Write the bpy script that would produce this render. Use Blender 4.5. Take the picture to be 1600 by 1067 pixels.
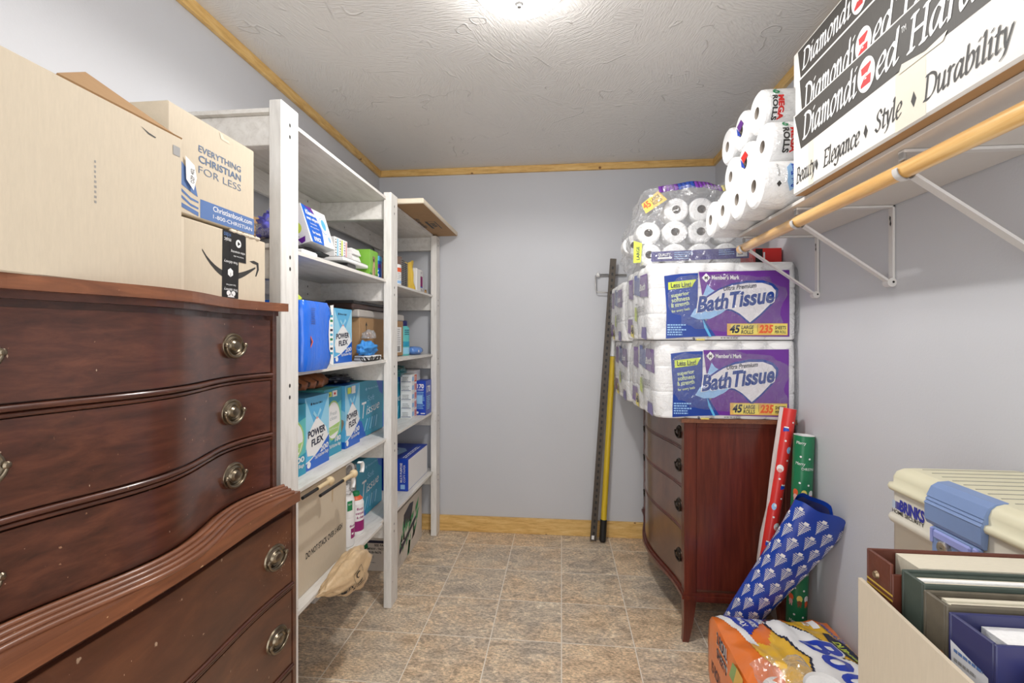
import bpy, bmesh, math, random
from mathutils import Vector, Matrix, noise
from mathutils.geometry import tessellate_polygon
from mathutils.bvhtree import BVHTree

random.seed(7)
C = bpy.context.scene.collection
for o in list(bpy.data.objects):
    bpy.data.objects.remove(o)
PI = math.pi
V3 = Vector

# ------------------------------------------------------------------ camera, world, exposure
cam_d = bpy.data.cameras.new('camera')
cam = bpy.data.objects.new('camera', cam_d)
C.objects.link(cam)
cam.location = (0, 0, 1.3014)
cam.rotation_euler = (PI / 2, 0, 0.10222)
cam_d.sensor_fit = 'HORIZONTAL'
cam_d.sensor_width = 36.0
cam_d.lens = 749.34 / 1600 * 36
cam_d.shift_y = -8.4 / 1600
cam_d.clip_start = 0.02
scn = bpy.context.scene
scn.camera = cam

world = bpy.data.worlds.new('world')
scn.world = world
world.use_nodes = True
bg = world.node_tree.nodes['Background']
bg.inputs[0].default_value = (0.97, 0.985, 1.0, 1)
bg.inputs[1].default_value = 2.2

vs = scn.view_settings
vs.view_transform = 'Standard'
vs.look = 'None'
vs.gamma = 1.0
vs.use_curve_mapping = False
vs.exposure = 0.25
LAMP_W = 25.0
DOME_E = 32.0


# ------------------------------------------------------------------ materials
def lin(c):
    c = c / 255.0
    return c / 12.92 if c <= 0.04045 else ((c + 0.055) / 1.055) ** 2.4


def rgb(r, g, b):
    return (lin(r), lin(g), lin(b), 1.0)


_M = {}


def new_mat(name):
    m = bpy.data.materials.new(name)
    m.use_nodes = True
    nt = m.node_tree
    return m, nt, nt.nodes['Principled BSDF']


def N(nt, kind, **kw):
    n = nt.nodes.new(kind)
    for k, v in kw.items():
        if k.startswith('i_'):
            key = k[2:]
            key = int(key) if key.isdigit() else key.replace('_', ' ')
            n.inputs[key].default_value = v
        else:
            setattr(n, k, v)
    return n


def pm(col, rough=0.5, metal=0.0, var=0.06, scale=18.0, bump=0.0, bscale=60.0, coat=0.0, stretch=(1, 1, 1), name=None, spec=0.5):
    """painted / printed / moulded surface: base colour with a faint procedural mottling and an optional bump"""
    key = (col, rough, metal, var, scale, bump, bscale, coat, stretch, spec)
    if key in _M:
        return _M[key]
    m, nt, b = new_mat(name or 'surface_%03d' % len(_M))
    tc = N(nt, 'ShaderNodeTexCoord')
    mp = N(nt, 'ShaderNodeMapping')
    mp.inputs['Scale'].default_value = stretch
    nt.links.new(tc.outputs['Object'], mp.inputs[0])
    nz = N(nt, 'ShaderNodeTexNoise', i_Scale=scale, i_Detail=4.0, i_Roughness=0.6)
    nt.links.new(mp.outputs[0], nz.inputs['Vector'])
    c = rgb(*col)
    mix = N(nt, 'ShaderNodeMix', data_type='RGBA')
    mix.inputs['A'].default_value = tuple(max(0, x * (1 - var)) for x in c[:3]) + (1,)
    mix.inputs['B'].default_value = tuple(min(1, x * (1 + var)) for x in c[:3]) + (1,)
    nt.links.new(nz.outputs[0], mix.inputs['Factor'])
    nt.links.new(mix.outputs['Result'], b.inputs['Base Color'])
    b.inputs['Roughness'].default_value = rough
    b.inputs['Metallic'].default_value = metal
    b.inputs['Specular IOR Level'].default_value = spec
    b.inputs['Coat Weight'].default_value = coat
    b.inputs['Coat Roughness'].default_value = 0.12
    if bump:
        n2 = N(nt, 'ShaderNodeTexNoise', i_Scale=bscale, i_Detail=5.0)
        nt.links.new(mp.outputs[0], n2.inputs['Vector'])
        bp = N(nt, 'ShaderNodeBump', i_Strength=bump, i_Distance=0.01)
        nt.links.new(n2.outputs[0], bp.inputs['Height'])
        nt.links.new(bp.outputs[0], b.inputs['Normal'])
    _M[key] = m
    return m


def wood_mat(name, c_dark, c_mid, c_light, stretch, scale=6.0, rough=0.35, coat=0.0, bump=0.05, knots=None, specks=None):
    m, nt, b = new_mat(name)
    tc = N(nt, 'ShaderNodeTexCoord')
    mp = N(nt, 'ShaderNodeMapping')
    mp.inputs['Scale'].default_value = stretch
    nt.links.new(tc.outputs['Object'], mp.inputs[0])
    n1 = N(nt, 'ShaderNodeTexNoise', i_Scale=scale, i_Detail=7.0, i_Roughness=0.65, i_Distortion=0.4)
    nt.links.new(mp.outputs[0], n1.inputs['Vector'])
    cr = N(nt, 'ShaderNodeValToRGB')
    cr.color_ramp.elements[0].position = 0.28
    cr.color_ramp.elements[0].color = rgb(*c_dark)
    cr.color_ramp.elements[1].position = 0.74
    cr.color_ramp.elements[1].color = rgb(*c_light)
    e = cr.color_ramp.elements.new(0.5)
    e.color = rgb(*c_mid)
    nt.links.new(n1.outputs[0], cr.inputs[0])
    out = cr.outputs[0]
    if knots:
        vo = N(nt, 'ShaderNodeTexVoronoi', i_Scale=knots[0])
        nt.links.new(tc.outputs['Object'], vo.inputs['Vector'])
        r2 = N(nt, 'ShaderNodeValToRGB')
        r2.color_ramp.elements[0].position = knots[1] * 0.5
        r2.color_ramp.elements[0].color = (1, 1, 1, 1)
        r2.color_ramp.elements[1].position = knots[1]
        r2.color_ramp.elements[1].color = (0, 0, 0, 1)
        nt.links.new(vo.outputs['Distance'], r2.inputs[0])
        mx = N(nt, 'ShaderNodeMix', data_type='RGBA')
        nt.links.new(r2.outputs[0], mx.inputs['Factor'])
        nt.links.new(out, mx.inputs['A'])
        mx.inputs['B'].default_value = rgb(*knots[2])
        out = mx.outputs['Result']
    if specks:
        n3 = N(nt, 'ShaderNodeTexNoise', i_Scale=specks[0], i_Detail=3.0)
        nt.links.new(tc.outputs['Object'], n3.inputs['Vector'])
        r3 = N(nt, 'ShaderNodeValToRGB')
        r3.color_ramp.elements[0].position = specks[1]
        r3.color_ramp.elements[0].color = (0, 0, 0, 1)
        r3.color_ramp.elements[1].position = specks[1] + 0.03
        r3.color_ramp.elements[1].color = (1, 1, 1, 1)
        nt.links.new(n3.outputs[0], r3.inputs[0])
        mx = N(nt, 'ShaderNodeMix', data_type='RGBA')
        nt.links.new(r3.outputs[0], mx.inputs['Factor'])
        nt.links.new(out, mx.inputs['A'])
        mx.inputs['B'].default_value = rgb(*specks[2])
        out = mx.outputs['Result']
    nt.links.new(out, b.inputs['Base Color'])
    b.inputs['Roughness'].default_value = rough
    b.inputs['Coat Weight'].default_value = coat
    b.inputs['Coat Roughness'].default_value = 0.16
    bp = N(nt, 'ShaderNodeBump', i_Strength=bump, i_Distance=0.004)
    nt.links.new(n1.outputs[0], bp.inputs['Height'])
    nt.links.new(bp.outputs[0], b.inputs['Normal'])
    return m


def wall_mat():
    m, nt, b = new_mat('lavender_grey_wall_paint')
    tc = N(nt, 'ShaderNodeTexCoord')
    n1 = N(nt, 'ShaderNodeTexNoise', i_Scale=1.6, i_Detail=4.0)
    n2 = N(nt, 'ShaderNodeTexNoise', i_Scale=160.0, i_Detail=3.0)
    n3 = N(nt, 'ShaderNodeTexNoise', i_Scale=7.0, i_Detail=6.0, i_Roughness=0.75)
    for n in (n1, n2, n3):
        nt.links.new(tc.outputs['Object'], n.inputs['Vector'])
    mix = N(nt, 'ShaderNodeMix', data_type='RGBA')
    mix.inputs['A'].default_value = rgb(194, 195, 199)
    mix.inputs['B'].default_value = rgb(204, 204, 208)
    nt.links.new(n1.outputs[0], mix.inputs['Factor'])
    r3 = N(nt, 'ShaderNodeValToRGB')
    r3.color_ramp.elements[0].position = 0.70
    r3.color_ramp.elements[0].color = (0, 0, 0, 1)
    r3.color_ramp.elements[1].position = 0.80
    r3.color_ramp.elements[1].color = (0.35, 0.35, 0.35, 1)
    nt.links.new(n3.outputs[0], r3.inputs[0])
    mx = N(nt, 'ShaderNodeMix', data_type='RGBA')
    nt.links.new(r3.outputs[0], mx.inputs['Factor'])
    nt.links.new(mix.outputs['Result'], mx.inputs['A'])
    mx.inputs['B'].default_value = rgb(172, 168, 172)
    nt.links.new(mx.outputs['Result'], b.inputs['Base Color'])
    b.inputs['Roughness'].default_value = 0.55
    bp = N(nt, 'ShaderNodeBump', i_Strength=0.08, i_Distance=0.004)
    nt.links.new(n2.outputs[0], bp.inputs['Height'])
    nt.links.new(bp.outputs[0], b.inputs['Normal'])
    return m


def ceiling_mat():
    m, nt, b = new_mat('brushed_texture_ceiling')
    tc = N(nt, 'ShaderNodeTexCoord')
    # patches of brush strokes, each patch with its own direction
    vo = N(nt, 'ShaderNodeTexVoronoi', i_Scale=4.2)
    wq = N(nt, 'ShaderNodeTexNoise', i_Scale=3.0, i_Detail=2.0)
    nt.links.new(tc.outputs['Object'], wq.inputs['Vector'])
    addv = N(nt, 'ShaderNodeVectorMath', operation='ADD')
    sc = N(nt, 'ShaderNodeVectorMath', operation='SCALE')
    sc.inputs['Scale'].default_value = 0.35
    nt.links.new(wq.outputs['Color'], sc.inputs[0])
    nt.links.new(tc.outputs['Object'], addv.inputs[0])
    nt.links.new(sc.outputs[0], addv.inputs[1])
    nt.links.new(addv.outputs[0], vo.inputs['Vector'])
    sep = N(nt, 'ShaderNodeSeparateColor')
    nt.links.new(vo.outputs['Color'], sep.inputs[0])
    ang = N(nt, 'ShaderNodeMath', operation='MULTIPLY')
    ang.inputs[1].default_value = 3.14
    nt.links.new(sep.outputs[0], ang.inputs[0])
    rot = N(nt, 'ShaderNodeVectorRotate', rotation_type='Z_AXIS')
    nt.links.new(tc.outputs['Object'], rot.inputs['Vector'])
    nt.links.new(ang.outputs[0], rot.inputs['Angle'])
    mp = N(nt, 'ShaderNodeMapping')
    mp.inputs['Scale'].default_value = (26, 150, 26)
    nt.links.new(rot.outputs[0], mp.inputs[0])
    n1 = N(nt, 'ShaderNodeTexNoise', i_Scale=1.0, i_Detail=4.0, i_Distortion=0.5)
    nt.links.new(mp.outputs[0], n1.inputs['Vector'])
    # long raised trowel ridges
    n2 = N(nt, 'ShaderNodeTexNoise', i_Scale=3.6, i_Detail=2.0, i_Distortion=0.6)
    nt.links.new(tc.outputs['Object'], n2.inputs['Vector'])
    sb = N(nt, 'ShaderNodeMath', operation='SUBTRACT')
    sb.inputs[1].default_value = 0.5
    nt.links.new(n2.outputs[0], sb.inputs[0])
    ab = N(nt, 'ShaderNodeMath', operation='ABSOLUTE')
    nt.links.new(sb.outputs[0], ab.inputs[0])
    r = N(nt, 'ShaderNodeValToRGB')
    r.color_ramp.elements[0].position = 0.0
    r.color_ramp.elements[0].color = (1, 1, 1, 1)
    r.color_ramp.elements[1].position = 0.010
    r.color_ramp.elements[1].color = (0, 0, 0, 1)
    nt.links.new(ab.outputs[0], r.inputs[0])
    n4 = N(nt, 'ShaderNodeTexNoise', i_Scale=7.0, i_Detail=1.0)
    nt.links.new(tc.outputs['Object'], n4.inputs['Vector'])
    r4 = N(nt, 'ShaderNodeValToRGB')
    r4.color_ramp.elements[0].position = 0.52
    r4.color_ramp.elements[1].position = 0.56
    nt.links.new(n4.outputs[0], r4.inputs[0])
    mul = N(nt, 'ShaderNodeMath', operation='MULTIPLY')
    nt.links.new(r.outputs[0], mul.inputs[0])
    nt.links.new(r4.outputs[0], mul.inputs[1])
    add = N(nt, 'ShaderNodeMath', operation='MULTIPLY_ADD')
    add.inputs[1].default_value = 0.75
    nt.links.new(mul.outputs[0], add.inputs[0])
    nt.links.new(n1.outputs[0], add.inputs[2])
    bp = N(nt, 'ShaderNodeBump', i_Strength=0.7, i_Distance=0.007)
    nt.links.new(add.outputs[0], bp.inputs['Height'])
    nt.links.new(bp.outputs[0], b.inputs['Normal'])
    b.inputs['Base Color'].default_value = rgb(226, 223, 219)
    b.inputs['Roughness'].default_value = 0.6
    return m


def floor_mat():
    m, nt, b = new_mat('stone_look_vinyl_tile')
    tc = N(nt, 'ShaderNodeTexCoord')
    mp = N(nt, 'ShaderNodeMapping')
    mp.inputs['Location'].default_value = (-0.0013, -0.2167, 0)
    nt.links.new(tc.outputs['Object'], mp.inputs[0])
    br = N(nt, 'ShaderNodeTexBrick', offset=0.0, squash=1.0)
    br.inputs['Scale'].default_value = 1.0
    br.inputs['Mortar Size'].default_value = 0.0022
    br.inputs['Mortar Smooth'].default_value = 0.1
    br.inputs['Bias'].default_value = 0.0
    br.inputs['Brick Width'].default_value = 0.3048
    br.inputs['Row Height'].default_value = 0.3048
    br.inputs['Color1'].default_value = (0, 0, 0, 1)
    br.inputs['Color2'].default_value = (1, 1, 1, 1)
    br.inputs['Mortar'].default_value = (0.5, 0.5, 0.5, 1)
    nt.links.new(mp.outputs[0], br.inputs['Vector'])
    # different veining per tile
    off = N(nt, 'ShaderNodeVectorMath', operation='SCALE')
    off.inputs['Scale'].default_value = 7.0
    nt.links.new(br.outputs['Color'], off.inputs[0])
    ad = N(nt, 'ShaderNodeVectorMath', operation='ADD')
    nt.links.new(tc.outputs['Object'], ad.inputs[0])
    nt.links.new(off.outputs[0], ad.inputs[1])
    rot = N(nt, 'ShaderNodeMapping')
    rot.inputs['Rotation'].default_value = (0, 0, 0.7)
    rot.inputs['Scale'].default_value = (1.0, 1.9, 1)
    nt.links.new(ad.outputs[0], rot.inputs[0])
    n1 = N(nt, 'ShaderNodeTexNoise', i_Scale=6.0, i_Detail=10.0, i_Roughness=0.72, i_Distortion=1.6)
    nt.links.new(rot.outputs[0], n1.inputs['Vector'])
    cr = N(nt, 'ShaderNodeValToRGB')
    els = cr.color_ramp.elements
    els[0].position = 0.32
    els[0].color = rgb(112, 98, 86)
    els[1].position = 0.68
    els[1].color = rgb(236, 222, 198)
    for p, c in ((0.42, (160, 142, 122)), (0.50, (190, 170, 146)), (0.58, (208, 188, 160))):
        e = els.new(p)
        e.color = rgb(*c)
    nt.links.new(n1.outputs[0], cr.inputs[0])
    n2 = N(nt, 'ShaderNodeTexNoise', i_Scale=3.2, i_Detail=6.0, i_Roughness=0.6)
    nt.links.new(ad.outputs[0], n2.inputs['Vector'])
    cr2 = N(nt, 'ShaderNodeValToRGB')
    cr2.color_ramp.elements[0].position = 0.42
    cr2.color_ramp.elements[0].color = rgb(190, 180, 166)
    cr2.color_ramp.elements[1].position = 0.60
    cr2.color_ramp.elements[1].color = rgb(216, 180, 138)
    nt.links.new(n2.outputs[0], cr2.inputs[0])
    mx = N(nt, 'ShaderNodeMix', data_type='RGBA')
    mx.inputs['Factor'].default_value = 0.34
    nt.links.new(cr.outputs[0], mx.inputs['A'])
    nt.links.new(cr2.outputs[0], mx.inputs['B'])
    n3 = N(nt, 'ShaderNodeTexNoise', i_Scale=75.0, i_Detail=6.0, i_Roughness=0.7)
    nt.links.new(rot.outputs[0], n3.inputs['Vector'])
    hs = N(nt, 'ShaderNodeHueSaturation')
    mr = N(nt, 'ShaderNodeMapRange')
    mr.inputs['From Min'].default_value = 0.36
    mr.inputs['From Max'].default_value = 0.64
    mr.inputs['To Min'].default_value = 0.66
    mr.inputs['To Max'].default_value = 1.72
    nt.links.new(n3.outputs[0], mr.inputs[0])
    nt.links.new(mr.outputs[0], hs.inputs['Value'])
    nt.links.new(mx.outputs['Result'], hs.inputs['Color'])
    gm = N(nt, 'ShaderNodeMix', data_type='RGBA')
    nt.links.new(br.outputs['Fac'], gm.inputs['Factor'])
    nt.links.new(hs.outputs[0], gm.inputs['A'])
    gm.inputs['B'].default_value = rgb(240, 230, 216)
    nt.links.new(gm.outputs['Result'], b.inputs['Base Color'])
    b.inputs['Roughness'].default_value = 0.42
    bp = N(nt, 'ShaderNodeBump', i_Strength=0.12, i_Distance=0.004)
    nt.links.new(n1.outputs[0], bp.inputs['Height'])
    nt.links.new(bp.outputs[0], b.inputs['Normal'])
    return m


def film_mat(name, tint=(1, 1, 1), amount=0.22, bs=22.0, strength=0.9):
    """clear crinkled plastic film"""
    m, nt, b = new_mat(name)
    out = nt.nodes['Material Output']
    tr = N(nt, 'ShaderNodeBsdfTransparent')
    tr.inputs[0].default_value = tint + (1,)
    gl = N(nt, 'ShaderNodeBsdfGlossy')
    gl.inputs['Roughness'].default_value = 0.12
    df = N(nt, 'ShaderNodeBsdfDiffuse')
    df.inputs[0].default_value = (0.85, 0.85, 0.87, 1)
    tc = N(nt, 'ShaderNodeTexCoord')
    nz = N(nt, 'ShaderNodeTexNoise', i_Scale=bs, i_Detail=3.0, i_Distortion=1.6)
    nt.links.new(tc.outputs['Object'], nz.inputs['Vector'])
    bp = N(nt, 'ShaderNodeBump', i_Strength=strength, i_Distance=0.03)
    nt.links.new(nz.outputs[0], bp.inputs['Height'])
    nt.links.new(bp.outputs[0], gl.inputs['Normal'])
    m1 = N(nt, 'ShaderNodeMixShader', i_0=0.35)
    nt.links.new(gl.outputs[0], m1.inputs[1])
    nt.links.new(df.outputs[0], m1.inputs[2])
    fr = N(nt, 'ShaderNodeLayerWeight', i_Blend=0.3)
    nt.links.new(bp.outputs[0], fr.inputs['Normal'])
    mm = N(nt, 'ShaderNodeMath', operation='MULTIPLY')
    mm.inputs[1].default_value = amount * 2.4
    nt.links.new(fr.outputs['Facing'], mm.inputs[0])
    ma = N(nt, 'ShaderNodeMath', operation='ADD', use_clamp=True)
    ma.inputs[1].default_value = amount * 0.35
    nt.links.new(mm.outputs[0], ma.inputs[0])
    m2 = N(nt, 'ShaderNodeMixShader')
    nt.links.new(ma.outputs[0], m2.inputs[0])
    nt.links.new(tr.outputs[0], m2.inputs[1])
    nt.links.new(m1.outputs[0], m2.inputs[2])
    nt.links.new(m2.outputs[0], out.inputs['Surface'])
    return m


def emit_mat(name, col, s):
    m, nt, b = new_mat(name)
    b.inputs['Base Color'].default_value = (0.9, 0.9, 0.88, 1)
    b.inputs['Emission Color'].default_value = col
    b.inputs['Emission Strength'].default_value = s
    return m


M_WALL = wall_mat()
M_CEIL = ceiling_mat()
M_FLOOR = floor_mat()
M_PINE = wood_mat('pine_trim_boards', (196, 150, 82), (222, 180, 108), (238, 204, 140), (2, 2, 14), 5.0, 0.45, 0.15, 0.04, knots=(9.0, 0.10, (120, 74, 30)))
M_DOWEL = wood_mat('varnished_pine_dowel', (205, 150, 82), (226, 178, 108), (240, 203, 140), (22, 1.2, 22), 3.0, 0.3, 0.5, 0.02)
M_MAHOG = wood_mat('dark_mahogany', (54, 27, 19), (77, 41, 29), (101, 57, 40), (16, 1.3, 16), 3.2, 0.32, 0.55, 0.03, specks=(70, 0.735, (150, 112, 86)))
M_MAHOG2 = wood_mat('dull_scuffed_mahogany', (60, 32, 22), (84, 48, 32), (108, 66, 42), (7, 1.6, 5), 2.6, 0.4, 0.35, 0.03, specks=(46, 0.71, (164, 138, 116)))
M_MTOP = wood_mat('worn_mahogany_edge', (100, 60, 41), (121, 74, 49), (146, 92, 62), (12, 1.3, 20), 3.0, 0.4, 0.3, 0.04, specks=(55, 0.72, (196, 160, 122)))
M_MAHOG_V = wood_mat('red_mahogany_panel', (72, 27, 19), (93, 38, 26), (114, 50, 34), (16, 16, 1.2), 3.0, 0.34, 0.4, 0.03)
M_MAHOG_F = wood_mat('brown_mahogany_drawer', (84, 55, 42), (100, 66, 50), (118, 80, 60), (8, 3, 3), 2.0, 0.32, 0.5, 0.02)
M_WPAINT = wood_mat('whitewashed_board', (205, 200, 193), (222, 218, 212), (233, 230, 225), (10, 2, 10), 4.0, 0.6, 0.0, 0.10, specks=(34, 0.75, (168, 160, 150)))
M_WPOST = wood_mat('whitewashed_post', (206, 202, 197), (224, 221, 216), (235, 232, 228), (12, 12, 1.6), 4.0, 0.6, 0.0, 0.12, specks=(30, 0.74, (160, 150, 140)))
M_KRAFT = pm((203, 189, 167), 0.75, var=0.08, scale=40, bump=0.05, bscale=140, stretch=(1, 6, 1))
M_KRAFT_D = pm((166, 131, 92), 0.8, var=0.1, scale=26, bump=0.05)
M_KRAFT_L = pm((218, 205, 184), 0.75, var=0.06, scale=50, bump=0.04)
M_BRASS = pm((128, 116, 98), 0.3, 0.9, var=0.35, scale=45)
M_BRASS_D = pm((58, 48, 40), 0.35, 0.8, var=0.3, scale=45)
M_CHIP = pm((178, 152, 132), 0.6, var=0.2)
M_SCREW = pm((74, 72, 70), 0.4, 0.6, var=0.1)
M_WMETAL = pm((214, 210, 206), 0.35, 0.1, var=0.05)
M_WHITE = pm((236, 235, 234), 0.55, var=0.03)
M_PAPERW = pm((242, 241, 240), 0.85, var=0.03, scale=60, bump=0.25, bscale=220)
M_TISSUE = pm((243, 242, 241), 0.85, var=0.02, scale=30, bump=0.35, bscale=130, stretch=(1, 1, 5))
M_BLACK = pm((26, 24, 24), 0.5, var=0.1)
M_INK = pm((52, 50, 48), 0.6, var=0.12)
M_GREY = pm((150, 148, 146), 0.55, var=0.05)
M_DGREY = pm((70, 68, 68), 0.5, var=0.1)
M_BLUEINK = pm((86, 116, 168), 0.65, var=0.06)
M_NAVYINK = pm((92, 112, 140), 0.65, var=0.06)
M_FILM = film_mat('clear_plastic_film', amount=0.20)
M_FILM2 = film_mat('clear_torn_plastic_bag', amount=0.34, bs=14)


# ------------------------------------------------------------------ mesh building
class Frame:
    """a flat printed face: origin, right and up directions in metres"""

    def __init__(s, o, u, v):
        s.o, s.u, s.v = V3(o), V3(u).normalized(), V3(v).normalized()
        s.n = s.u.cross(s.v).normalized()

    def __call__(s, a, b, off=0.0):
        return s.o + s.u * a + s.v * b + s.n * off


class Cyl:
    """the outside of a roll: a runs round it, b runs along its axis from base"""

    curved = 0.007

    def __init__(s, base, axis, r, ref):
        s.o, s.w, s.r = V3(base), V3(axis).normalized(), r
        ref = V3(ref)
        s.e = (ref - s.w * ref.dot(s.w)).normalized()
        s.f = s.w.cross(s.e).normalized()

    def __call__(s, a, b, off=0.0):
        r = s.r(b) if callable(s.r) else s.r
        t = a / r
        return s.o + s.w * b + (s.e * math.cos(t) + s.f * math.sin(t)) * (r + off)


_TXT = {}


def text_shape(body, bold=0.0, shear=0.0, spacing=1.0):
    key = (body, bold, shear, spacing)
    if key in _TXT:
        return _TXT[key]
    cu = bpy.data.curves.new('text', 'FONT')
    cu.body = body
    cu.size = 1.0
    cu.shear = shear
    cu.offset = bold
    cu.space_character = spacing
    cu.dimensions = '2D'
    cu.fill_mode = 'FRONT'
    cu.resolution_u = 3
    ob = bpy.data.objects.new('text', cu)
    C.objects.link(ob)
    dg = bpy.context.evaluated_depsgraph_get()
    me = bpy.data.meshes.new_from_object(ob.evaluated_get(dg))
    vs_ = [(v.co.x, v.co.y) for v in me.vertices]
    fs_ = [tuple(p.vertices) for p in me.polygons]
    bpy.data.objects.remove(ob)
    bpy.data.curves.remove(cu)
    bpy.data.meshes.remove(me)
    if not vs_:
        vs_ = [(0, 0)]
    x0 = min(v[0] for v in vs_)
    x1 = max(v[0] for v in vs_)
    y0 = min(v[1] for v in vs_)
    y1 = max(v[1] for v in vs_)
    _TXT[key] = (vs_, fs_, x0, x1, y0, y1)
    return _TXT[key]


# pen-written italic serif alphabet: strokes are point lists (y 0..0.72), 'L' = straight pieces
GL = {
    'a': (.56, [[(.38, .42), (.25, .5), (.1, .4), (.04, .18), (.12, 0), (.26, .1), (.38, .34)], [(.4, .5), (.38, .1), (.44, 0), (.53, .06)]]),
    'b': (.48, [[(.06, .76), (.06, .1), (.18, 0), (.34, .12), (.4, .34), (.3, .5), (.18, .46), (.07, .3)]]),
    'c': (.42, [[(.38, .42), (.26, .5), (.1, .38), (.05, .18), (.15, 0), (.28, .02), (.38, .1)]]),
    'd': (.58, [[(.38, .42), (.25, .5), (.1, .4), (.04, .18), (.12, 0), (.26, .1), (.39, .34)], [(.42, .76), (.4, .1), (.46, 0), (.55, .06)]]),
    'e': (.42, [[(.06, .22), (.25, .26), (.37, .38), (.3, .5), (.14, .42), (.05, .2), (.14, 0), (.28, .02), (.38, .1)]]),
    'g': (.5, [[(.38, .42), (.25, .5), (.1, .4), (.06, .2), (.14, .04), (.28, .14), (.38, .34)], [(.4, .5), (.38, 0), (.3, -.2), (.14, -.24), (.02, -.16)]]),
    'i': (.28, [[(.02, .42), (.1, .5), (.1, .06), (.16, 0), (.25, .06)], ['L', (.1, .66), (.15, .70)]]),
    'l': (.28, [[(.03, .69), (.1, .76), (.1, .08), (.16, 0), (.25, .06)]]),
    'm': (.70, [[(.02, .42), (.09, .5), (.09, 0)], [(.09, .34), (.2, .5), (.3, .44), (.3, 0)], [(.3, .34), (.42, .5), (.52, .44), (.52, .06), (.58, 0), (.66, .06)]]),
    'n': (.50, [[(.02, .42), (.09, .5), (.09, 0)], [(.09, .34), (.21, .5), (.32, .44), (.32, .06), (.38, 0), (.46, .06)]]),
    'o': (.48, [[(.22, .5), (.08, .38), (.04, .2), (.14, 0), (.3, .08), (.4, .3), (.34, .46), (.22, .5)]]),
    'r': (.36, [[(.02, .42), (.09, .5), (.09, 0)], [(.09, .32), (.2, .48), (.31, .47)]]),
    't': (.32, [[(.14, .66), (.12, .1), (.18, 0), (.29, .06)], ['L', (.02, .48), (.29, .48)]]),
    'u': (.56, [[(.02, .42), (.08, .5), (.08, .1), (.16, 0), (.3, .12), (.38, .34)], [(.38, .5), (.38, .06), (.44, 0), (.53, .06)]]),
    'y': (.46, [[(.02, .42), (.1, .5), (.14, .2), (.2, .04)], [(.41, .5), (.3, .2), (.18, -.12), (.04, -.22)]]),
    'D': (.72, [['L', (.1, .72), (.1, 0)], [(.0, .72), (.3, .72), (.56, .6), (.63, .36), (.54, .12), (.3, 0), (.0, 0)]]),
    'H': (.74, [['L', (.12, .72), (.12, 0)], ['L', (.56, .72), (.56, 0)], ['L', (.12, .37), (.56, .37)], ['L', (.02, .72), (.23, .72)], ['L', (.02, 0), (.23, 0)], ['L', (.46, .72), (.67, .72)], ['L', (.46, 0), (.67, 0)]]),
    'L': (.54, [['L', (.12, .72), (.12, 0)], ['L', (.02, .72), (.25, .72)], ['L', (.02, 0), (.46, 0), (.49, .16)]]),
    'B': (.56, [['L', (.1, .72), (.1, 0)], [(.0, .72), (.3, .72), (.4, .56), (.28, .4), (.1, .38)], [(.26, .39), (.48, .3), (.47, .1), (.28, 0), (.0, 0)]]),
    'E': (.54, [['L', (.1, .72), (.1, 0)], ['L', (.0, .72), (.45, .72), (.46, .6)], ['L', (.1, .37), (.36, .37)], ['L', (.0, 0), (.46, 0), (.49, .13)]]),
    'S': (.50, [[(.43, .58), (.28, .73), (.1, .62), (.12, .46), (.34, .3), (.39, .12), (.22, -.01), (.02, .12)]]),
    ' ': (.26, []),
}


def smooth_pts(p, n=7):
    if p[0] == 'L':
        return [V3((x, y, 0)) for x, y in p[1:]]
    q = [V3((x, y, 0)) for x, y in p]
    q = [q[0] * 2 - q[1]] + q + [q[-1] * 2 - q[-2]]
    out = []
    for i in range(1, len(q) - 2):
        for k in range(n):
            t = k / n
            a, b, c, d = q[i - 1], q[i], q[i + 1], q[i + 2]
            out.append(0.5 * ((2 * b) + (c - a) * t + (2 * a - 5 * b + 4 * c - d) * t * t + (3 * b - a - 3 * c + d) * t ** 3))
    out.append(q[-2])
    return out


def pen_text(body, w=0.108, ang=0.45, slant=0.22):
    vs_, fs_ = [], []
    x = 0
    nib = V3((math.cos(ang), math.sin(ang), 0)) * w / 2
    nib2 = V3((-math.sin(ang), math.cos(ang), 0)) * w * 0.14
    for ch in body:
        adv, strokes = GL[ch]
        for st in strokes:
            pts = smooth_pts(st, 4)
            for a, b in zip(pts, pts[1:]):
                cs = []
                for p in (a, b):
                    for s1, s2 in ((-1, -1), (1, -1), (1, 1), (-1, 1)):
                        cs.append(p + nib * s1 + nib2 * s2)
                # convex hull of the nib at both ends
                pp = sorted(cs, key=lambda c: (round(c.x, 6), c.y))

                def half(seq):
                    h = []
                    for c in seq:
                        while len(h) >= 2 and (h[-1].x - h[-2].x) * (c.y - h[-2].y) - (h[-1].y - h[-2].y) * (c.x - h[-2].x) <= 1e-9:
                            h.pop()
                        h.append(c)
                    return h
                lo, up = half(pp), half(pp[::-1])
                hull = lo[:-1] + up[:-1]
                k = len(vs_)
                vs_ += [(x + c.x + c.y * slant, c.y) for c in hull]
                fs_.append(tuple(range(k, k + len(hull))))
        x += adv
    x0 = min(v[0] for v in vs_)
    x1 = max(v[0] for v in vs_)
    return vs_, fs_, x0, x1, 'pen', 0.72


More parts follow.
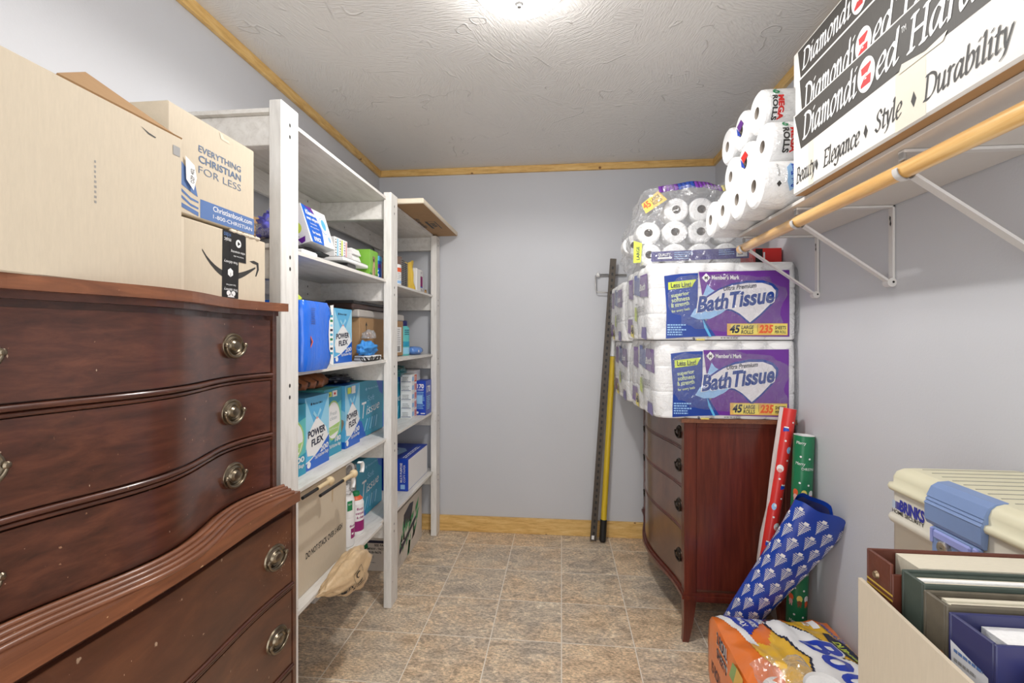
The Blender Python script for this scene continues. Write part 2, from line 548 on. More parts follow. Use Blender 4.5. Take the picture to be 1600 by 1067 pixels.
def split_faces(vs_, fs_, mx):
    """cut triangles until no edge is longer than mx, so that print follows a wrinkled surface"""
    vs_ = list(vs_)
    out = []
    todo = []
    for f in fs_:
        for i in range(1, len(f) - 1):
            todo.append((f[0], f[i], f[i + 1]))
    while todo:
        t = todo.pop()
        best, bl = None, mx
        for i in range(3):
            a, b = vs_[t[i]], vs_[t[(i + 1) % 3]]
            L = math.hypot(a[0] - b[0], a[1] - b[1])
            if L > bl:
                best, bl = i, L
        if best is None:
            out.append(t)
            continue
        i, j, k = t[best], t[(best + 1) % 3], t[(best + 2) % 3]
        vs_.append(((vs_[i][0] + vs_[j][0]) / 2, (vs_[i][1] + vs_[j][1]) / 2))
        m = len(vs_) - 1
        todo += [(i, m, k), (m, j, k)]
    return vs_, out


class MB:
    """collects faces of several materials and links them as one mesh object"""

    def __init__(s):
        s.v, s.f, s.m, s.sm, s.mats = [], [], [], [], []

    def mi(s, mat):
        if mat not in s.mats:
            s.mats.append(mat)
        return s.mats.index(mat)

    def face(s, pts, mat, sm=False):
        k = len(s.v)
        s.v += [V3(p) for p in pts]
        s.f.append(tuple(range(k, k + len(pts))))
        s.m.append(s.mi(mat))
        s.sm.append(sm)

    def grid(s, rows, mat, sm=True, closed=False):
        """rows of points -> quads"""
        k = len(s.v)
        n = len(rows[0])
        for r in rows:
            s.v += [V3(p) for p in r]
        for i in range(len(rows) - 1):
            for j in range(n if closed else n - 1):
                j2 = (j + 1) % n
                s.f.append((k + i * n + j, k + i * n + j2, k + (i + 1) * n + j2, k + (i + 1) * n + j))
                s.m.append(s.mi(mat))
                s.sm.append(sm)

    def poly(s, pts, mat):
        """flat, maybe concave polygon of 3D points"""
        pts = [V3(p) for p in pts]
        if len(pts) <= 4:
            s.face(pts, mat)
            return
        k = len(s.v)
        s.v += pts
        for t in tessellate_polygon([pts]):
            s.f.append(tuple(k + i for i in t))
            s.m.append(s.mi(mat))
            s.sm.append(False)

    def box(s, lo, hi, mat, ch=0.0):
        lo, hi = V3(lo), V3(hi)
        if ch <= 0:
            x0, y0, z0 = lo
            x1, y1, z1 = hi
            P = [(x0, y0, z0), (x1, y0, z0), (x1, y1, z0), (x0, y1, z0), (x0, y0, z1), (x1, y0, z1), (x1, y1, z1), (x0, y1, z1)]
            for q in ((0, 3, 2, 1), (4, 5, 6, 7), (0, 1, 5, 4), (1, 2, 6, 5), (2, 3, 7, 6), (3, 0, 4, 7)):
                s.face([P[i] for i in q], mat)
            return
        ch = min(ch, min(hi - lo) * 0.49)
        # chamfered box
        c = (lo + hi) / 2
        h = (hi - lo) / 2
        K = {}

        def vert(sx, sy, sz, ax):
            p = V3((sx * (h.x - (0 if ax == 0 else ch)), sy * (h.y - (0 if ax == 1 else ch)), sz * (h.z - (0 if ax == 2 else ch)))) + c
            return p
        S = (-1, 1)
        for ax in range(3):
            for sg in S:
                o = [(-1, -1), (1, -1), (1, 1), (-1, 1)]
                pts = []
                for a, b in o:
                    t = [0, 0, 0]
                    t[ax] = sg
                    t[(ax + 1) % 3] = a
                    t[(ax + 2) % 3] = b
                    pts.append(vert(*t, ax))
                if sg < 0:
                    pts.reverse()
                s.face(pts, mat)
        for a1 in range(3):
            a2 = (a1 + 1) % 3
            a3 = (a1 + 2) % 3
            for s1 in S:
                for s2 in S:
                    pts = []
                    for s3, ax in ((-1, a1), (1, a1), (1, a2), (-1, a2)):
                        t = [0, 0, 0]
                        t[a1], t[a2], t[a3] = s1, s2, s3
                        pts.append(vert(*t, ax))
                    if s1 * s2 < 0:
                        pts.reverse()
                    s.face(pts, mat)
        for sx in S:
            for sy in S:
                for sz in S:
                    pts = [vert(sx, sy, sz, ax) for ax in range(3)]
                    if sx * sy * sz < 0:
                        pts.reverse()
                    s.face(pts, mat)

    def prism(s, poly, a0, a1, mat, axis='z', smooth=False, cap=None, map3=None):
        """extrude a 2D polygon (list) between a0 and a1 along an axis"""
        def P(p, t):
            if map3:
                return map3(p[0], p[1], t)
            if axis == 'z':
                return V3((p[0], p[1], t))
            if axis == 'y':
                return V3((p[0], t, p[1]))
            return V3((t, p[0], p[1]))
        n = len(poly)
        A = [P(p, a0) for p in poly]
        B = [P(p, a1) for p in poly]
        s.grid([A, B], mat, smooth, closed=True)
        s.poly(A, cap or mat)
        s.poly(B, cap or mat)

    def tube(s, pts, r, mat, n=10, cap=True, sm=True):
        pts = [V3(p) for p in pts]
        rows = []
        up = None
        for i, p in enumerate(pts):
            a = pts[max(0, i - 1)]
            b = pts[min(len(pts) - 1, i + 1)]
            d = (b - a).normalized()
            if up is None:
                up = V3((0, 0, 1)) if abs(d.z) < 0.9 else V3((1, 0, 0))
            u = d.cross(up).normalized()
            w = u.cross(d).normalized()
            up = w
            rr = r[i] if isinstance(r, (list, tuple)) else r
            rows.append([p + (u * math.cos(t) + w * math.sin(t)) * rr for t in [2 * PI * k / n for k in range(n)]])
        s.grid(rows, mat, sm, closed=True)
        if cap:
            s.face(rows[0][::-1], mat)
            s.face(rows[-1], mat)

    def lathe(s, prof, o, axis, mat, n=24, ell=(1, 1), ref=(0, 0, 1), mats=None):
        """prof: list of (radius, height) along axis"""
        o, w = V3(o), V3(axis).normalized()
        ref = V3(ref)
        if abs(ref.dot(w)) > 0.95:
            ref = V3((1, 0, 0))
        e = (ref - w * ref.dot(w)).normalized()
        f = w.cross(e)
        rows = [[o + w * h + e * (math.cos(t) * r * ell[0]) + f * (math.sin(t) * r * ell[1]) for t in [2 * PI * k / n for k in range(n)]] for r, h in prof]
        for i in range(len(rows) - 1):
            s.grid(rows[i:i + 2], mats[i] if mats else mat, True, closed=True)

    def blob(s, c, r, mat, seed=0, amp=0.2, freq=2.5, nu=28, nv=16, floor=None, top=None):
        c = V3(c)
        rows = []
        for i in range(nv + 1):
            ph = -PI / 2 + PI * i / nv
            row = []
            for j in range(nu):
                t = 2 * PI * j / nu
                d = V3((math.cos(ph) * math.cos(t), math.cos(ph) * math.sin(t), math.sin(ph)))
                k = 1 + amp * noise.noise(d * freq + V3((seed * 3.7, seed * 1.3, seed))) + amp * 0.5 * noise.noise(d * freq * 2.7 + V3((seed, 5, seed * 2)))
                p = c + V3((d.x * r[0], d.y * r[1], d.z * r[2])) * k
                if floor is not None and p.z < floor:
                    p.z = floor
                if top is not None and p.z > top:
                    p.z = top
                row.append(p)
            rows.append(row)
        s.grid(rows, mat, True, closed=True)

    # ---- printing on a surface
    def decal(s, fr, pts, mat, lay=1):
        off = 0.00035 * lay
        q = [V3((p[0], p[1], 0)) for p in pts]
        k = len(s.v)
        mx = getattr(fr, 'curved', 0)
        if mx:
            tr = [tuple(range(len(q)))] if len(q) <= 4 else tessellate_polygon([q])
            v2, f2 = split_faces([(p.x, p.y) for p in q], tr, mx)
            s.v += [fr(a, b, off) for a, b in v2]
            for t in f2:
                s.f.append(tuple(k + i for i in t))
                s.m.append(s.mi(mat))
                s.sm.append(False)
            return
        s.v += [fr(p.x, p.y, off) for p in q]
        area = sum(a.x * b.y - b.x * a.y for a, b in zip(q, q[1:] + q[:1]))
        tris = [tuple(range(len(q)))] if len(q) <= 4 else tessellate_polygon([q])
        for t in tris:
            a = sum(q[t[i]].x * q[t[(i + 1) % len(t)]].y - q[t[(i + 1) % len(t)]].x * q[t[i]].y for i in range(len(t)))
            s.f.append(tuple(k + i for i in (t if a > 0 else t[::-1])))
            s.m.append(s.mi(mat))
            s.sm.append(False)

    def rect(s, fr, x0, y0, x1, y1, mat, lay=1, cut=1):
        for i in range(cut):
            a = x0 + (x1 - x0) * i / cut
            b = x0 + (x1 - x0) * (i + 1) / cut
            s.decal(fr, [(a, y0), (b, y0), (b, y1), (a, y1)], mat, lay)

    def disc(s, fr, cx, cy, rx, ry, mat, lay=1, n=20):
        s.decal(fr, [(cx + rx * math.cos(2 * PI * k / n), cy + ry * math.sin(2 * PI * k / n)) for k in range(n)], mat, lay)

    def shape(s, fr, sh, x, y, h, mat, lay=2, width=None, align='l', rot=0.0, warp=None, ref=None, sub=None):
        vs_, fs_, x0, x1, y0, y1 = sh
        sub = sub or getattr(fr, 'curved', 0)
        if sub:
            vs_, fs_ = split_faces(vs_, fs_, sub * (ref or 0.72) / h)
        # overlapping pen strokes are laid one over the other
        lift = {}
        if y0 == 'pen':
            for fi, t in enumerate(fs_):
                for vi in t:
                    lift[vi] = fi * 2.2e-6
        sy = h / (ref or 0.72)
        sx = sy
        if width:
            sx = width / max(1e-6, (x1 - x0))
        w = (x1 - x0) * sx
        dx = {'l': 0, 'c': -w / 2, 'r': -w}[align]
        cr, sr = math.cos(rot), math.sin(rot)
        off = 0.00035 * lay
        k = len(s.v)
        for vi, (a, b) in enumerate(vs_):
            p = (a - x0) * sx + dx
            q = b * sy
            if warp:
                q += warp(p / w if w else 0)
            s.v.append(fr(x + p * cr - q * sr, y + p * sr + q * cr, off + lift.get(vi, 0.0)))
        for t in fs_:
            s.f.append(tuple(k + i for i in t))
            s.m.append(s.mi(mat))
            s.sm.append(False)

    def text(s, fr, body, x, y, h, mat, lay=2, width=None, align='l', bold=0.0, shear=0.0, rot=0.0, warp=None, spacing=1.0, sub=None):
        s.shape(fr, text_shape(body, bold, shear, spacing), x, y, h, mat, lay, width, align, rot, warp, None, sub)

    def lines(s, fr, x, y, w, n, dy, h, mat, lay=2, seed=1):
        """rows of print too small to read"""
        rnd = random.Random(seed)
        for i in range(n):
            a = x
            end = x + w * rnd.uniform(0.7, 1)
            while a < end:
                L = w * rnd.uniform(0.06, 0.16)
                s.rect(fr, a, y - i * dy, min(a + L, end), y - i * dy + h, mat, lay)
                a += L + w * 0.03

    def build(s, name, parent=None, loc=None, solid=None, bevel=None, sub=None):
        org = V3((0, 0, 0))
        if parent is not None:
            q = parent
            while q is not None:
                org += q.location
                q = q.parent
        elif loc is not None:
            org = V3(loc)
        me = bpy.data.meshes.new(name)
        me.from_pydata([tuple(p - org) for p in s.v], [], s.f)
        for m in s.mats:
            me.materials.append(m)
        me.polygons.foreach_set('material_index', s.m)
        me.polygons.foreach_set('use_smooth', s.sm)
        me.update()
        o = bpy.data.objects.new(name, me)
        C.objects.link(o)
        if parent is not None:
            o.parent = parent
        elif loc is not None:
            o.location = loc
        if solid:
            md = o.modifiers.new('solidify', 'SOLIDIFY')
            md.thickness = solid
            md.offset = 0
        return o


def thing(name, label, cat, loc=(0, 0, 0), group=None):
    o = bpy.data.objects.new(name, None)
    o.empty_display_size = 0.05
    C.objects.link(o)
    o.location = loc
    return tag(o, label, cat, group)


def tag(o, label, cat, group=None):
    o['label'] = label
    o['category'] = cat
    if group:
        o['group'] = group
    return o


def struct(o):
    o['kind'] = 'structure'
    return o


def copy_tree(o, parent=None):
    c = o.copy()
    C.objects.link(c)
    if parent is not None:
        c.parent = parent
    for ch in list(o.children):
        copy_tree(ch, c)
    return c


UY, UX, UZ = V3((0, 1, 0)), V3((1, 0, 0)), V3((0, 0, 1))


def front_x(x, y0, z0):      # a face towards +x (things on the left), right = +y
    return Frame((x, y0, z0), UY, UZ)


def front_mx(x, y1, z0):     # a face towards -x (things on the right), right = -y
    return Frame((x, y1, z0), -UY, UZ)


def front_my(y, x0, z0):     # a face towards the camera (-y), right = +x
    return Frame((x0, y, z0), UX, UZ)


# ------------------------------------------------------------------ the room
XL, XR, YB, ZC, Y0 = -1.235, 0.975, 3.165, 2.425, -0.45
b = MB(); b.box((XL - 0.1, Y0, -0.1), (XR + 0.1, YB + 0.1, 0), M_FLOOR); struct(b.build('floor'))
b = MB(); b.box((XL - 0.1, Y0, ZC), (XR + 0.1, YB + 0.1, ZC + 0.1), M_CEIL); struct(b.build('ceiling'))
b = MB(); b.box((XL - 0.1, Y0, 0), (XL, YB, ZC), M_WALL); struct(b.build('wall_left'))
b = MB(); b.box((XR, Y0, 0), (XR + 0.1, YB, ZC), M_WALL); struct(b.build('wall_right'))
b = MB(); b.box((XL - 0.1, YB, 0), (XR + 0.1, YB + 0.1, ZC), M_WALL); struct(b.build('wall_back'))
b = MB(); b.box((XL + 0.018, YB - 0.018, 0), (XR, YB, 0.102), M_PINE, 0.002); struct(b.build('baseboard_back'))
b = MB(); b.box((XL + 0.018, YB - 0.018, ZC - 0.043), (XR - 0.018, YB, ZC), M_PINE, 0.0015); struct(b.build('trim_1'))
b = MB(); b.box((XL, Y0, ZC - 0.043), (XL + 0.018, YB, ZC), M_PINE, 0.0015); struct(b.build('trim_2'))
b = MB(); b.box((XR - 0.018, Y0, ZC - 0.043), (XR, YB, ZC), M_PINE, 0.0015); struct(b.build('trim_3'))

# ------------------------------------------------------------------ ceiling lamp
LX, LY = -0.13, 1.49
lamp = thing('ceiling_lamp', 'round frosted white glass dome lamp glowing on the textured ceiling', 'lamp', (LX, LY, ZC))
b = MB()
b.lathe([(0.0, ZC), (0.165, ZC), (0.168, ZC - 0.012), (0.155, ZC - 0.022), (0.0, ZC - 0.022)], (LX, LY, 0), UZ, M_WMETAL, 40)
b.build('base', lamp)
M_DOME = emit_mat('glowing_frosted_glass', (1.0, 0.985, 0.965, 1), DOME_E)
b = MB()
prof = [(0.15 * math.cos(t), ZC - 0.018 - 0.068 * math.sin(t)) for t in [PI / 2 * k / 12 for k in range(13)]]
b.lathe(prof, (LX, LY, 0), UZ, M_DOME, 48)
b.build('glass_dome', lamp)
b = MB()
b.lathe([(0.0, ZC - 0.084), (0.014, ZC - 0.085), (0.014, ZC - 0.089), (0.008, ZC - 0.093), (0.007, ZC - 0.099), (0.0, ZC - 0.101)], (LX, LY, 0), UZ, M_GREY, 20)
b.build('finial', lamp)
ld = bpy.data.lights.new('lamp_light', 'SPOT')
ld.spot_size = math.radians(176)
ld.spot_blend = 0.25
ld.energy = LAMP_W
ld.color = (1.0, 0.985, 0.955)
ld.shadow_soft_size = 0.03
lo = bpy.data.objects.new('lamp_light', ld)
C.objects.link(lo)
lo.location = (0, 0, -0.16)
lo.parent = lamp


# ------------------------------------------------------------------ left chest of drawers
def prof_pts(fx, y0, y1, n=36):
    return [(fx(y0 + (y1 - y0) * i / n), y0 + (y1 - y0) * i / n) for i in range(n + 1)]


DYC, DH = 0.80, 0.39


def up_x(y):
    return -0.742 + 0.0275 * math.cos(2 * PI * abs(y - DYC) / DH / 1.36)


def lo_x(y):
    return -0.700 + 0.006 * math.cos(2 * PI * abs(y - DYC) / DH / 1.36)


def slab_x(y):
    return -0.683 - 0.010 * (abs(y - DYC) / DH) ** 2 + 0.004 * math.cos(2 * PI * abs(y - DYC) / DH / 1.36)


DXB = -1.22
dr = thing('chest_of_drawers', 'tall dark mahogany serpentine chest carrying cardboard boxes along the left wall', 'dresser', (-0.97, DYC, 0))


def curved_body(mb, fx, y0, y1, z0, z1, mat, back, off=0.0, n=36):
    pts = [(back, y0)] + [(x + off, y) for x, y in prof_pts(fx, y0, y1, n)] + [(back, y1)]
    mb.prism(pts, z0, z1, mat, 'z')


def handle(mb, p, nrm, mat, k=1.0):
    """oval back plate with hanging bail"""
    nrm = V3(nrm).normalized()
    side = UZ.cross(nrm).normalized()
    p = V3(p)
    mb.lathe([(0, 0.006), (0.60, 0.0055), (0.74, 0.003), (0.86, 0.0055), (0.95, 0.004), (1.0, 0.0)], p, nrm, mat, 32, (0.030 * k, 0.040 * k))
    mb.lathe([(0, 0.0135), (0.30, 0.012), (0.42, 0.008), (0.46, 0.0055), (0.56, 0.008), (0.6, 0.0055)], p, nrm, mat, 28, (0.030 * k, 0.040 * k))
    for sg in (-1, 1):
        c = p + side * (0.0345 * k * sg)
        mb.lathe([(0.0035, 0.0), (0.0035, 0.007), (0.0055, 0.008), (0.0058, 0.011), (0.0035, 0.0135), (0, 0.014)], c, nrm, mat, 12)
    pts = []
    for i in range(25):
        t = PI * i / 24
        pts.append(p + side * (math.cos(t) * 0.0345 * k) - UZ * (math.sin(t) * 0.0265 * k) + nrm * (0.0105 - 0.002 * math.sin(t)))
    mb.tube(pts, [0.0024 + 0.0018 * math.sin(PI * i / 24) for i in range(25)], mat, 8)


# carcass
b = MB()
curved_body(b, up_x, 0.41, 1.19, 0.888, 1.366, M_MAHOG, DXB, -0.014)
b.box((DXB, 1.176, 0.888), (up_x(1.19) + 0.001, 1.190, 1.366), M_MAHOG, 0.001)
b.box((DXB, 0.41, 0.888), (up_x(0.41) + 0.001, 0.424, 1.366), M_MAHOG, 0.001)
curved_body(b, lo_x, 0.395, 1.205, 0.16, 0.862, M_MAHOG2, DXB, -0.012)
b.box((DXB, 1.190, 0.05), (lo_x(1.205) + 0.002, 1.205, 0.862), M_MAHOG2, 0.001)
b.box((DXB, 0.395, 0.05), (lo_x(0.395) + 0.002, 0.410, 0.862), M_MAHOG2, 0.001)
b.build('carcass', dr)
b = MB()
curved_body(b, up_x, 0.395, 1.203, 1.366, 1.387, M_MTOP, DXB, 0.022)
curved_body(b, up_x, 0.408, 1.192, 1.354, 1.366, M_MAHOG, DXB, 0.004)
b.build('top', dr)
b = MB()
curved_body(b, slab_x, 0.383, 1.217, 0.862, 0.888, M_MTOP, DXB, 0.0)
for off, z in ((0.038, 0.890), (0.029, 0.895), (0.020, 0.900), (0.011, 0.905)):
    b.tube([(x + off, y, z) for x, y in prof_pts(up_x, 0.40, 1.20, 40)], 0.0058, M_MTOP, 8)
curved_body(b, up_x, 0.404, 1.196, 0.886, 0.903, M_MTOP, DXB, 0.009)
b.build('waist_molding', dr)
b = MB()
for z in (1.197, 1.043):
    b.tube([(x + 0.001, y, z + 0.004) for x, y in prof_pts(up_x, 0.424, 1.176, 40)], 0.0052, M_MAHOG, 8)
    b.tube([(x - 0.002, y, z - 0.006) for x, y in prof_pts(up_x, 0.424, 1.176, 40)], 0.004, M_MAHOG, 8)
for z in (0.651, 0.438):
    b.tube([(x + 0.001, y, z + 0.004) for x, y in prof_pts(lo_x, 0.41, 1.19, 20)], 0.0055, M_MAHOG, 8)
    b.tube([(x - 0.002, y, z - 0.005) for x, y in prof_pts(lo_x, 0.41, 1.19, 20)], 0.0045, M_MAHOG, 8)
b.build('drawer_beads', dr)
for z0, z1, fx, mt, hy in ((1.2085, 1.342, up_x, M_MAHOG, 0.255), (1.0545, 1.186, up_x, M_MAHOG, 0.250), (0.909, 1.031, up_x, M_MAHOG, 0.256),
                           (0.661, 0.842, lo_x, M_MAHOG2, 0.318), (0.448, 0.640, lo_x, M_MAHOG2, 0.326), (0.20, 0.427, lo_x, M_MAHOG2, 0.33)):
    b = MB()
    a, c = (0.428, 1.172) if fx is up_x else (0.414, 1.186)
    pts = prof_pts(fx, a, c, 40)
    b.prism([(DXB + 0.1, a)] + pts + [(DXB + 0.1, c)], z0, z1, mt, 'z', smooth=False)
    # smooth curved front skin over the drawer
    b.grid([[(x + 0.0006, y, z0 + 0.001) for x, y in pts], [(x + 0.0006, y, z1 - 0.001) for x, y in pts]], mt, True)
    # chips and scratches
    rnd = random.Random(int(z0 * 1000))
    for k in range(70 if 0.64 < z0 < 0.7 else 6):
        if 0.64 < z0 < 0.7 and k < 56:
            y, z = 1.145 + 0.030 * rnd.gauss(0, 1) * 0.6, z0 + 0.03 + 0.11 * rnd.random()
        else:
            y, z = rnd.uniform(a + 0.01, c - 0.01), rnd.uniform(z0 + 0.01, z1 - 0.01)
        if y > c - 0.006:
            continue
        r_ = rnd.uniform(0.0004, 0.0011)
        sl = rnd.uniform(0.5, 3.0)
        b.face([(fx(y + q * r_) + 0.0009, y + q * r_, z + w_ * r_ * sl) for q, w_ in ((-1, 0), (0.1, -1), (1, 0.1), (-0.1, 1))], M_CHIP)
    d = b.build('drawer', dr)
    for sg in (-1, 1):
        y = DYC + sg * hy
        e = 0.01
        nr = V3((1, -(fx(y + e) - fx(y - e)) / (2 * e), 0))
        hb = MB()
        handle(hb, (fx(y) + 0.0005, y, (z0 + z1) / 2 + 0.004), nr, M_BRASS)
        hh = hb.build('handle', d)
        hh['label'] = 'oval brass handle with hanging bail'
b = MB()
pts = [(0.383, 0.0), (0.383, 0.16), (1.217, 0.16), (1.217, 0.0), (1.13, 0.0), (1.06, 0.09), (0.54, 0.09), (0.47, 0.0)]
b.prism(pts, -0.705, -0.68, M_MAHOG2, 'x')
b.prism([(-0.68, 0), (-0.68, 0.16), (DXB, 0.16), (DXB, 0), (-1.12, 0), (-1.07, 0.08), (-0.85, 0.08), (-0.78, 0)], 1.197, 1.217, M_MAHOG2, 'y')
b.prism([(-0.68, 0), (-0.68, 0.16), (DXB, 0.16), (DXB, 0), (-1.12, 0), (-1.07, 0.08), (-0.85, 0.08), (-0.78, 0)], 0.383, 0.403, M_MAHOG2, 'y')
b.build('base', dr)

# ------------------------------------------------------------------ cartons on the chest
ZT = 1.3872


def carton(mb, x0, x1, y0, y1, z0, z1, mat=None, seam='x', ch=0.002):
    mat = mat or M_KRAFT
    mb.box((x0, y0, z0), (x1, y1, z1), mat, ch)


bb = thing('cardboard_box', 'largest plain cardboard box on the left chest, one flap raised', 'box', (-0.95, 0.60, ZT))
b = MB()
carton(b, -1.18, -0.738, 0.30, 0.868, ZT, 1.687)
f = front_x(-0.738, 0.30, ZT)
b.lines(f, 0.39, 0.19, 0.004, 9, 0.008, 0.004, M_GREY, 1, 3)
b.decal(f, [(0.475, 0.285), (0.49, 0.277), (0.505, 0.2755), (0.507, 0.278), (0.492, 0.28)], M_INK, 1)
b.build('body', bb)
b = MB()
b.poly([(-0.7385, 0.633, 1.687), (-0.7385, 0.868, 1.687), (-0.750, 0.868, 1.692), (-0.820, 0.750, 1.757)], M_KRAFT_D)
o = b.build('flap', bb, solid=0.004)
o['label'] = 'raised brown flap'
b = MB()
f = front_x(-0.738, 0.30, ZT)
b.rect(f, 0.545, 0.262, 0.562, 0.280, M_GREY, 2)
b.build('tape', bb)

sb = thing('smile_box', 'cardboard box with curved arrow print and black tape strip on the left chest', 'box', (-0.9, 1.03, ZT))
b = MB()
carton(b, -1.14, -0.766, 0.878, 1.176, ZT, 1.545)
f = front_x(-0.766, 0, 0)
arc = [(0.955 + 0.18 * i / 14, 1.487 - 0.040 * math.sin(PI * (i / 14) ** 0.85) - 0.014 * i / 14) for i in range(15)]
th = [0.004 + 0.012 * math.sin(PI * i / 14) for i in range(15)]
b.decal(f, [(p[0], p[1] + t / 2) for p, t in zip(arc, th)] + [(p[0], p[1] - t / 2) for p, t in zip(arc[::-1], th[::-1])], M_INK, 1)
b.decal(f, [(1.112, 1.486), (1.128, 1.490), (1.147, 1.487), (1.149, 1.470), (1.139, 1.452), (1.134, 1.451), (1.141, 1.470), (1.139, 1.481), (1.126, 1.482)], M_INK, 1)
b.rect(f, 0.882, 1.388, 0.905, 1.543, M_KRAFT_L, 1)
b.build('body', sb)
b = MB()
b.decal(f, [(1.015, 1.39), (1.07, 1.39), (1.073, 1.545), (1.017, 1.545)], M_BLACK, 2)
b.decal(f, [(1.040, 1.478), (1.098, 1.478), (1.097, 1.545), (1.040, 1.545)], M_BLACK, 3)
b.disc(f, 1.070, 1.521, 0.0095, 0.0095, M_WHITE, 4)
b.decal(f, [(1.067, 1.5155), (1.067, 1.5265), (1.0765, 1.521)], M_BLACK, 5)
b.text(f, 'video streaming', 1.094, 1.502, 0.006, M_WHITE, 4, 0.05, rot=PI)
b.text(f, 'limited time offer', 1.088, 1.491, 0.0035, M_WHITE, 4, 0.036, rot=PI)
b.text(f, 'free delivery', 1.066, 1.476, 0.007, M_WHITE, 4, 0.045, rot=PI)
b.text(f, 'free delivery', 1.066, 1.412, 0.007, M_WHITE, 4, 0.045, rot=PI)
b.text(f, 'fast and free', 1.060, 1.422, 0.004, M_WHITE, 4, 0.032, rot=PI)
b.text(f, 'video', 1.044, 1.540, 0.012, M_BLUEINK, 4, 0.024, rot=PI)
b.text(f, 'music', 1.044, 1.528, 0.010, M_WHITE, 4, 0.022, rot=PI)
hexp = [(1.042 + 0.010 * math.sin(PI / 3 * k), 1.449 + 0.0105 * math.cos(PI / 3 * k)) for k in range(6)]
b.decal(f, hexp, M_WHITE, 4)
b.decal(f, [(1.0415, 1.449), (1.0425, 1.449), (1.0425, 1.439), (1.0415, 1.439)], M_BLACK, 5)
b.disc(f, 1.036, 1.401, 0.007, 0.006, M_WHITE, 4)
b.disc(f, 1.052, 1.401, 0.007, 0.006, M_WHITE, 4)
b.decal(f, [(1.032, 1.392), (1.056, 1.392), (1.047, 1.400), (1.041, 1.400)], M_WHITE, 4)
b.build('tape', sb)
b = MB()
for i in range(5):
    b.blob((-0.768, 1.055 + i * 0.022, 1.5475), (0.006, 0.012, 0.005), M_KRAFT_L, i, 0.4, 3, 12, 8)
b.build('torn_edge', sb)

cb = thing('bookstore_box', 'cardboard box printed in blue with a slogan, stacked on the smile box', 'box', (-0.93, 1.0, 1.553))
b = MB()
carton(b, -1.12, -0.772, 0.872, 1.139, 1.5535, 1.768)
f = front_x(-0.772, 0, 0)
b.text(f, 'EVERYTHING', 0.952, 1.697, 0.014, M_NAVYINK, 2, 0.136, bold=0.012)
b.text(f, 'CHRISTIAN', 0.952, 1.675, 0.0155, M_NAVYINK, 2, 0.136, bold=0.02)
b.text(f, 'FOR LESS', 0.952, 1.651, 0.0165, M_NAVYINK, 2, 0.136, bold=-0.012)
b.rect(f, 0.957, 1.556, 1.1385, 1.596, M_BLUEINK, 1)
b.text(f, 'Christianbook.com', 0.995, 1.580, 0.012, M_WHITE, 2, 0.135, bold=0.01)
b.text(f, '1-800-CHRISTIAN', 0.995, 1.564, 0.009, M_WHITE, 2, 0.135)
b.decal(f, [(0.905, 1.66), (0.925, 1.645), (0.943, 1.622), (0.950, 1.598), (0.935, 1.602), (0.905, 1.612)], M_BLUEINK, 1)
for k in range(2):
    z = 1.600 - k * 0.013
    b.decal(f, [(0.905, z + 0.004), (0.93, z - 0.008), (0.952, z - 0.011), (0.952, z - 0.015), (0.93, z - 0.013), (0.905, z - 0.002)], M_BLUEINK, 1)
b.decal(f, [(0.905, 1.575), (0.952, 1.566), (0.952, 1.557), (0.905, 1.566)], M_BLUEINK, 1)
b.decal(f, [(1.015, 1.765), (1.025, 1.762), (1.03, 1.755), (1.045, 1.756), (1.05, 1.75), (1.02, 1.751)], M_KRAFT_L, 2)
b.build('body', cb)
b = MB()
b.decal(Frame((-0.771, 0.905, 1.615), V3((0.1, 1, 0)), UZ), [(0.008, 0.058), (0.03, 0.045), (0.036, 0.02), (0.028, -0.008), (0.018, 0.002), (0.010, 0.01)], M_WHITE, 4)
b.text(Frame((-0.771, 0.905, 1.615), V3((0.1, 1, 0)), UZ), 'OZP 402', 0.029, 0.006, 0.009, M_BLACK, 5, 0.03, rot=PI / 2)
o = b.build('paper_tag', cb)
o['label'] = 'small white torn paper tag'

# ------------------------------------------------------------------ white shelving unit
SX0, SX1 = -1.228, -0.808
su = thing('shelving_unit', 'tall whitewashed wooden shelving with five shelves along the left wall', 'shelf', (-1.0, 2.25, 0))
POSTS = ((1.316, 1.408), (2.220, 2.310), (3.055, 3.143))
SHZ = (1.967, 1.572, 1.188, 0.813, 0.424)
for (y0, y1) in POSTS:
    b = MB()
    b.box((-0.846, y0, 0), (-0.808, y1, 1.990 if y0 < 3 else 1.955), M_WPOST, 0.002)
    f = front_x(-0.808, 0, 0)
    for z in SHZ:
        for dz in (-0.035, -0.07):
            b.disc(f, y0 + 0.045 + 0.004 * math.sin(z * 40), z + dz, 0.0045, 0.0062, M_SCREW, 1, 12)
    b.build('post', su)
    b = MB()
    b.box((SX0, y0, 0), (-1.190, y1, 1.960), M_WPOST, 0.002)
    b.build('post', su)
    for z in SHZ:
        b = MB()
        yr = y0 + 0.020 if y0 < 3 else y0 + 0.035
        b.box((-1.190, yr, z - 0.012 - 0.089), (-0.846, yr + 0.036, z - 0.0125), M_WPAINT, 0.002)
        b.build('cross_rail', su)
for z in SHZ:
    b = MB()
    b.box((-1.204 + 0.014, 1.409, z - 0.0125 - 0.089), (-1.172, 3.055, z - 0.0125), M_WPAINT, 0.002)
    f = front_x(-1.172, 0, 0)
    for y in (1.62, 1.9, 2.12, 2.5, 2.85):
        b.disc(f, y, z - 0.04, 0.004, 0.005, M_SCREW, 1, 12)
        b.disc(f, y, z - 0.075, 0.004, 0.005, M_SCREW, 1, 12)
    b.build('back_rail', su)
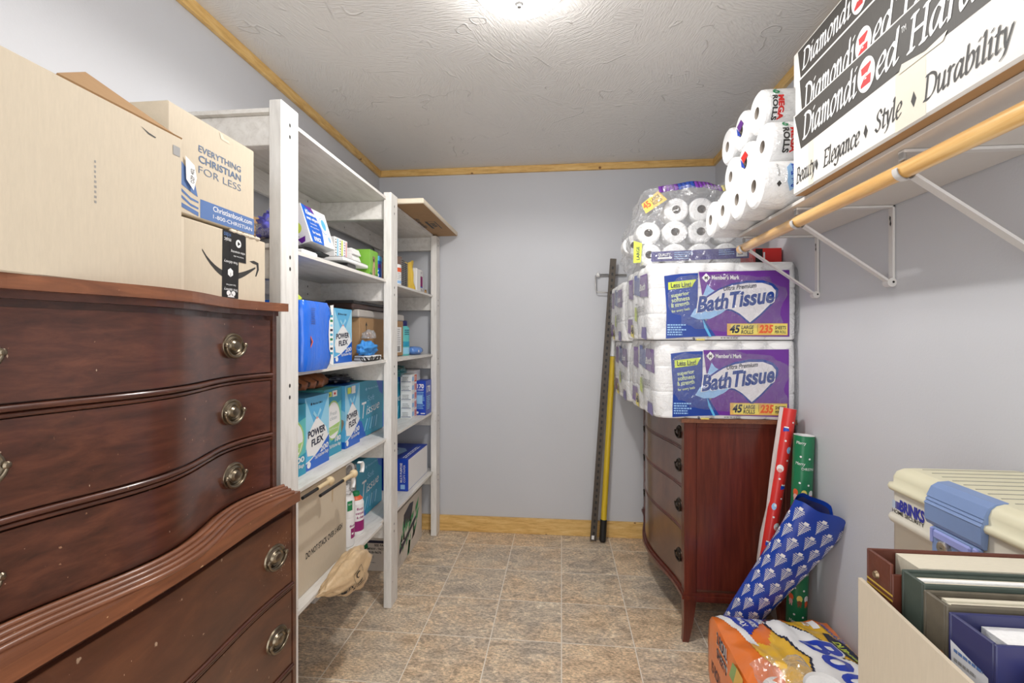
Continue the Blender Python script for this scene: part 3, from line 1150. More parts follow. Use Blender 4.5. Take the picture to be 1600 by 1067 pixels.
for (ya, yb, fa, fb) in ((1.318, 2.264, 1.409, 2.219), (2.266, 3.142, 2.311, 3.054)):
    for z in SHZ:
        z1 = z if ya < 2 else z - 0.004
        if z == 0.424 and ya < 2:
            fb = 2.175
        b = MB()
        pts = [(-1.190, ya), (-0.847, ya), (-0.847, fa), (-0.832, fa), (-0.832, fb), (-0.847, fb), (-0.847, yb), (-1.190, yb)]
        b.prism(pts, z1 - 0.012, z1, M_WPAINT, 'z')
        b.build('shelf_board', su)

# ------------------------------------------------------------------ goods on the shelves
C_SKY, C_TEAL, C_BLUE, C_NAVY = (70, 170, 222), (38, 152, 178), (24, 96, 190), (26, 40, 96)
M_SKY = pm((92, 178, 224), 0.4, var=0.08, scale=12)
M_SKY2 = pm((150, 208, 234), 0.4, var=0.08, scale=12)
M_TEAL = pm((36, 150, 182), 0.4, var=0.10, scale=10)
M_TEAL_G = pm((96, 190, 190), 0.4, var=0.10, scale=10)
M_BLUE = pm((20, 96, 196), 0.35, var=0.10, scale=10)
M_RBLUE = pm((26, 66, 176), 0.35, var=0.08, scale=10)
M_NAVY = pm((28, 34, 92), 0.35, var=0.10, scale=10)
M_PURPLE = pm((104, 40, 144), 0.3, var=0.12, scale=8, coat=0.3)
M_FBLUE = pm((24, 62, 150), 0.25, var=0.25, scale=9, coat=0.4)
M_LBLUE = pm((150, 190, 230), 0.35, var=0.08)
M_YELLOW = pm((232, 214, 110), 0.4, var=0.06)
M_LIME = pm((210, 226, 80), 0.4, var=0.05)
M_RED = pm((206, 44, 40), 0.45, var=0.06)
M_ORANGE = pm((226, 96, 52), 0.45, var=0.06)
M_PINK = pm((226, 170, 166), 0.5, var=0.06)
M_MAGENTA = pm((150, 30, 110), 0.4, var=0.05)
M_GREEN = pm((30, 130, 80), 0.45, var=0.08)
M_GRASS = pm((122, 176, 62), 0.45, var=0.15, scale=30)
M_DARKINK = pm((36, 40, 64), 0.5, var=0.05)
M_CLOTHB = pm((62, 142, 214), 0.7, var=0.12, scale=20, bump=0.4, bscale=30)
M_CLOTHY = pm((222, 186, 74), 0.75, var=0.12, scale=20, bump=0.4, bscale=26)
M_TEALBAG = pm((18, 108, 116), 0.3, var=0.25, scale=22, bump=0.5, bscale=26, coat=0.3)
M_DKBAG = pm((26, 32, 48), 0.3, var=0.3, scale=22, bump=0.5, bscale=26, coat=0.3)
M_LEATHER = pm((140, 84, 52), 0.55, var=0.25, scale=40, bump=0.2)
M_LEATHER_D = pm((56, 32, 24), 0.5, var=0.2)


def simple_box(name, label, cat, x0, x1, y0, y1, z0, z1, mat, ch=0.0015, deco=None, group=None):
    """one-piece box with its printing in the same mesh"""
    loc = ((x0 + x1) / 2, (y0 + y1) / 2, z0)
    b = MB()
    b.box((x0, y0, z0), (x1, y1, z1), mat, ch)
    if deco:
        deco(b)
    return tag(b.build(name, loc=loc), label, cat, group)


# --- top: flat carton lying on the far bay
b = MB()
b.box((-1.12, 2.335, 1.9655), (-0.683, 3.128, 1.992), M_KRAFT_L, 0.004)
f = Frame((-0.683, 2.335, 1.9655), (0, 1, 0), (-1, 0, 0))
f = Frame((-1.12, 2.335, 1.9652), (0, 1, 0), (1, 0, 0))


class Down:
    def __call__(s, a, q, off=0.0):
        return V3((-1.12 + q, 2.335 + a, 1.9654 - off))


fd = Down()
b.rect(fd, 0.004, 0.004, 0.789, 0.433, M_KRAFT_D, 1)
b.rect(fd, 0.38, 0.33, 0.56, 0.345, M_INK, 2); b.rect(fd, 0.38, 0.385, 0.56, 0.392, M_INK, 2); b.rect(fd, 0.38, 0.345, 0.386, 0.385, M_INK, 2)
b.text(fd, 'BB', 0.42, 0.352, 0.026, M_INK, 2, 0.10, bold=0.03)
b.text(fd, 'Fragile', 0.30, 0.285, 0.03, M_INK, 2, 0.24, bold=0.02, shear=0.25)
tag(b.build('flat_carton', loc=(-0.9, 2.73, 1.9655)), 'flat cardboard carton lying on top of the far bay of the white shelving', 'box')

# --- second shelf, near bay
Z2 = 1.5722
simple_box('brown_carton', 'small brown carton seen behind the near white post, second shelf', 'box', -1.165, -1.055, 1.46, 1.62, Z2, 1.715, M_KRAFT_D)
b = MB()
b.blob((-0.945, 1.50, 1.655), (0.045, 0.055, 0.05), pm((92, 92, 190), 0.3, var=0.5, scale=30, coat=0.4), 3, 0.5, 3, floor=1.62)
b.blob((-0.935, 1.49, 1.640), (0.06, 0.05, 0.035), M_FILM2, 5, 0.5, 3, floor=1.62)
tag(b.build('plastic_bag', loc=(-0.94, 1.5, 1.61)), 'clear plastic bag with something purple inside, behind the near white post', 'bag')
b = MB()
b.lathe([(0.0, 0.0), (0.05, 0.0), (0.052, 0.02), (0.045, 0.035), (0.02, 0.045), (0, 0.046)], (-0.94, 1.475, Z2), UZ, M_DGREY, 24)
tag(b.build('cap', loc=(-0.94, 1.475, Z2)), 'dark round lid behind the near white post on the second shelf', 'lid')

b = MB()
b.box((-1.05, 1.53, Z2), (-0.862, 1.63, Z2 + 0.024), M_WHITE, 0.006)
tag(b.build('white_tray', loc=(-0.95, 1.56, Z2)), 'white plastic tray under the tissue wipes box on the second shelf', 'tray')
b = MB()
b.box((-1.10, 1.637, Z2), (-0.868, 1.92, Z2 + 0.006), M_GREY, 0.001)
b.box((-1.10, 1.642, Z2 + 0.006), (-0.872, 1.90, Z2 + 0.012), M_SKY2, 0.001)
b.box((-1.10, 1.650, Z2 + 0.012), (-0.880, 1.91, Z2 + 0.018), M_GREY, 0.001)
tag(b.build('folder_stack', loc=(-0.98, 1.76, Z2)), 'thin grey folders lying flat under the tissue wipes box', 'folder')
b = MB()
b.blob((-0.905, 1.655, 1.612), (0.03, 0.10, 0.024), M_BLACK, 2, 0.4, 2.5, floor=1.5965, top=1.611)
tag(b.build('black_pouch', loc=(-0.9, 1.65, 1.5965)), 'black soft pouch under the leaning tissue wipes box', 'pouch')

wb = thing('wipes_box', 'white and blue box of wet wipes leaning back on the second shelf', 'box', (-0.93, 1.69, 1.638))
b = MB()
wdir = V3((-0.30, 0.0, 0.954)).normalized()
wn = V3((0.954, 0, 0.30)).normalized()
wo = V3((-0.872, 1.60, 1.635))
H, W, D = 0.142, 0.178, 0.075
P = [wo, wo + UY * W, wo + UY * W + wdir * H, wo + wdir * H]
Q = [p - wn * D for p in P]
b.face(P, M_WHITE); b.face(Q[::-1], M_WHITE)
for i in range(4):
    j = (i + 1) % 4
    b.face([P[i], Q[i], Q[j], P[j]][::-1] if False else [P[j], P[i], Q[i], Q[j]], M_WHITE)
f = Frame(wo, UY, wdir)
b.decal(f, [(0.0, 0.0), (0.095, 0.0), (0.105, 0.03), (0.112, 0.06), (0.10, 0.10), (0.075, H), (0.0, H)], M_BLUE, 1)
b.decal(f, [(0.012, 0), (0.0, 0), (0.0, H), (0.004, H)], M_WHITE, 2)
b.decal(f, [(0.02, H), (0.075, H), (0.09, 0.118), (0.05, 0.130)], M_PURPLE, 2)
b.text(f, 'Kleenex', 0.022, 0.108, 0.018, M_WHITE, 3, 0.07, bold=0.03, shear=0.15)
b.text(f, 'wet wipes', 0.018, 0.088, 0.014, M_WHITE, 3, 0.08, bold=0.02)
b.text(f, 'Gentle clean', 0.035, 0.072, 0.007, M_WHITE, 3, 0.045)
b.text(f, 'with a touch of lotion', 0.028, 0.058, 0.006, M_WHITE, 3, 0.06)
b.text(f, 'for hands', 0.032, 0.036, 0.011, M_WHITE, 3, 0.055, bold=0.02)
b.text(f, '8 PACK', 0.03, 0.008, 0.016, M_WHITE, 3, 0.05, bold=0.04)
b.disc(f, 0.135, 0.085, 0.027, 0.034, M_LBLUE, 2)
b.disc(f, 0.135, 0.085, 0.024, 0.031, M_WHITE, 3)
b.disc(f, 0.138, 0.090, 0.016, 0.022, M_SKY, 4)
b.disc(f, 0.155, 0.035, 0.010, 0.012, M_LBLUE, 2)
fl = Frame(wo - wn * D, wn, wdir)
b.disc(fl, 0.04, 0.06, 0.016, 0.02, M_LIME, 1)
b.decal(fl, [(0.03, 0.02), (0.06, 0.024), (0.055, 0.006), (0.04, 0.002)], M_PURPLE, 1)
b.build('carton', wb)

b = MB()
b.box((-1.10, 1.925, Z2), (-0.886, 2.0, Z2 + 0.036), M_DGREY, 0.002)
tag(b.build('dark_binder', loc=(-0.99, 1.96, Z2)), 'dark binder lying flat under the white folder, second shelf', 'binder')
b = MB()
b.box((-1.12, 1.865, Z2 + 0.037), (-0.878, 2.115, Z2 + 0.052), M_WHITE, 0.003)
b.box((-1.11, 1.87, Z2 + 0.052), (-0.884, 2.11, Z2 + 0.056), M_GREY, 0.001)
tag(b.build('white_folder', loc=(-0.99, 1.98, Z2 + 0.037)), 'white flat folder sticking out beside the dog picture box', 'folder')
for k in range(3):
    y = 1.895 + k * 0.04
    b = MB()
    b.box((-1.06, y, Z2 + 0.0565), (-0.93, y + 0.038, Z2 + 0.142), M_WHITE, 0.0015)
    f = front_x(-0.93, y, Z2 + 0.0565)
    for i in range(7):
        b.rect(f, 0.004, 0.006 + i * 0.011, 0.012 + 0.004 * (i % 2), 0.010 + i * 0.011, (M_INK, M_PURPLE)[k > 1], 1)
    b.rect(f, 0.02, 0.004, 0.032, 0.08, (M_SKY2, M_LIME, M_PINK)[k], 1)
    tag(b.build('small_white_box', loc=(-0.995, y + 0.02, Z2 + 0.0565)), ('thin white box with black print, nearest of three beside the wipes', 'thin white box with green stripe, middle of three beside the wipes', 'thin white box with pink stripe, farthest of three beside the wipes')[k], 'box', 'thin white boxes on the second shelf')
b = MB()
for i in range(9):
    b.box((-1.02 + 0.002 * (i % 3), 2.022, Z2 + 0.0565 + i * 0.0068), (-0.915 + 0.003 * ((i * 7) % 4), 2.10, Z2 + 0.0565 + i * 0.0068 + 0.0062), M_PAPERW, 0.001)
tag(b.build('napkin_stack', loc=(-0.97, 2.06, Z2 + 0.0565)), 'stack of white paper napkins on the white folder', 'napkins')
simple_box('grey_carton', 'dark grey box standing behind the white napkins', 'box', -1.14, -1.03, 2.03, 2.11, Z2 + 0.0565, Z2 + 0.155, M_DGREY)


def dog(b):
    f = front_x(-0.872, 2.118, Z2)
    b.rect(f, 0.0, 0.0, 0.098, 0.022, pm((70, 130, 40), 0.5, var=0.2, scale=60), 1)
    b.decal(f, [(0.03, 0.012), (0.062, 0.012), (0.066, 0.03), (0.06, 0.06), (0.058, 0.08), (0.04, 0.08), (0.036, 0.055), (0.028, 0.03)], pm((186, 156, 124), 0.6), 2)
    b.disc(f, 0.047, 0.087, 0.014, 0.016, pm((160, 130, 104), 0.6), 3)
    b.disc(f, 0.045, 0.083, 0.008, 0.008, M_LEATHER_D, 4)
    b.decal(f, [(0.034, 0.098), (0.041, 0.100), (0.037, 0.088)], M_LEATHER_D, 4)
    b.decal(f, [(0.053, 0.100), (0.060, 0.096), (0.057, 0.088)], M_LEATHER_D, 4)
    b.rect(f, 0.050, 0.010, 0.056, 0.05, M_LEATHER_D, 3)


simple_box('picture_box', 'bright green box with a small dog picture on the second shelf', 'box', -1.05, -0.872, 2.118, 2.216, Z2, Z2 + 0.128, M_GRASS, 0.001, dog)
b = MB()
b.lathe([(0, 0), (0.045, 0), (0.047, 0.005), (0.047, 0.095), (0.044, 0.098)], (-0.925, 2.275, Z2), UZ, M_BLUE, 28)
b.lathe([(0.049, 0.095), (0.049, 0.115), (0.046, 0.12), (0.0, 0.121)], (-0.925, 2.275, Z2), UZ, M_SKY, 28)
f = Cyl((-0.925, 2.275, Z2), UZ, 0.047, (0.75, -0.66, 0))
b.text(f, '%', -0.014, 0.02, 0.03, M_WHITE, 2, 0.028, bold=0.03)
b.rect(f, -0.03, 0.06, 0.03, 0.08, M_PURPLE, 1, 8)
tag(b.build('blue_tub', loc=(-0.925, 2.275, Z2)), 'round blue tub with lid beside the dog picture box', 'tub')

# --- second shelf, far bay
Z2b = 1.5682
b = MB()
b.lathe([(0, 0), (0.033, 0), (0.034, 0.004), (0.034, 0.12), (0.03, 0.124), (0, 0.124)], (-0.905, 2.545, Z2b), UZ, M_WHITE, 24)
f = Cyl((-0.905, 2.545, Z2b), UZ, 0.034, (0.6, -0.8, 0))
b.rect(f, -0.03, 0.082, 0.045, 0.105, M_ORANGE, 1, 10)
b.rect(f, -0.03, 0.02, 0.045, 0.035, M_LBLUE, 1, 10)
b.lines(f, -0.01, 0.072, 0.04, 4, 0.01, 0.004, M_GREY, 2, 4)
tag(b.build('spray_can', loc=(-0.905, 2.545, Z2b)), 'white canister with orange label beside the middle post, second shelf', 'can')
for k in range(3):
    y = 2.592 + k * 0.046
    b = MB()
    b.box((-1.10, y, Z2b), (-0.890, y + 0.030, Z2b + 0.178 - 0.012 * k), M_DGREY if k else pm((120, 96, 84), 0.6), 0.002)
    for i in range(15):
        z = Z2b + 0.012 + i * 0.0105
        b.tube([(-0.892 + 0.009 * math.sin(2 * PI * t / 10), y + 0.015 + 0.012 * math.cos(2 * PI * t / 10), z + 0.0006 * t) for t in range(11)], 0.0017, M_GREY, 5)
    tag(b.build('spiral_notebook', loc=(-0.995, y + 0.015, Z2b)), 'spiral notebook on edge, ' + ('nearest the canister', 'middle of the three on the second shelf', 'nearest the yellow bag')[k], 'notebook', 'spiral notebooks on the second shelf')
b = MB()
rows = []
for i in range(15):
    t = i / 14
    w = 0.052 * (1 - 0.45 * math.sin(min(1, t * 1.15) * PI * 0.9) ** 2) + (0.03 * max(0, t - 0.86) / 0.14)
    w2 = 0.05 * (1 - 0.35 * t)
    row = []
    for j in range(28):
        a = 2 * PI * j / 28
        k = 1 + 0.16 * math.sin(a * 7 + t * 3) + 0.12 * noise.noise(V3((math.cos(a) * 2, math.sin(a) * 2, t * 4)))
        row.append(V3((-0.93 + w2 * k * math.cos(a), 2.80 + w * k * math.sin(a) + 0.012 * t, Z2b + 0.001 + 0.178 * t + (0.02 * math.sin(a * 2 + 0.5) * max(0, t - 0.8) * 4))))
    rows.append(row)
b.grid(rows, M_CLOTHY, True, True)
b.face(rows[0], M_CLOTHY); b.face(rows[-1], M_CLOTHY)
tag(b.build('yellow_bag', loc=(-0.93, 2.8, Z2b)), 'gathered yellow cloth bag standing on the second shelf', 'bag')


def wm(b):
    f = front_x(-0.892, 2.90, Z2b)
    b.rect(f, 0.08, 0.05, 0.125, 0.115, M_MAGENTA, 1)
    b.rect(f, 0.08, 0.043, 0.125, 0.05, M_BLUE, 1)
    b.text(f, 'and', 0.085, 0.134, 0.01, M_DARKINK, 2, 0.025)
    b.lines(f, 0.085, 0.03, 0.04, 2, 0.008, 0.003, M_GREY, 2)


simple_box('labelled_box', 'white box with magenta label at the far end of the second shelf', 'box', -1.0, -0.892, 2.90, 3.045, Z2b, Z2b + 0.158, M_WHITE, 0.006, wm)
b = MB()
b.tube([(-0.868, 3.012 + 0.014 * math.cos(t), Z2b + 0.0165 + 0.014 * math.sin(t)) for t in [2 * PI * k / 20 for k in range(21)]], 0.003, pm((196, 150, 80), 0.3, 0.7), 6, cap=False)
tag(b.build('ring', loc=(-0.868, 3.012, Z2b)), 'small brass ring on the shelf edge by the far post', 'ring')

# --- third shelf, near bay
Z3 = 1.1882
simple_box('green_carton', 'narrow green carton glimpsed between the smile box and the near post', 'box', -1.06, -0.955, 1.376, 1.409, Z3, 1.462, M_GREEN)
pk = thing('towel_pack', 'shiny blue film pack of paper towels on the third shelf', 'pack', (-0.94, 1.525, Z3))
M_TFILM = pm((24, 108, 226), 0.22, var=0.22, scale=9, bump=0.35, bscale=34, coat=0.6, stretch=(1, 3.5, 0.5))
b = MB()
rows = []
NP = 96
for i in range(13):
    t = i / 12
    ins = 0.010 * (abs(2 * t - 1) ** 6)
    row = []
    for j in range(NP):
        a = 2 * PI * j / NP
        ca, sa = math.cos(a), math.sin(a)
        k = (abs(ca) ** 16 + abs(sa) ** 16) ** (-1 / 16)
        nz = 0.002 * noise.noise(V3((ca * 3, sa * 3, t * 4)))
        row.append(V3((-0.94 + (0.148 - ins + nz) * ca * k, 1.508 + (0.094 - ins + nz) * sa * k, Z3 + 0.001 + 0.226 * t)))
    rows.append(row)
b.grid(rows, M_TFILM, True, True)
b.face(rows[0], M_TFILM); b.face(rows[-1], M_TFILM)
f = front_x(-0.7905, 1.447, Z3)
b.decal(f, [(0.125, 0.02), (0.153, 0.012), (0.153, 0.222), (0.128, 0.218), (0.138, 0.19), (0.122, 0.165), (0.118, 0.12), (0.122, 0.07), (0.136, 0.045)], M_WHITE, 2)
for i in range(9):
    b.rect(f, 0.128, 0.05 + i * 0.016, 0.147, 0.058 + i * 0.016, (M_TEAL, M_DARKINK, M_SKY2, M_GREEN)[i % 4], 3)
b.decal(f, [(0.0, 0.075), (0.016, 0.095), (0.0, 0.115)], M_ORANGE, 2)
b.decal(f, [(0.0, 0.083), (0.009, 0.095), (0.0, 0.107)], M_NAVY, 3)
b.lines(f, 0.004, 0.20, 0.03, 9, 0.006, 0.002, M_NAVY, 2, 8)
b.build('wrapper', pk)
b = MB()
b.blob((-0.93, 1.56, 1.437), (0.022, 0.022, 0.020), M_NAVY, 2, 0.3, floor=1.4165)
b.blob((-0.93, 1.60, 1.433), (0.018, 0.024, 0.017), M_LIME, 5, 0.3, floor=1.4165)
tag(b.build('toy_bundle', loc=(-0.93, 1.58, 1.4165)), 'small navy and yellow object on top of the blue towel pack', 'toy')


def flex_box(b, x, y0, y1, z0, z1, count, sub=True, window=None):
    """kitchen bag box front: sky blue, tied white bag, name, diagonal blue corner"""
    f = front_x(x, y0, z0)
    w, h = y1 - y0, z1 - z0
    b.decal(f, [(0, 0), (w, 0), (w, h), (0, h)], M_SKY, 1)
    b.decal(f, [(0, h), (0.35 * w, 0.62 * h), (0.08 * w, 0.30 * h), (0, 0.30 * h)], M_SKY2, 2)
    b.decal(f, [(w, h), (0.62 * w, 0.64 * h), (0.92 * w, 0.30 * h), (w, 0.30 * h)], M_SKY2, 2)
    bag = [(0.08, .2), (0.03, .34), (0.10, .5), (0.28, .60), (0.42, .68), (0.52, .69), (0.66, .62), (0.86, .52), (0.95, .40), (0.92, .24), (0.5, .16)]
    b.decal(f, [(p * w, q * h) for p, q in bag], M_WHITE, 3)
    b.decal(f, [(p * w, q * h) for p, q in [(0.46, .68), (0.30, .76), (0.34, .80), (0.46, .73)]], M_SKY2, 4)
    b.decal(f, [(p * w, q * h) for p, q in [(0.48, .68), (0.66, .78), (0.60, .82), (0.49, .73)]], M_SKY2, 4)
    b.disc(f, 0.475 * w, 0.69 * h, 0.05 * w, 0.015 * h, M_PINK, 5, 10)
    n = 8
    edge = [(i / n * w, (0.10 + 0.30 * (i / n) ** 1.5) * h) for i in range(n + 1)]
    b.decal(f, [(0, 0), (w, 0)] + edge[::-1], M_BLUE, 4)
    b.decal(f, edge + [(x_, y_ + 0.018 * h) for x_, y_ in edge[::-1]], M_WHITE, 5)
    b.text(f, 'POWER', 0.10 * w, 0.44 * h, 0.095 * h, M_DARKINK, 6, 0.72 * w, bold=0.03, warp=lambda t: 0.03 * h * t)
    b.text(f, 'FLEX', 0.24 * w, 0.31 * h, 0.095 * h, M_DARKINK, 6, 0.50 * w, bold=0.03, warp=lambda t: 0.03 * h * t)
    b.text(f, count, 0.60 * w, 0.185 * h, 0.075 * h, M_WHITE, 6, 0.36 * w, bold=0.03, warp=lambda t: 0.03 * h * t)
    b.text(f, 'Tall Kitchen Bags', 0.36 * w, 0.115 * h, 0.05 * h, M_WHITE, 6, 0.60 * w, bold=0.015, warp=lambda t: 0.03 * h * t)
    b.text(f, "Member's Mark", 0.30 * w, 0.885 * h, 0.032 * h, M_DARKINK, 6, 0.40 * w, bold=0.01)
    b.decal(f, [(0.20 * w, 0.90 * h), (0.235 * w, 0.875 * h), (0.27 * w, 0.90 * h), (0.235 * w, 0.925 * h)], M_DARKINK, 6)
    b.disc(f, 0.13 * w, 0.075 * h, 0.075 * w, 0.045 * h, M_WHITE, 6, 14)


simple_box('bag_box', 'sky blue box of kitchen bags standing alone on the third shelf', 'box', -1.05, -0.93, 1.888, 2.055, Z3, 1.418, M_SKY, 0.001,
           lambda b: flex_box(b, -0.93, 1.888, 2.055, Z3, 1.418, '200'), 'kitchen bag boxes')
simple_box('white_carton', 'small white carton beside the blue bag box on the third shelf', 'box', -1.05, -0.955, 2.063, 2.115, Z3, 1.318, M_WHITE, 0.002)


def arrow_box(b):
    f = front_x(-0.93, 2.14, Z3)
    b.rect(f, 0.062, 0.105, 0.092, 0.109, M_INK, 1)
    b.rect(f, 0.075, 0.115, 0.080, 0.175, M_INK, 1)
    b.decal(f, [(0.062, 0.158), (0.0775, 0.182), (0.093, 0.158), (0.0775, 0.168)], M_INK, 1)
    b.rect(f, 0.47, 0.02, 0.585, 0.165, M_WHITE, 1)
    for i in range(9):
        b.rect(f, 0.49, 0.026 + i * 0.0035, 0.56, 0.028 + i * 0.0035, M_INK, 2)
    b.lines(f, 0.49, 0.15, 0.08, 8, 0.012, 0.004, M_GREY, 2, 11)


simple_box('arrow_carton', 'brown carton with an up arrow and shipping label, third shelf', 'box', -1.165, -0.93, 2.14, 2.755, Z3, 1.388, M_KRAFT_D, 0.002, arrow_box)
simple_box('grey_case', 'flat pale grey case lying on the arrow carton', 'case', -1.15, -0.925, 2.12, 2.76, 1.3885, 1.425, pm((176, 170, 164), 0.5, var=0.1), 0.006)
b = MB()
b.box((-1.14, 2.09, 1.4255), (-0.94, 2.70, 1.452), pm((66, 44, 38), 0.45, var=0.25, scale=14), 0.006)
b.box((-1.10, 2.14, 1.4525), (-0.96, 2.60, 1.4695), M_DGREY, 0.004)
tag(b.build('dark_case', loc=(-1.04, 2.40, 1.4255)), 'dark brown flat case on top of the pale grey case', 'case')
b = MB()
b.box((-1.0, 2.13 - 0.02, Z3), (-0.935 + 0.07, 2.215, Z3 + 0.008), M_GREY, 0.001)
pad = b
b2 = MB()
for i in range(4):
    b2.box((-0.925, 2.065 + 0.003 * i, Z3 + i * 0.0062), (-0.852 - 0.003 * (i % 2), 2.215, Z3 + i * 0.0062 + 0.0056), (M_GREY, M_WHITE, M_GREY, M_PAPERW)[i], 0.001)
tag(b2.build('paper_pad', loc=(-0.89, 2.14, Z3)), 'grey and white papers lying under the blue cloth', 'paper')
b = MB()
b.blob((-0.89, 2.13, 1.244), (0.032, 0.085, 0.034), M_CLOTHB, 9, 0.45, 2.6, 40, 24, floor=Z3 + 0.026, top=1.2905)
tag(b.build('blue_cloth', loc=(-0.89, 2.13, 1.214)), 'crumpled bright blue plastic cloth on the third shelf', 'cloth')
b = MB()
b.blob((-0.895, 2.165, 1.303), (0.024, 0.055, 0.026), M_FILM2, 4, 0.35, 3, 24, 14, floor=1.291)
tag(b.build('clear_bag', loc=(-0.895, 2.175, 1.265)), 'small clear plastic bag on the blue cloth, third shelf', 'bag')
b = MB()
pts = [V3((-0.845 - 0.006 * math.sin(t * 2.1), 1.97 + 0.10 * t / 6 + 0.018 * math.cos(t * 3), Z3 + 0.004 + 0.018 * max(0, math.sin(t * 2.4)))) for t in [k * 0.25 for k in range(48)]]
b.tube(pts, 0.0022, M_BLACK, 6)
tag(b.build('black_cable', loc=(-0.845, 2.05, Z3)), 'loose black cable lying at the edge of the third shelf', 'cable')

# --- third shelf, far bay
Z3b = 1.1842
b = MB()
b.lathe([(0, 0), (0.040, 0), (0.042, 0.004), (0.042, 0.165), (0.030, 0.178)], (-0.955, 2.815, Z3b), UZ, M_TEAL_G, 24, (1, 0.95))
b.lathe([(0.030, 0.175), (0.030, 0.205), (0.027, 0.21), (0, 0.21)], (-0.955, 2.815, Z3b), UZ, M_NAVY, 20)
f = Cyl((-0.955, 2.815, Z3b), UZ, 0.042, (0.7, -0.7, 0))
b.rect(f, -0.03, 0.01, 0.06, 0.05, M_SKY2, 1, 10)
b.rect(f, -0.03, 0.055, 0.06, 0.085, M_TEAL, 1, 10)
b.lines(f, -0.005, 0.15, 0.04, 3, 0.012, 0.005, M_NAVY, 2, 2)
tag(b.build('teal_canister', loc=(-0.955, 2.815, Z3b)), 'tall teal canister with navy cap beside the arrow carton', 'canister')
b = MB()
M_WIPEP = pm((96, 142, 214), 0.3, var=0.35, scale=26, coat=0.4)
b.blob((-0.925, 2.955, Z3b + 0.026), (0.05, 0.085, 0.028), M_WIPEP, 8, 0.15, 2, 32, 14, floor=Z3b + 0.0005)
f = front_x(-0.876, 2.87, Z3b)
b.rect(f, 0.01, 0.018, 0.03, 0.032, M_WHITE, 1)
tag(b.build('wipes_pack', loc=(-0.925, 2.955, Z3b)), 'soft blue pack of wipes at the far end of the third shelf', 'pack')

# --- fourth shelf, near bay
Z4 = 0.8132


def fresh_box(b, x, y0, y1, z0, z1, count):
    f = front_x(x, y0, z0)
    w, h = y1 - y0, z1 - z0
    b.decal(f, [(0, 0), (w, 0), (w, h), (0, h)], M_TEAL_G, 1)
    b.decal(f, [(0, h), (w, h), (w, 0.8 * h), (0.5 * w, 0.72 * h), (0, 0.75 * h)], M_TEAL, 2)
    b.disc(f, 0.5 * w, 0.52 * h, 0.44 * w, 0.30 * h, pm((170, 206, 120), 0.4), 3)
    b.disc(f, 0.5 * w, 0.52 * h, 0.40 * w, 0.275 * h, M_WHITE, 4)
    b.text(f, 'Fresh', 0.3 * w, 0.60 * h, 0.06 * h, pm((160, 170, 175), 0.5), 5, 0.4 * w, shear=0.2)
    b.text(f, 'clean', 0.3 * w, 0.53 * h, 0.06 * h, pm((160, 170, 175), 0.5), 5, 0.4 * w, shear=0.2)
    b.decal(f, [(0.12 * w, 0.42 * h), (0.88 * w, 0.47 * h), (0.78 * w, 0.34 * h), (0.3 * w, 0.30 * h)], pm((170, 206, 120), 0.4), 5)
    b.text(f, 'Tall Kitchen', 0.22 * w, 0.385 * h, 0.03 * h, M_WHITE, 6, 0.55 * w)
    b.decal(f, [(0, 0), (w, 0), (w, 0.30 * h), (0, 0.16 * h)], M_TEAL, 3)
    b.text(f, count, 0.58 * w, 0.19 * h, 0.075 * h, M_WHITE, 6, 0.36 * w, bold=0.03)
    b.text(f, 'Tall Kitchen Bags', 0.25 * w, 0.115 * h, 0.05 * h, M_WHITE, 6, 0.68 * w, bold=0.015)
    b.rect(f, 0.10 * w, 0.885 * h, 0.40 * w, 0.955 * h, M_LIME, 5)
    b.rect(f, 0.44 * w, 0.875 * h, 0.72 * w, 0.965 * h, M_WHITE, 5)
    b.text(f, '20', 0.16 * w, 0.90 * h, 0.035 * h, M_DARKINK, 6, 0.16 * w, bold=0.03)
    b.disc(f, 0.58 * w, 0.92 * h, 0.06 * w, 0.02 * h, M_RED, 6, 10)


simple_box('bag_box', 'teal box of kitchen bags partly behind the near post, fourth shelf', 'box', -1.06, -0.906, 1.425, 1.625, Z4, 1.062, M_TEAL, 0.001,
           lambda b: fresh_box(b, -0.906, 1.425, 1.625, Z4, 1.062, '200'), 'kitchen bag boxes')
simple_box('bag_box', 'sky blue kitchen bag box marked 200 on the fourth shelf', 'box', -1.06, -0.912, 1.632, 1.808, Z4, 1.078, M_SKY, 0.001,
           lambda b: flex_box(b, -0.912, 1.632, 1.808, Z4, 1.078, '200'), 'kitchen bag boxes')
simple_box('bag_box', 'green and teal kitchen bag box marked 180 on the fourth shelf', 'box', -1.06, -0.934, 1.815, 1.962, Z4, 1.086, M_TEAL_G, 0.001,
           lambda b: fresh_box(b, -0.934, 1.815, 1.962, Z4, 1.086, '180'), 'kitchen bag boxes')


def gable(b):
    flex_box(b, -0.928, 1.985, 2.135, Z4, 1.086, '100')
    f = front_x(-0.928, 1.985, Z4)
    b.rect(f, 0.02, 0.235, 0.055, 0.262, M_LIME, 7)
    b.rect(f, 0.06, 0.232, 0.10, 0.266, M_WHITE, 7)
    f2 = front_my(1.985, -1.06, Z4)
    b.decal(f2, [(0, 0.03), (0.132, 0.03), (0.132, 0.273), (0, 0.273)], M_SKY, 1)
    b.decal(f2, [(0.03, 0.05), (0.11, 0.05), (0.128, 0.11), (0.115, 0.17), (0.02, 0.2)], pm((150, 132, 112), 0.8, var=0.1), 2)
    b.decal(f2, [(0.0, 0.19), (0.132, 0.12), (0.132, 0.16), (0.0, 0.23)], M_SKY2, 3)


simple_box('bag_box', 'opened sky blue kitchen bag box beside the tissue pack, fourth shelf', 'box', -1.06, -0.928, 1.985, 2.135, Z4, 1.086, M_BLUE, 0.001, gable, 'kitchen bag boxes')


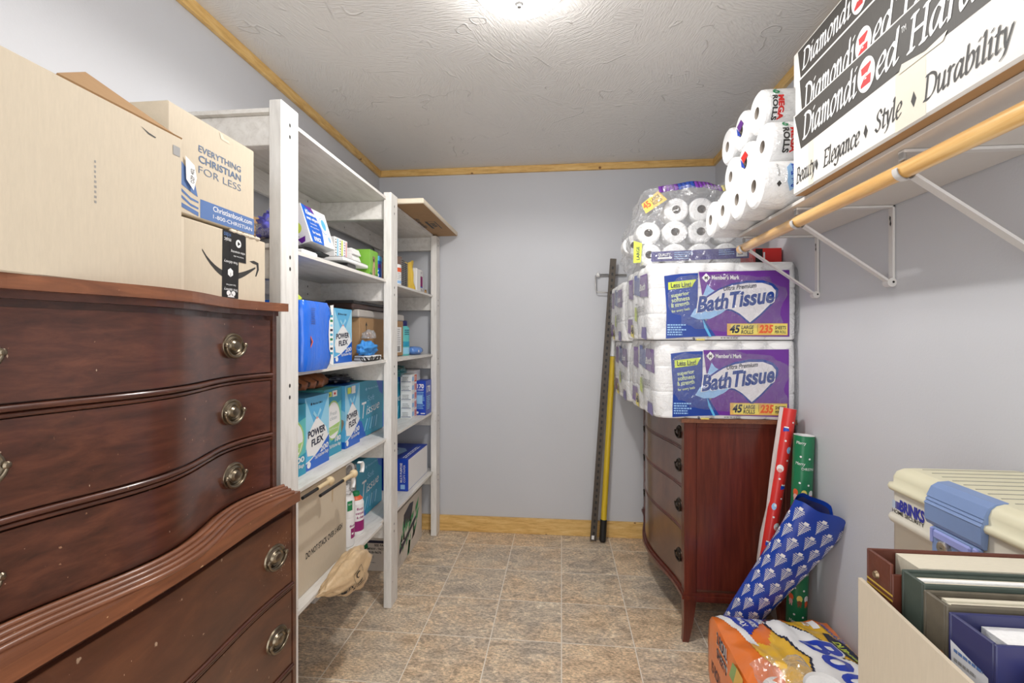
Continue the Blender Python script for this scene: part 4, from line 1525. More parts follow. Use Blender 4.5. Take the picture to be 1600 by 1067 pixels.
def tissue_print(b, f, w, h, lay=1):
    b.decal(f, [(0, 0), (w, 0), (w, h), (0, h)], M_TEAL, lay)
    b.decal(f, [(0, 0.0), (0.35 * w, 0.0), (0.2 * w, 0.3 * h), (0, 0.36 * h)], M_BLUE, lay + 1)
    b.decal(f, [(w, h), (0.72 * w, h), (0.86 * w, 0.74 * h), (w, 0.66 * h)], M_BLUE, lay + 1)
    b.text(f, 'Soft', 0.40 * w, 0.62 * h, 0.10 * h, M_SKY2, lay + 2, 0.26 * w, shear=0.2)
    b.text(f, 'T', 0.20 * w, 0.34 * h, 0.30 * h, M_WHITE, lay + 2, 0.16 * w, shear=0.25)
    b.text(f, 'issue', 0.36 * w, 0.38 * h, 0.17 * h, M_WHITE, lay + 2, 0.50 * w, shear=0.25, warp=lambda t: 0.05 * h * t)
    b.text(f, "Member's Mark", 0.42 * w, 0.83 * h, 0.04 * h, M_SKY2, lay + 2, 0.4 * w)
    b.decal(f, [(0.33 * w, 0.845 * h), (0.36 * w, 0.81 * h), (0.39 * w, 0.845 * h), (0.36 * w, 0.88 * h)], M_SKY2, lay + 2)
    for k in range(5):
        b.decal(f, [((0.28 + 0.1 * k) * w, 0.10 * h), ((0.31 + 0.1 * k) * w, 0.10 * h), ((0.42 + 0.09 * k) * w, 0.30 * h), ((0.38 + 0.09 * k) * w, 0.31 * h)], (M_SKY2, M_SKY)[k % 2], lay + 2)


def tissue_pack(label, x0, x1, y0, y1, z0, z1):
    def deco(b):
        tissue_print(b, front_x(x1, y0, z0), y1 - y0, z1 - z0)
        f2 = front_my(y0, x0, z0)
        b.decal(f2, [(0, 0), (x1 - x0, 0), (x1 - x0, z1 - z0), (0, z1 - z0)], pm((206, 204, 204), 0.4, var=0.08), 1)
    simple_box('tissue_pack', label, 'pack', x0, x1, y0, y1, z0, z1, M_TEAL, 0.004, deco, 'teal tissue packs')


tissue_pack('teal pack of tissues on the fourth shelf, next to the opened bag box', -1.16, -0.952, 2.145, 2.485, Z4 - 0.0, 1.082)
gl_ = thing('leather_glove', 'brown leather glove with dark stripes lying on the kitchen bag boxes', 'glove', (-0.99, 1.70, 1.0785))
b = MB()
for k in range(4):
    y = 1.60 + k * 0.062
    pts = [V3((-1.05 + 0.03 * i, y + 0.006 * i - 0.012, 1.105 + 0.022 * math.sin(PI * (i + 0.6) / 5.6) - 0.0)) for i in range(5)]
    b.tube(pts, [0.016, 0.024, 0.026, 0.024, 0.015], M_LEATHER, 12)
b.build('fingers', gl_)
b = MB()
for k in range(3):
    y = 1.632 + k * 0.062
    pts = [V3((-1.055 + 0.03 * i, y + 0.006 * i - 0.012, 1.106 + 0.024 * math.sin(PI * (i + 0.6) / 5.6))) for i in range(5)]
    b.tube(pts, [0.010, 0.013, 0.014, 0.013, 0.009], M_LEATHER_D, 10)
b.build('webbing', gl_)
b = MB()
b.blob((-1.02, 1.90, 1.115), (0.045, 0.075, 0.030), M_LEATHER, 5, 0.25, 2, floor=1.087)
b.build('cuff', gl_)
b = MB()
b.blob((-1.02, 2.095, 1.108), (0.06, 0.085, 0.022), M_DKBAG, 7, 0.4, 2.5, 40, 20, floor=1.0875, top=1.128)
tag(b.build('dark_bag', loc=(-1.02, 2.095, 1.0875)), 'shiny dark blue plastic bag lying on the fourth shelf boxes', 'bag')

# --- fourth shelf, far bay
Z4b = 0.8092
tissue_pack('teal pack of tissues beside the stacked small boxes, far bay', -1.16, -0.966, 2.50, 2.86, Z4b, 1.062)
b = MB()
b.blob((-1.01, 2.74, 1.092), (0.085, 0.13, 0.038), M_TEALBAG, 12, 0.45, 2.6, 44, 22, floor=1.0625)
tag(b.build('teal_bag', loc=(-1.01, 2.74, 1.0625)), 'crumpled dark teal bag on top of the far tissue pack', 'bag')
ORD = ('bottom', 'second from the bottom', 'middle', 'second from the top', 'topmost')
for k in range(5):
    z = Z4b + k * 0.0525

    def deco(b, z=z, k=k):
        f = front_x(-0.888, 2.79, z)
        b.rect(f, 0.05, 0.004, 0.094, 0.047, M_PINK if k < 4 else M_ORANGE, 1)
        b.lines(f, 0.054, 0.034, 0.034, 3, 0.009, 0.004, M_RED if k < 4 else M_WHITE, 2, k)
        b.rect(f, 0.004, 0.012, 0.04, 0.038, M_LBLUE, 1)
        f2 = front_my(2.79, -0.958, z)
        b.lines(f2, 0.012, 0.032, 0.045, 3, 0.009, 0.004, M_GREY, 2, k + 3)
        b.rect(f2, 0.006, 0.007, 0.064, 0.010, M_NAVY, 2)
    simple_box('small_box', 'small white and pink box, %s of the stack of five' % ORD[k], 'box', -0.958, -0.888, 2.79, 2.886, z, z + 0.052, M_WHITE, 0.001, deco, 'small white and pink boxes in a stack')


def b170(b):
    f = front_my(2.912, -0.905, Z4b)
    b.text(f, '170', 0.013, 0.168, 0.026, M_WHITE, 2, 0.042, bold=0.03)
    b.text(f, 'COUNT', 0.014, 0.153, 0.009, M_WHITE, 2, 0.04, bold=0.02)
    b.rect(f, 0.010, 0.070, 0.046, 0.125, M_LBLUE, 1)
    b.lines(f, 0.010, 0.140, 0.05, 11, 0.010, 0.004, M_SKY2, 2, 5)
    b.disc(f, 0.014, 0.016, 0.008, 0.008, M_WHITE, 2, 14)
    b.rect(f, 0.035, 0.008, 0.062, 0.014, M_WHITE, 2)
    f = front_x(-0.838, 2.912, Z4b)
    b.text(f, '170', 0.02, 0.14, 0.04, M_WHITE, 2, 0.08, bold=0.03)
    b.lines(f, 0.02, 0.11, 0.08, 8, 0.011, 0.005, M_SKY2, 2, 6)


simple_box('blue_box', 'upright royal blue box marked 170 beside the far post', 'box', -0.905, -0.838, 2.912, 3.04, Z4b, 1.022, M_RBLUE, 0.001, b170)
b = MB()
b.box((-1.02, 2.90, Z4b), (-0.912, 3.04, 0.955), M_PINK, 0.001)
b.box((-1.02, 2.90, 0.9555), (-0.912, 3.04, 1.085), M_WHITE, 0.001)
tag(b.build('white_box', loc=(-0.966, 2.97, Z4b)), 'white over pink cartons behind the royal blue box', 'box')

# --- fifth shelf
Z5 = 0.4242
bx = thing('stacking_box', 'large plain cardboard box with a stacking warning under the fourth shelf', 'box', (-1.02, 1.66, Z5))
b = MB()
carton(b, -1.165, -0.870, 1.416, 1.872, Z5, 0.775)
f = front_x(-0.870, 1.446, Z5)
b.text(f, 'DO NOT STACK OVER 5 HIGH', 0.115, 0.112, 0.021, M_INK, 1, 0.275, bold=0.03)
b.decal(f, [(0.30, 0.28), (0.305, 0.30), (0.315, 0.30), (0.312, 0.25), (0.303, 0.24)], pm((190, 168, 136), 0.8), 1)
b.build('body', bx)
b = MB()
b.box((-1.165, 1.4165, 0.7755), (-1.03, 1.8715, 0.7795), M_KRAFT_L, 0.001)
b.box((-1.01, 1.4165, 0.7755), (-0.8715, 1.8715, 0.7795), M_KRAFT_L, 0.001)
b.build('flap', bx)

b = MB()
rows = []
M_PBAG = pm((204, 176, 138), 0.4, var=0.22, scale=26, bump=0.5, bscale=24, coat=0.25)
c = V3((-0.79, 1.70, 0.40))
b.blob(c, (0.062, 0.165, 0.10), M_PBAG, 21, 0.22, 2.0, 56, 30)
for i, p in enumerate(b.v):
    t = (p.y - 1.55) / 0.33
    p = V3((p.x, p.y, p.z))
    lo_ = 0.305 - 0.0 * t
    # heavier towards the far end, thin tail towards the near end
    s_ = max(0.15, min(1.0, 0.2 + 1.0 * t))
    p.z = 0.435 + (p.z - 0.435) * s_
    p.x = max(p.x, -0.8302)
    p.x = -0.8302 + (p.x + 0.8302) * (0.35 + 0.65 * s_)
    b.v[i] = p
bvh = BVHTree.FromPolygons([tuple(p) for p in b.v], b.f)


class OnBag:
    """print laid on the bulging side of the bag, slanting with its lower edge"""
    curved = 0.012

    def __call__(s, a, q, off=0.0):
        y, z = 1.60 + a - 0.25 * q, 0.345 + q + 0.18 * a
        h = bvh.ray_cast(V3((0, y, z)), V3((-1, 0, 0)))[0]
        if h is None:
            h = bvh.find_nearest(V3((-0.74, y, z)))[0]
        return h + V3((off * 3, 0, 0))


f = OnBag()
b.text(f, 'COMPLEX', -0.005, 0.018, 0.018, M_INK, 3, 0.10, bold=0.04)
for x0_, y0_, x1_, y1_ in ((0.10, 0.0, 0.165, 0.002), (0.10, 0.062, 0.165, 0.064), (0.10, 0.0, 0.102, 0.064), (0.163, 0.0, 0.165, 0.064)):
    b.rect(f, x0_, y0_, x1_, y1_, M_INK, 3)
b.disc(f, 0.132, 0.045, 0.012, 0.013, M_INK, 3)
b.disc(f, 0.132, 0.045, 0.009, 0.010, M_PBAG, 5)
b.lines(f, 0.108, 0.018, 0.05, 2, 0.010, 0.005, M_INK, 3, 3)
tag(b.build('kraft_bag', loc=(-0.80, 1.70, 0.43)), 'crumpled tan plastic bag drooping over the edge of the bottom shelf', 'bag')


def bottle(label, x, y, r, h, g, pump=False):
    t = thing('cleaner_bottle', label, 'bottle', (x, y, Z5), 'white bottles on the bottom shelf')
    b = MB()
    b.lathe([(0, 0), (r * 0.92, 0), (r, 0.006), (r, h * 0.45), (r * 0.985, h * 0.47), (r, h * 0.49), (r, h * 0.74), (r * 0.82, h * 0.84), (r * 0.42, h * 0.90), (r * 0.42, h * 0.92), (0, h * 0.92)], (x, y, Z5), UZ, M_WHITE, 32)
    f = Cyl((x, y, Z5), UZ, r, (0.62, -0.78, 0))
    if g:
        b.rect(f, 0.002, h * 0.60, 0.026, h * 0.76, M_GREEN, 1, 6)
        b.text(f, 'NEW', 0.006, h * 0.69, 0.008, M_WHITE, 2, 0.016)
        b.rect(f, 0.018, h * 0.14, 0.05, h * 0.30, M_MAGENTA, 1, 8)
        b.text(f, 'floor', 0.012, h * 0.33, 0.009, M_MAGENTA, 2, 0.035, bold=0.02)
        b.rect(f, 0.022, h * 0.20, 0.034, h * 0.23, M_WHITE, 2, 3)
    else:
        b.rect(f, -0.03, h * 0.10, 0.045, h * 0.34, M_MAGENTA, 1, 10)
        b.text(f, 'floor', -0.004, h * 0.60, 0.011, M_MAGENTA, 2, 0.035, bold=0.02)
        b.text(f, 'carpet', -0.008, h * 0.50, 0.011, M_MAGENTA, 2, 0.042, bold=0.02)
        b.text(f, '& clean', -0.004, h * 0.40, 0.011, M_MAGENTA, 2, 0.036, bold=0.02)
    b.build('body', t)
    b = MB()
    if pump:
        b.lathe([(r * 0.5, h * 0.90), (r * 0.5, h * 0.97), (r * 0.44, h), (0, h)], (x, y, Z5), UZ, M_WHITE, 20)
        b.blob((x, y, Z5 + h * 0.93), (r * 0.9, r * 1.0, 0.026), M_FILM2, 3, 0.5, 3)
    else:
        b.lathe([(r * 0.5, h * 0.90), (r * 0.5, h * 0.97), (r * 0.44, h), (0, h)], (x, y, Z5), UZ, M_GREEN, 20)
        b.lathe([(r * 0.84, h * 0.82), (r * 0.86, h * 0.84), (r * 0.6, h * 0.90), (r * 0.5, h * 0.91)], (x, y, Z5), UZ, M_ORANGE, 20)
    b.build('cap', t)


bottle('tall white cleaner bottle with green and purple labels, beside the large cardboard box', -0.905, 1.930, 0.041, 0.255, True, True)
bottle('shorter white bottle with orange neck and purple band on the bottom shelf', -0.912, 2.055, 0.036, 0.185, False)
b = MB()
b.tube([(-0.90, 1.955 + 0.05 * math.cos(t), 0.725 + 0.032 * math.sin(t)) for t in [-0.6 + 0.2 * k for k in range(17)]], 0.0055, M_WHITE, 8)
b.blob((-0.93, 2.01, 0.715), (0.03, 0.045, 0.03), M_FILM2, 14, 0.5, 3)
o = b.build('jug_handle', loc=(-0.9, 1.955, 0.63))
tag(o, 'curved white plastic handle in a clear bag above the tall bottle', 'handle')
tissue_pack('teal pack of tissues on the bottom shelf behind the white bottles', -1.16, -0.955, 2.16, 2.48, Z5 + 0.0005, 0.70)

M_PALEW = pm((216, 192, 152), 0.5, var=0.08)
for x, y, z, lab in ((-0.792, 1.835, 0.779, 'upper curved white plastic hook under the fourth shelf edge'), (-0.800, 1.768, 0.738, 'lower curved white plastic hook beside the rod ball ends')):
    b = MB()
    arc_ = [V3((x, y + 0.024 * math.sin(t) - 0.006, z + 0.026 * math.cos(t))) for t in [-0.5 + 0.16 * k for k in range(20)]]
    b.grid([[p - UX * 0.008 for p in arc_], [p + UX * 0.008 for p in arc_], [p + UX * 0.008 + (V3((x, y - 0.006, z)) - p) * 0.16 for p in arc_], [p - UX * 0.008 + (V3((x, y - 0.006, z)) - p) * 0.16 for p in arc_], [p - UX * 0.008 for p in arc_]], M_WHITE, True)
    tag(b.build('plastic_hook', loc=(x, y, z)), lab, 'hook', 'white hooks at the fourth shelf edge')

# hanging rods with ball ends below the fourth shelf
for k, (ya, yb, z, x, lab) in enumerate(((1.455, 1.640, 0.784, -0.822, 'nearer of the two'), (1.50, 1.755, 0.778, -0.786, 'farther of the two'))):
    t = thing('ball_end_rod', 'dark rod with wooden ball end at the fourth shelf edge, %s' % lab, 'rod', (x, (ya + yb) / 2, z), 'rods at the fourth shelf edge')
    b = MB()
    b.tube([(x, ya, z), (x, yb - 0.09, z)], 0.0055, M_BLACK, 10)
    b.build('shaft', t)
    b = MB()
    b.tube([(x, yb - 0.09, z), (x, yb - 0.012, z)], 0.0075, M_PALEW, 12)
    b.blob((x, yb, z), (0.0155, 0.0155, 0.0155), M_PALEW, 0, 0.0, 1, 20, 12)
    b.build('ball_end', t)


# ream of paper, produce carton
def ream(b):
    f = front_my(2.645, -1.12, 0.4202)
    b.text(f, 'MULTI PURPOSE', 0.222, 0.05, 0.013, M_WHITE, 2, 0.11, rot=PI / 2, bold=0.02)
    b.text(f, 'COPY PAPER', 0.240, 0.05, 0.011, M_WHITE, 2, 0.10, rot=PI / 2)
    b.rect(f, 0.212, 0.012, 0.238, 0.038, M_LBLUE, 1)
    f = front_x(-0.865, 2.645, 0.4202)
    b.rect(f, 0.010, 0.004, 0.392, 0.176, M_PAPERW, 1)
    for i in range(15):
        b.rect(f, 0.014, 0.012 + i * 0.011, 0.388, 0.0135 + i * 0.011, pm((214, 212, 208), 0.8), 2)
    ft = Frame((-0.865, 2.645, 0.602), (0, 1, 0), (-1, 0, 0))
    b.decal(ft, [(0.06, 0.12), (0.10, 0.09), (0.2, 0.07), (0.26, 0.10), (0.28, 0.16), (0.22, 0.13), (0.14, 0.14), (0.09, 0.18)], M_LBLUE, 1)
    b.text(ft, 'Paper', 0.04, 0.15, 0.05, M_WHITE, 2, 0.2, bold=0.02, shear=0.2)
    b.lines(ft, 0.03, 0.035, 0.33, 2, 0.014, 0.007, M_WHITE, 2, 9)


simple_box('paper_box', 'blue box of copy paper with white side on the bottom shelf, far bay', 'box', -1.12, -0.865, 2.645, 3.042, 0.4202, 0.602, M_RBLUE, 0.002, ream)

pc = thing('produce_carton', 'white produce carton with green leaf print standing on the floor under the shelves', 'box', (-1.03, 2.81, 0))
M_CARTON = pm((214, 206, 196), 0.75, var=0.06, scale=30, bump=0.04)
M_LEAF = pm((74, 160, 104), 0.6, var=0.2, scale=60)
b = MB()
b.box((-1.17, 2.565, 0.0), (-0.902, 3.045, 0.318), M_CARTON, 0.002)
f = front_x(-0.902, 2.565, 0)
b.decal(f, [(0.11, 0.19), (0.25, 0.20), (0.30, 0.29), (0.23, 0.30), (0.12, 0.27)], M_DARKINK, 1)
rnd = random.Random(5)
for k in range(34):
    a = 0.05 + 0.30 * rnd.random()
    q = 0.06 + 0.17 * rnd.random() * (0.4 + a * 1.6)
    L = 0.05 + 0.055 * rnd.random()
    t = 0.5 + 1.1 * rnd.random()
    dx, dy = math.cos(t) * L, math.sin(t) * L
    b.decal(f, [(a, q), (a + dx * 0.5 - dy * 0.16, q + dy * 0.5 + dx * 0.16), (a + dx, q + dy), (a + dx * 0.5 + dy * 0.16, q + dy * 0.5 - dx * 0.16)], M_LEAF if k % 7 else M_INK, 2 + k % 3)
b.decal(f, [(0.04, 0.075), (0.34, 0.165), (0.34, 0.19), (0.04, 0.105)], M_DARKINK, 6)
b.lines(f, 0.07, 0.125, 0.05, 1, 0.01, 0.008, M_WHITE, 7, 2)
for k in range(5):
    b.decal(f, [(0.18 + k * 0.006, 0.01 + k * 0.004), (0.19 + k * 0.006, 0.01), (0.22 + k * 0.005, 0.08), (0.21, 0.09)], M_LEAF, 5)
for k in range(3):
    b.tube([f(0.02 + k * 0.018, 0.02, 0.0008), f(0.03 + k * 0.018, 0.06, 0.0008), f(0.028 + k * 0.018, 0.1, 0.0008)], 0.0006, M_GREY, 4)
f = front_my(2.565, -1.17, 0)
b.rect(f, 0.0, 0.155, 0.268, 0.17, M_DARKINK, 1)
b.decal(f, [(0.07, 0.155), (0.10, 0.155), (0.105, 0.13), (0.085, 0.115), (0.068, 0.13)], M_GREEN, 2)
b.text(f, 'SEE PACKING', 0.14, 0.138, 0.012, M_INK, 2, 0.11, bold=0.03)
b.text(f, 'FRUIT COMPANY - TACOMA, WA', 0.04, 0.118, 0.012, M_INK, 2, 0.21, bold=0.03)
b.text(f, '1-800-518-9675', 0.06, 0.098, 0.012, M_INK, 2, 0.12, bold=0.03)
b.text(f, 'BOX', 0.09, 0.072, 0.014, M_GREY, 2, 0.05)
b.lines(f, 0.07, 0.045, 0.1, 1, 0.01, 0.005, M_GREY, 2, 4)
b.build('body', pc)
b = MB()
b.box((-1.172, 2.5635, 0.318), (-0.900, 3.0465, 0.322), M_CARTON, 0.001)
b.build('lid', pc)

# ------------------------------------------------------------------ back wall: bar, pole, wire holder
b = MB()
pa, pb_ = V3((0.200, 3.068, 0.0)), V3((0.328, 3.086, 1.79))
d = (pb_ - pa).normalized()
sx = V3((1, 0, 0)); sx = (sx - d * sx.dot(d)).normalized(); sy = d.cross(sx)
M_STEEL = pm((84, 76, 68), 0.45, 0.5, var=0.3, scale=30)
w = 0.019


def bar_pt(a, q, t):
    return pa + d * t + sx * a + sy * q


L = (pb_ - pa).length
prof_ = [(-w, -0.0), (w, -0.0), (w, 0.022), (w - 0.003, 0.022), (w - 0.003, 0.003), (-w + 0.003, 0.003), (-w + 0.003, 0.022), (-w, 0.022)]
b.prism([(p, -0.011 + q) for p, q in prof_], 0.012, L, M_STEEL, map3=lambda p, q, t: bar_pt(p, q, t))


class BarF:
    def __call__(s, a, q, off=0.0):
        return bar_pt(a, -0.011 - off, q)


bf = BarF()
for k in range(44):
    b.decal(bf, [(-0.006, 0.05 + k * 0.039), (0.006, 0.05 + k * 0.039), (0.006, 0.068 + k * 0.039), (-0.006, 0.068 + k * 0.039)][::-1], M_BLACK, 1)
b.decal(bf, [(-0.012, 0.02), (0.004, 0.02), (0.004, 0.045), (-0.012, 0.045)][::-1], M_WHITE, 2)
tag(b.build('steel_bar', loc=(0.2, 3.068, 0)), 'dark slotted steel bar leaning on the back wall beside the yellow pole', 'bar')

yp = thing('yellow_pole', 'yellow pole with black ends leaning on the back wall', 'pole', (0.256, 3.075, 0))
pa2, pb2 = V3((0.259, 3.070, 0.004)), V3((0.348, 3.126, 1.52))
L2 = (pb2 - pa2).length
d2 = (pb2 - pa2).normalized()
b = MB()
b.tube([pa2 + d2 * 0.13, pa2 + d2 * 1.17], 0.0185, pm((214, 182, 44), 0.4, var=0.08), 18)
b.build('shaft', yp)
b = MB()
b.lathe([(0, 0.002), (0.017, 0.002), (0.021, 0.012), (0.021, 0.135), (0.019, 0.14), (0, 0.14)], pa2, d2, M_BLACK, 18)
b.build('foot_grip', yp)
b = MB()
b.tube([pa2 + d2 * 1.17, pa2 + d2 * 1.50], 0.0165, M_BLACK, 16)
b.build('top_grip', yp)
b = MB()
b.tube([pa2 + d2 * 1.172, pa2 + d2 * 1.30], 0.0175, M_WHITE, 16)
b.tube([pa2 + d2 * 1.34, pa2 + d2 * 1.38], 0.0172, pm((214, 182, 44), 0.4, var=0.08), 16)
b.build('sticker', yp)

hk = thing('wire_holder', 'white wire holder fixed to the back wall behind the steel bar', 'hook', (0.28, 3.15, 1.63))
b = MB()
wire = pm((190, 188, 186), 0.3, 0.6)
b.tube([(0.42, 3.158, 1.69), (0.235, 3.155, 1.69), (0.222, 3.135, 1.69), (0.220, 3.118, 1.675), (0.220, 3.118, 1.60), (0.226, 3.118, 1.585), (0.30, 3.120, 1.58), (0.42, 3.15, 1.58)], 0.0045, wire, 8)
b.tube([(0.42, 3.158, 1.70), (0.24, 3.145, 1.70), (0.24, 3.12, 1.70)], 0.004, wire, 8)
b.build('wire', hk)
b = MB()
b.blob((0.238, 3.142, 1.697), (0.013, 0.02, 0.016), M_WHITE, 1, 0.0, 1, 14, 10)
b.build('mount', hk)

# ------------------------------------------------------------------ right chest of drawers
RXB = 0.968
RY0, RY1 = 2.103, 3.125
rc = thing('bow_front_chest', 'red brown bow front chest with tapered feet carrying the bath tissue packs', 'dresser', (0.74, 2.61, 0))


def rx(y):
    t = min(1.0, abs(y - 2.614) / 0.5)
    return 0.522 - 0.068 * (0.5 + 0.5 * math.cos(PI * t))


def rbody(mb, y0, y1, z0, z1, mat, off=0.0, back=RXB, smooth=True, n=44):
    pts = [(x + off, y) for x, y in prof_pts(rx, y0, y1, n)]
    mb.prism([(back, y0)] + pts + [(back, y1)], z0, z1, mat, 'z')
    if smooth:
        mb.grid([[(x - 0.0005, y, z0) for x, y in pts], [(x - 0.0005, y, z1) for x, y in pts]], mat, True)


b = MB()
rbody(b, RY0 + 0.012, RY1 - 0.012, 0.200, 0.935, M_MAHOG_F, 0.014)
b.box((0.520, RY0, 0.195), (0.572, RY0 + 0.05, 0.935), M_MAHOG_V, 0.003)
b.box((0.520, RY1 - 0.05, 0.195), (0.572, RY1, 0.935), M_MAHOG_V, 0.003)
b.box((0.572, RY0 + 0.004, 0.225), (0.93, RY0 + 0.02, 0.925), M_MAHOG_V, 0.0)
b.box((0.93, RY0, 0.195), (RXB, RY0 + 0.03, 0.935), M_MAHOG_V, 0.002)
b.box((0.572, RY0, 0.915), (0.93, RY0 + 0.02, 0.935), M_MAHOG_V, 0.001)
b.build('carcass', rc)
b = MB()
rbody(b, RY0 - 0.016, RY1 + 0.014, 0.936, 0.953, M_MTOP, -0.016)
b.build('top', rc)
b = MB()
for z0, z1, off in ((0.186, 0.200, -0.012), (0.200, 0.212, -0.005), (0.174, 0.186, -0.003)):
    rbody(b, RY0 - 0.008 + (off + 0.012) * 0.8, RY1 + 0.004, z0, z1, M_MAHOG_V, off)
b.build('base_molding', rc)
b = MB()
pts = [(x + 0.012, y) for x, y in prof_pts(rx, RY0 + 0.06, RY1 - 0.06, 40)]
for i in range(40):
    (xa, ya), (xb, yb) = pts[i], pts[i + 1]
    za = 0.174 - 0.052 * (0.5 + 0.5 * math.cos(PI * min(1, abs(ya - 2.614) / 0.36)))
    zb = 0.174 - 0.052 * (0.5 + 0.5 * math.cos(PI * min(1, abs(yb - 2.614) / 0.36)))
    b.face([(xa, ya, za), (xb, yb, zb), (xb, yb, 0.176), (xa, ya, 0.176)], M_MAHOG_F)
    b.face([(xa + 0.018, ya, za), (xb + 0.018, yb, zb), (xb + 0.018, yb, 0.176), (xa + 0.018, ya, 0.176)], M_MAHOG_F)
    b.face([(xa, ya, za), (xb, yb, zb), (xb + 0.018, yb, zb), (xa + 0.018, ya, za)], M_MAHOG_F)
b.build('apron', rc)
for z0, z1 in ((0.822, 0.928), (0.656, 0.804), (0.469, 0.638), (0.216, 0.451)):
    b = MB()
    rbody(b, RY0 + 0.028, RY1 - 0.028, z0, z1, M_MAHOG_F, 0.003, 0.9)
    for z in (z0 - 0.004, z0 - 0.012):
        if z0 > 0.3:
            b.tube([(x + 0.004, y, z) for x, y in prof_pts(rx, RY0 + 0.028, RY1 - 0.028, 44)], 0.0038, M_MAHOG_V, 8)
    d = b.build('drawer', rc)
    for y in (2.185, 3.04):
        e = 0.01
        nr = V3((-1, (rx(y + e) - rx(y - e)) / (2 * e), 0))
        hb = MB()
        handle(hb, (rx(y) + 0.0025, y, (z0 + z1) / 2 + 0.004), nr, M_BRASS_D, 0.95)
        hh = hb.build('handle', d)
        hh['label'] = 'dark oval ring handle'
for (x, y, sx_, sy_) in ((0.545, RY0 + 0.028, -1, -1), (0.545, RY1 - 0.028, -1, 1), (0.935, RY0 + 0.028, 1, -1), (0.935, RY1 - 0.028, 1, 1)):
    b = MB()
    rows = []
    for i in range(9):
        t = i / 8
        z = 0.175 * (1 - t)
        w_ = 0.026 * (1 - t) + 0.0125 * t
        dx = sx_ * 0.022 * max(0, t - 0.45) ** 1.5 * (1 if sx_ < 0 else 0)
        dy = sy_ * 0.012 * max(0, t - 0.45) ** 1.5
        cx = x + dx + sx_ * (0.026 - w_) * (0.7 if sx_ < 0 else 0.0)
        cy = y + dy + sy_ * (0.026 - w_) * 0.7
        rows.append([(cx - w_, cy - w_, z), (cx + w_, cy - w_, z), (cx + w_, cy + w_, z), (cx - w_, cy + w_, z)])
    b.grid(rows, M_MAHOG_V, False, True)
    b.face(rows[-1], M_MAHOG_V)
    b.build('leg', rc)

# ------------------------------------------------------------------ bath tissue packs on the right chest
M_ROLLS = pm((241, 240, 239), 0.8, var=0.03, scale=22, bump=0.35, bscale=26, stretch=(0.6, 0.6, 7))


def side_pts(a, c, n, depth):
    """points from a to c (2D) with n rounded lobes bulging to the right-hand side"""
    a, c = V3((a[0], a[1], 0)), V3((c[0], c[1], 0))
    d = c - a
    nr = V3((d.y, -d.x, 0)).normalized()
    out = []
    for i in range(n):
        for k in range(9):
            t = k / 9
            out.append(a + d * ((i + t) / n) + nr * depth * (math.sin(PI * t) ** 0.5))
    return out


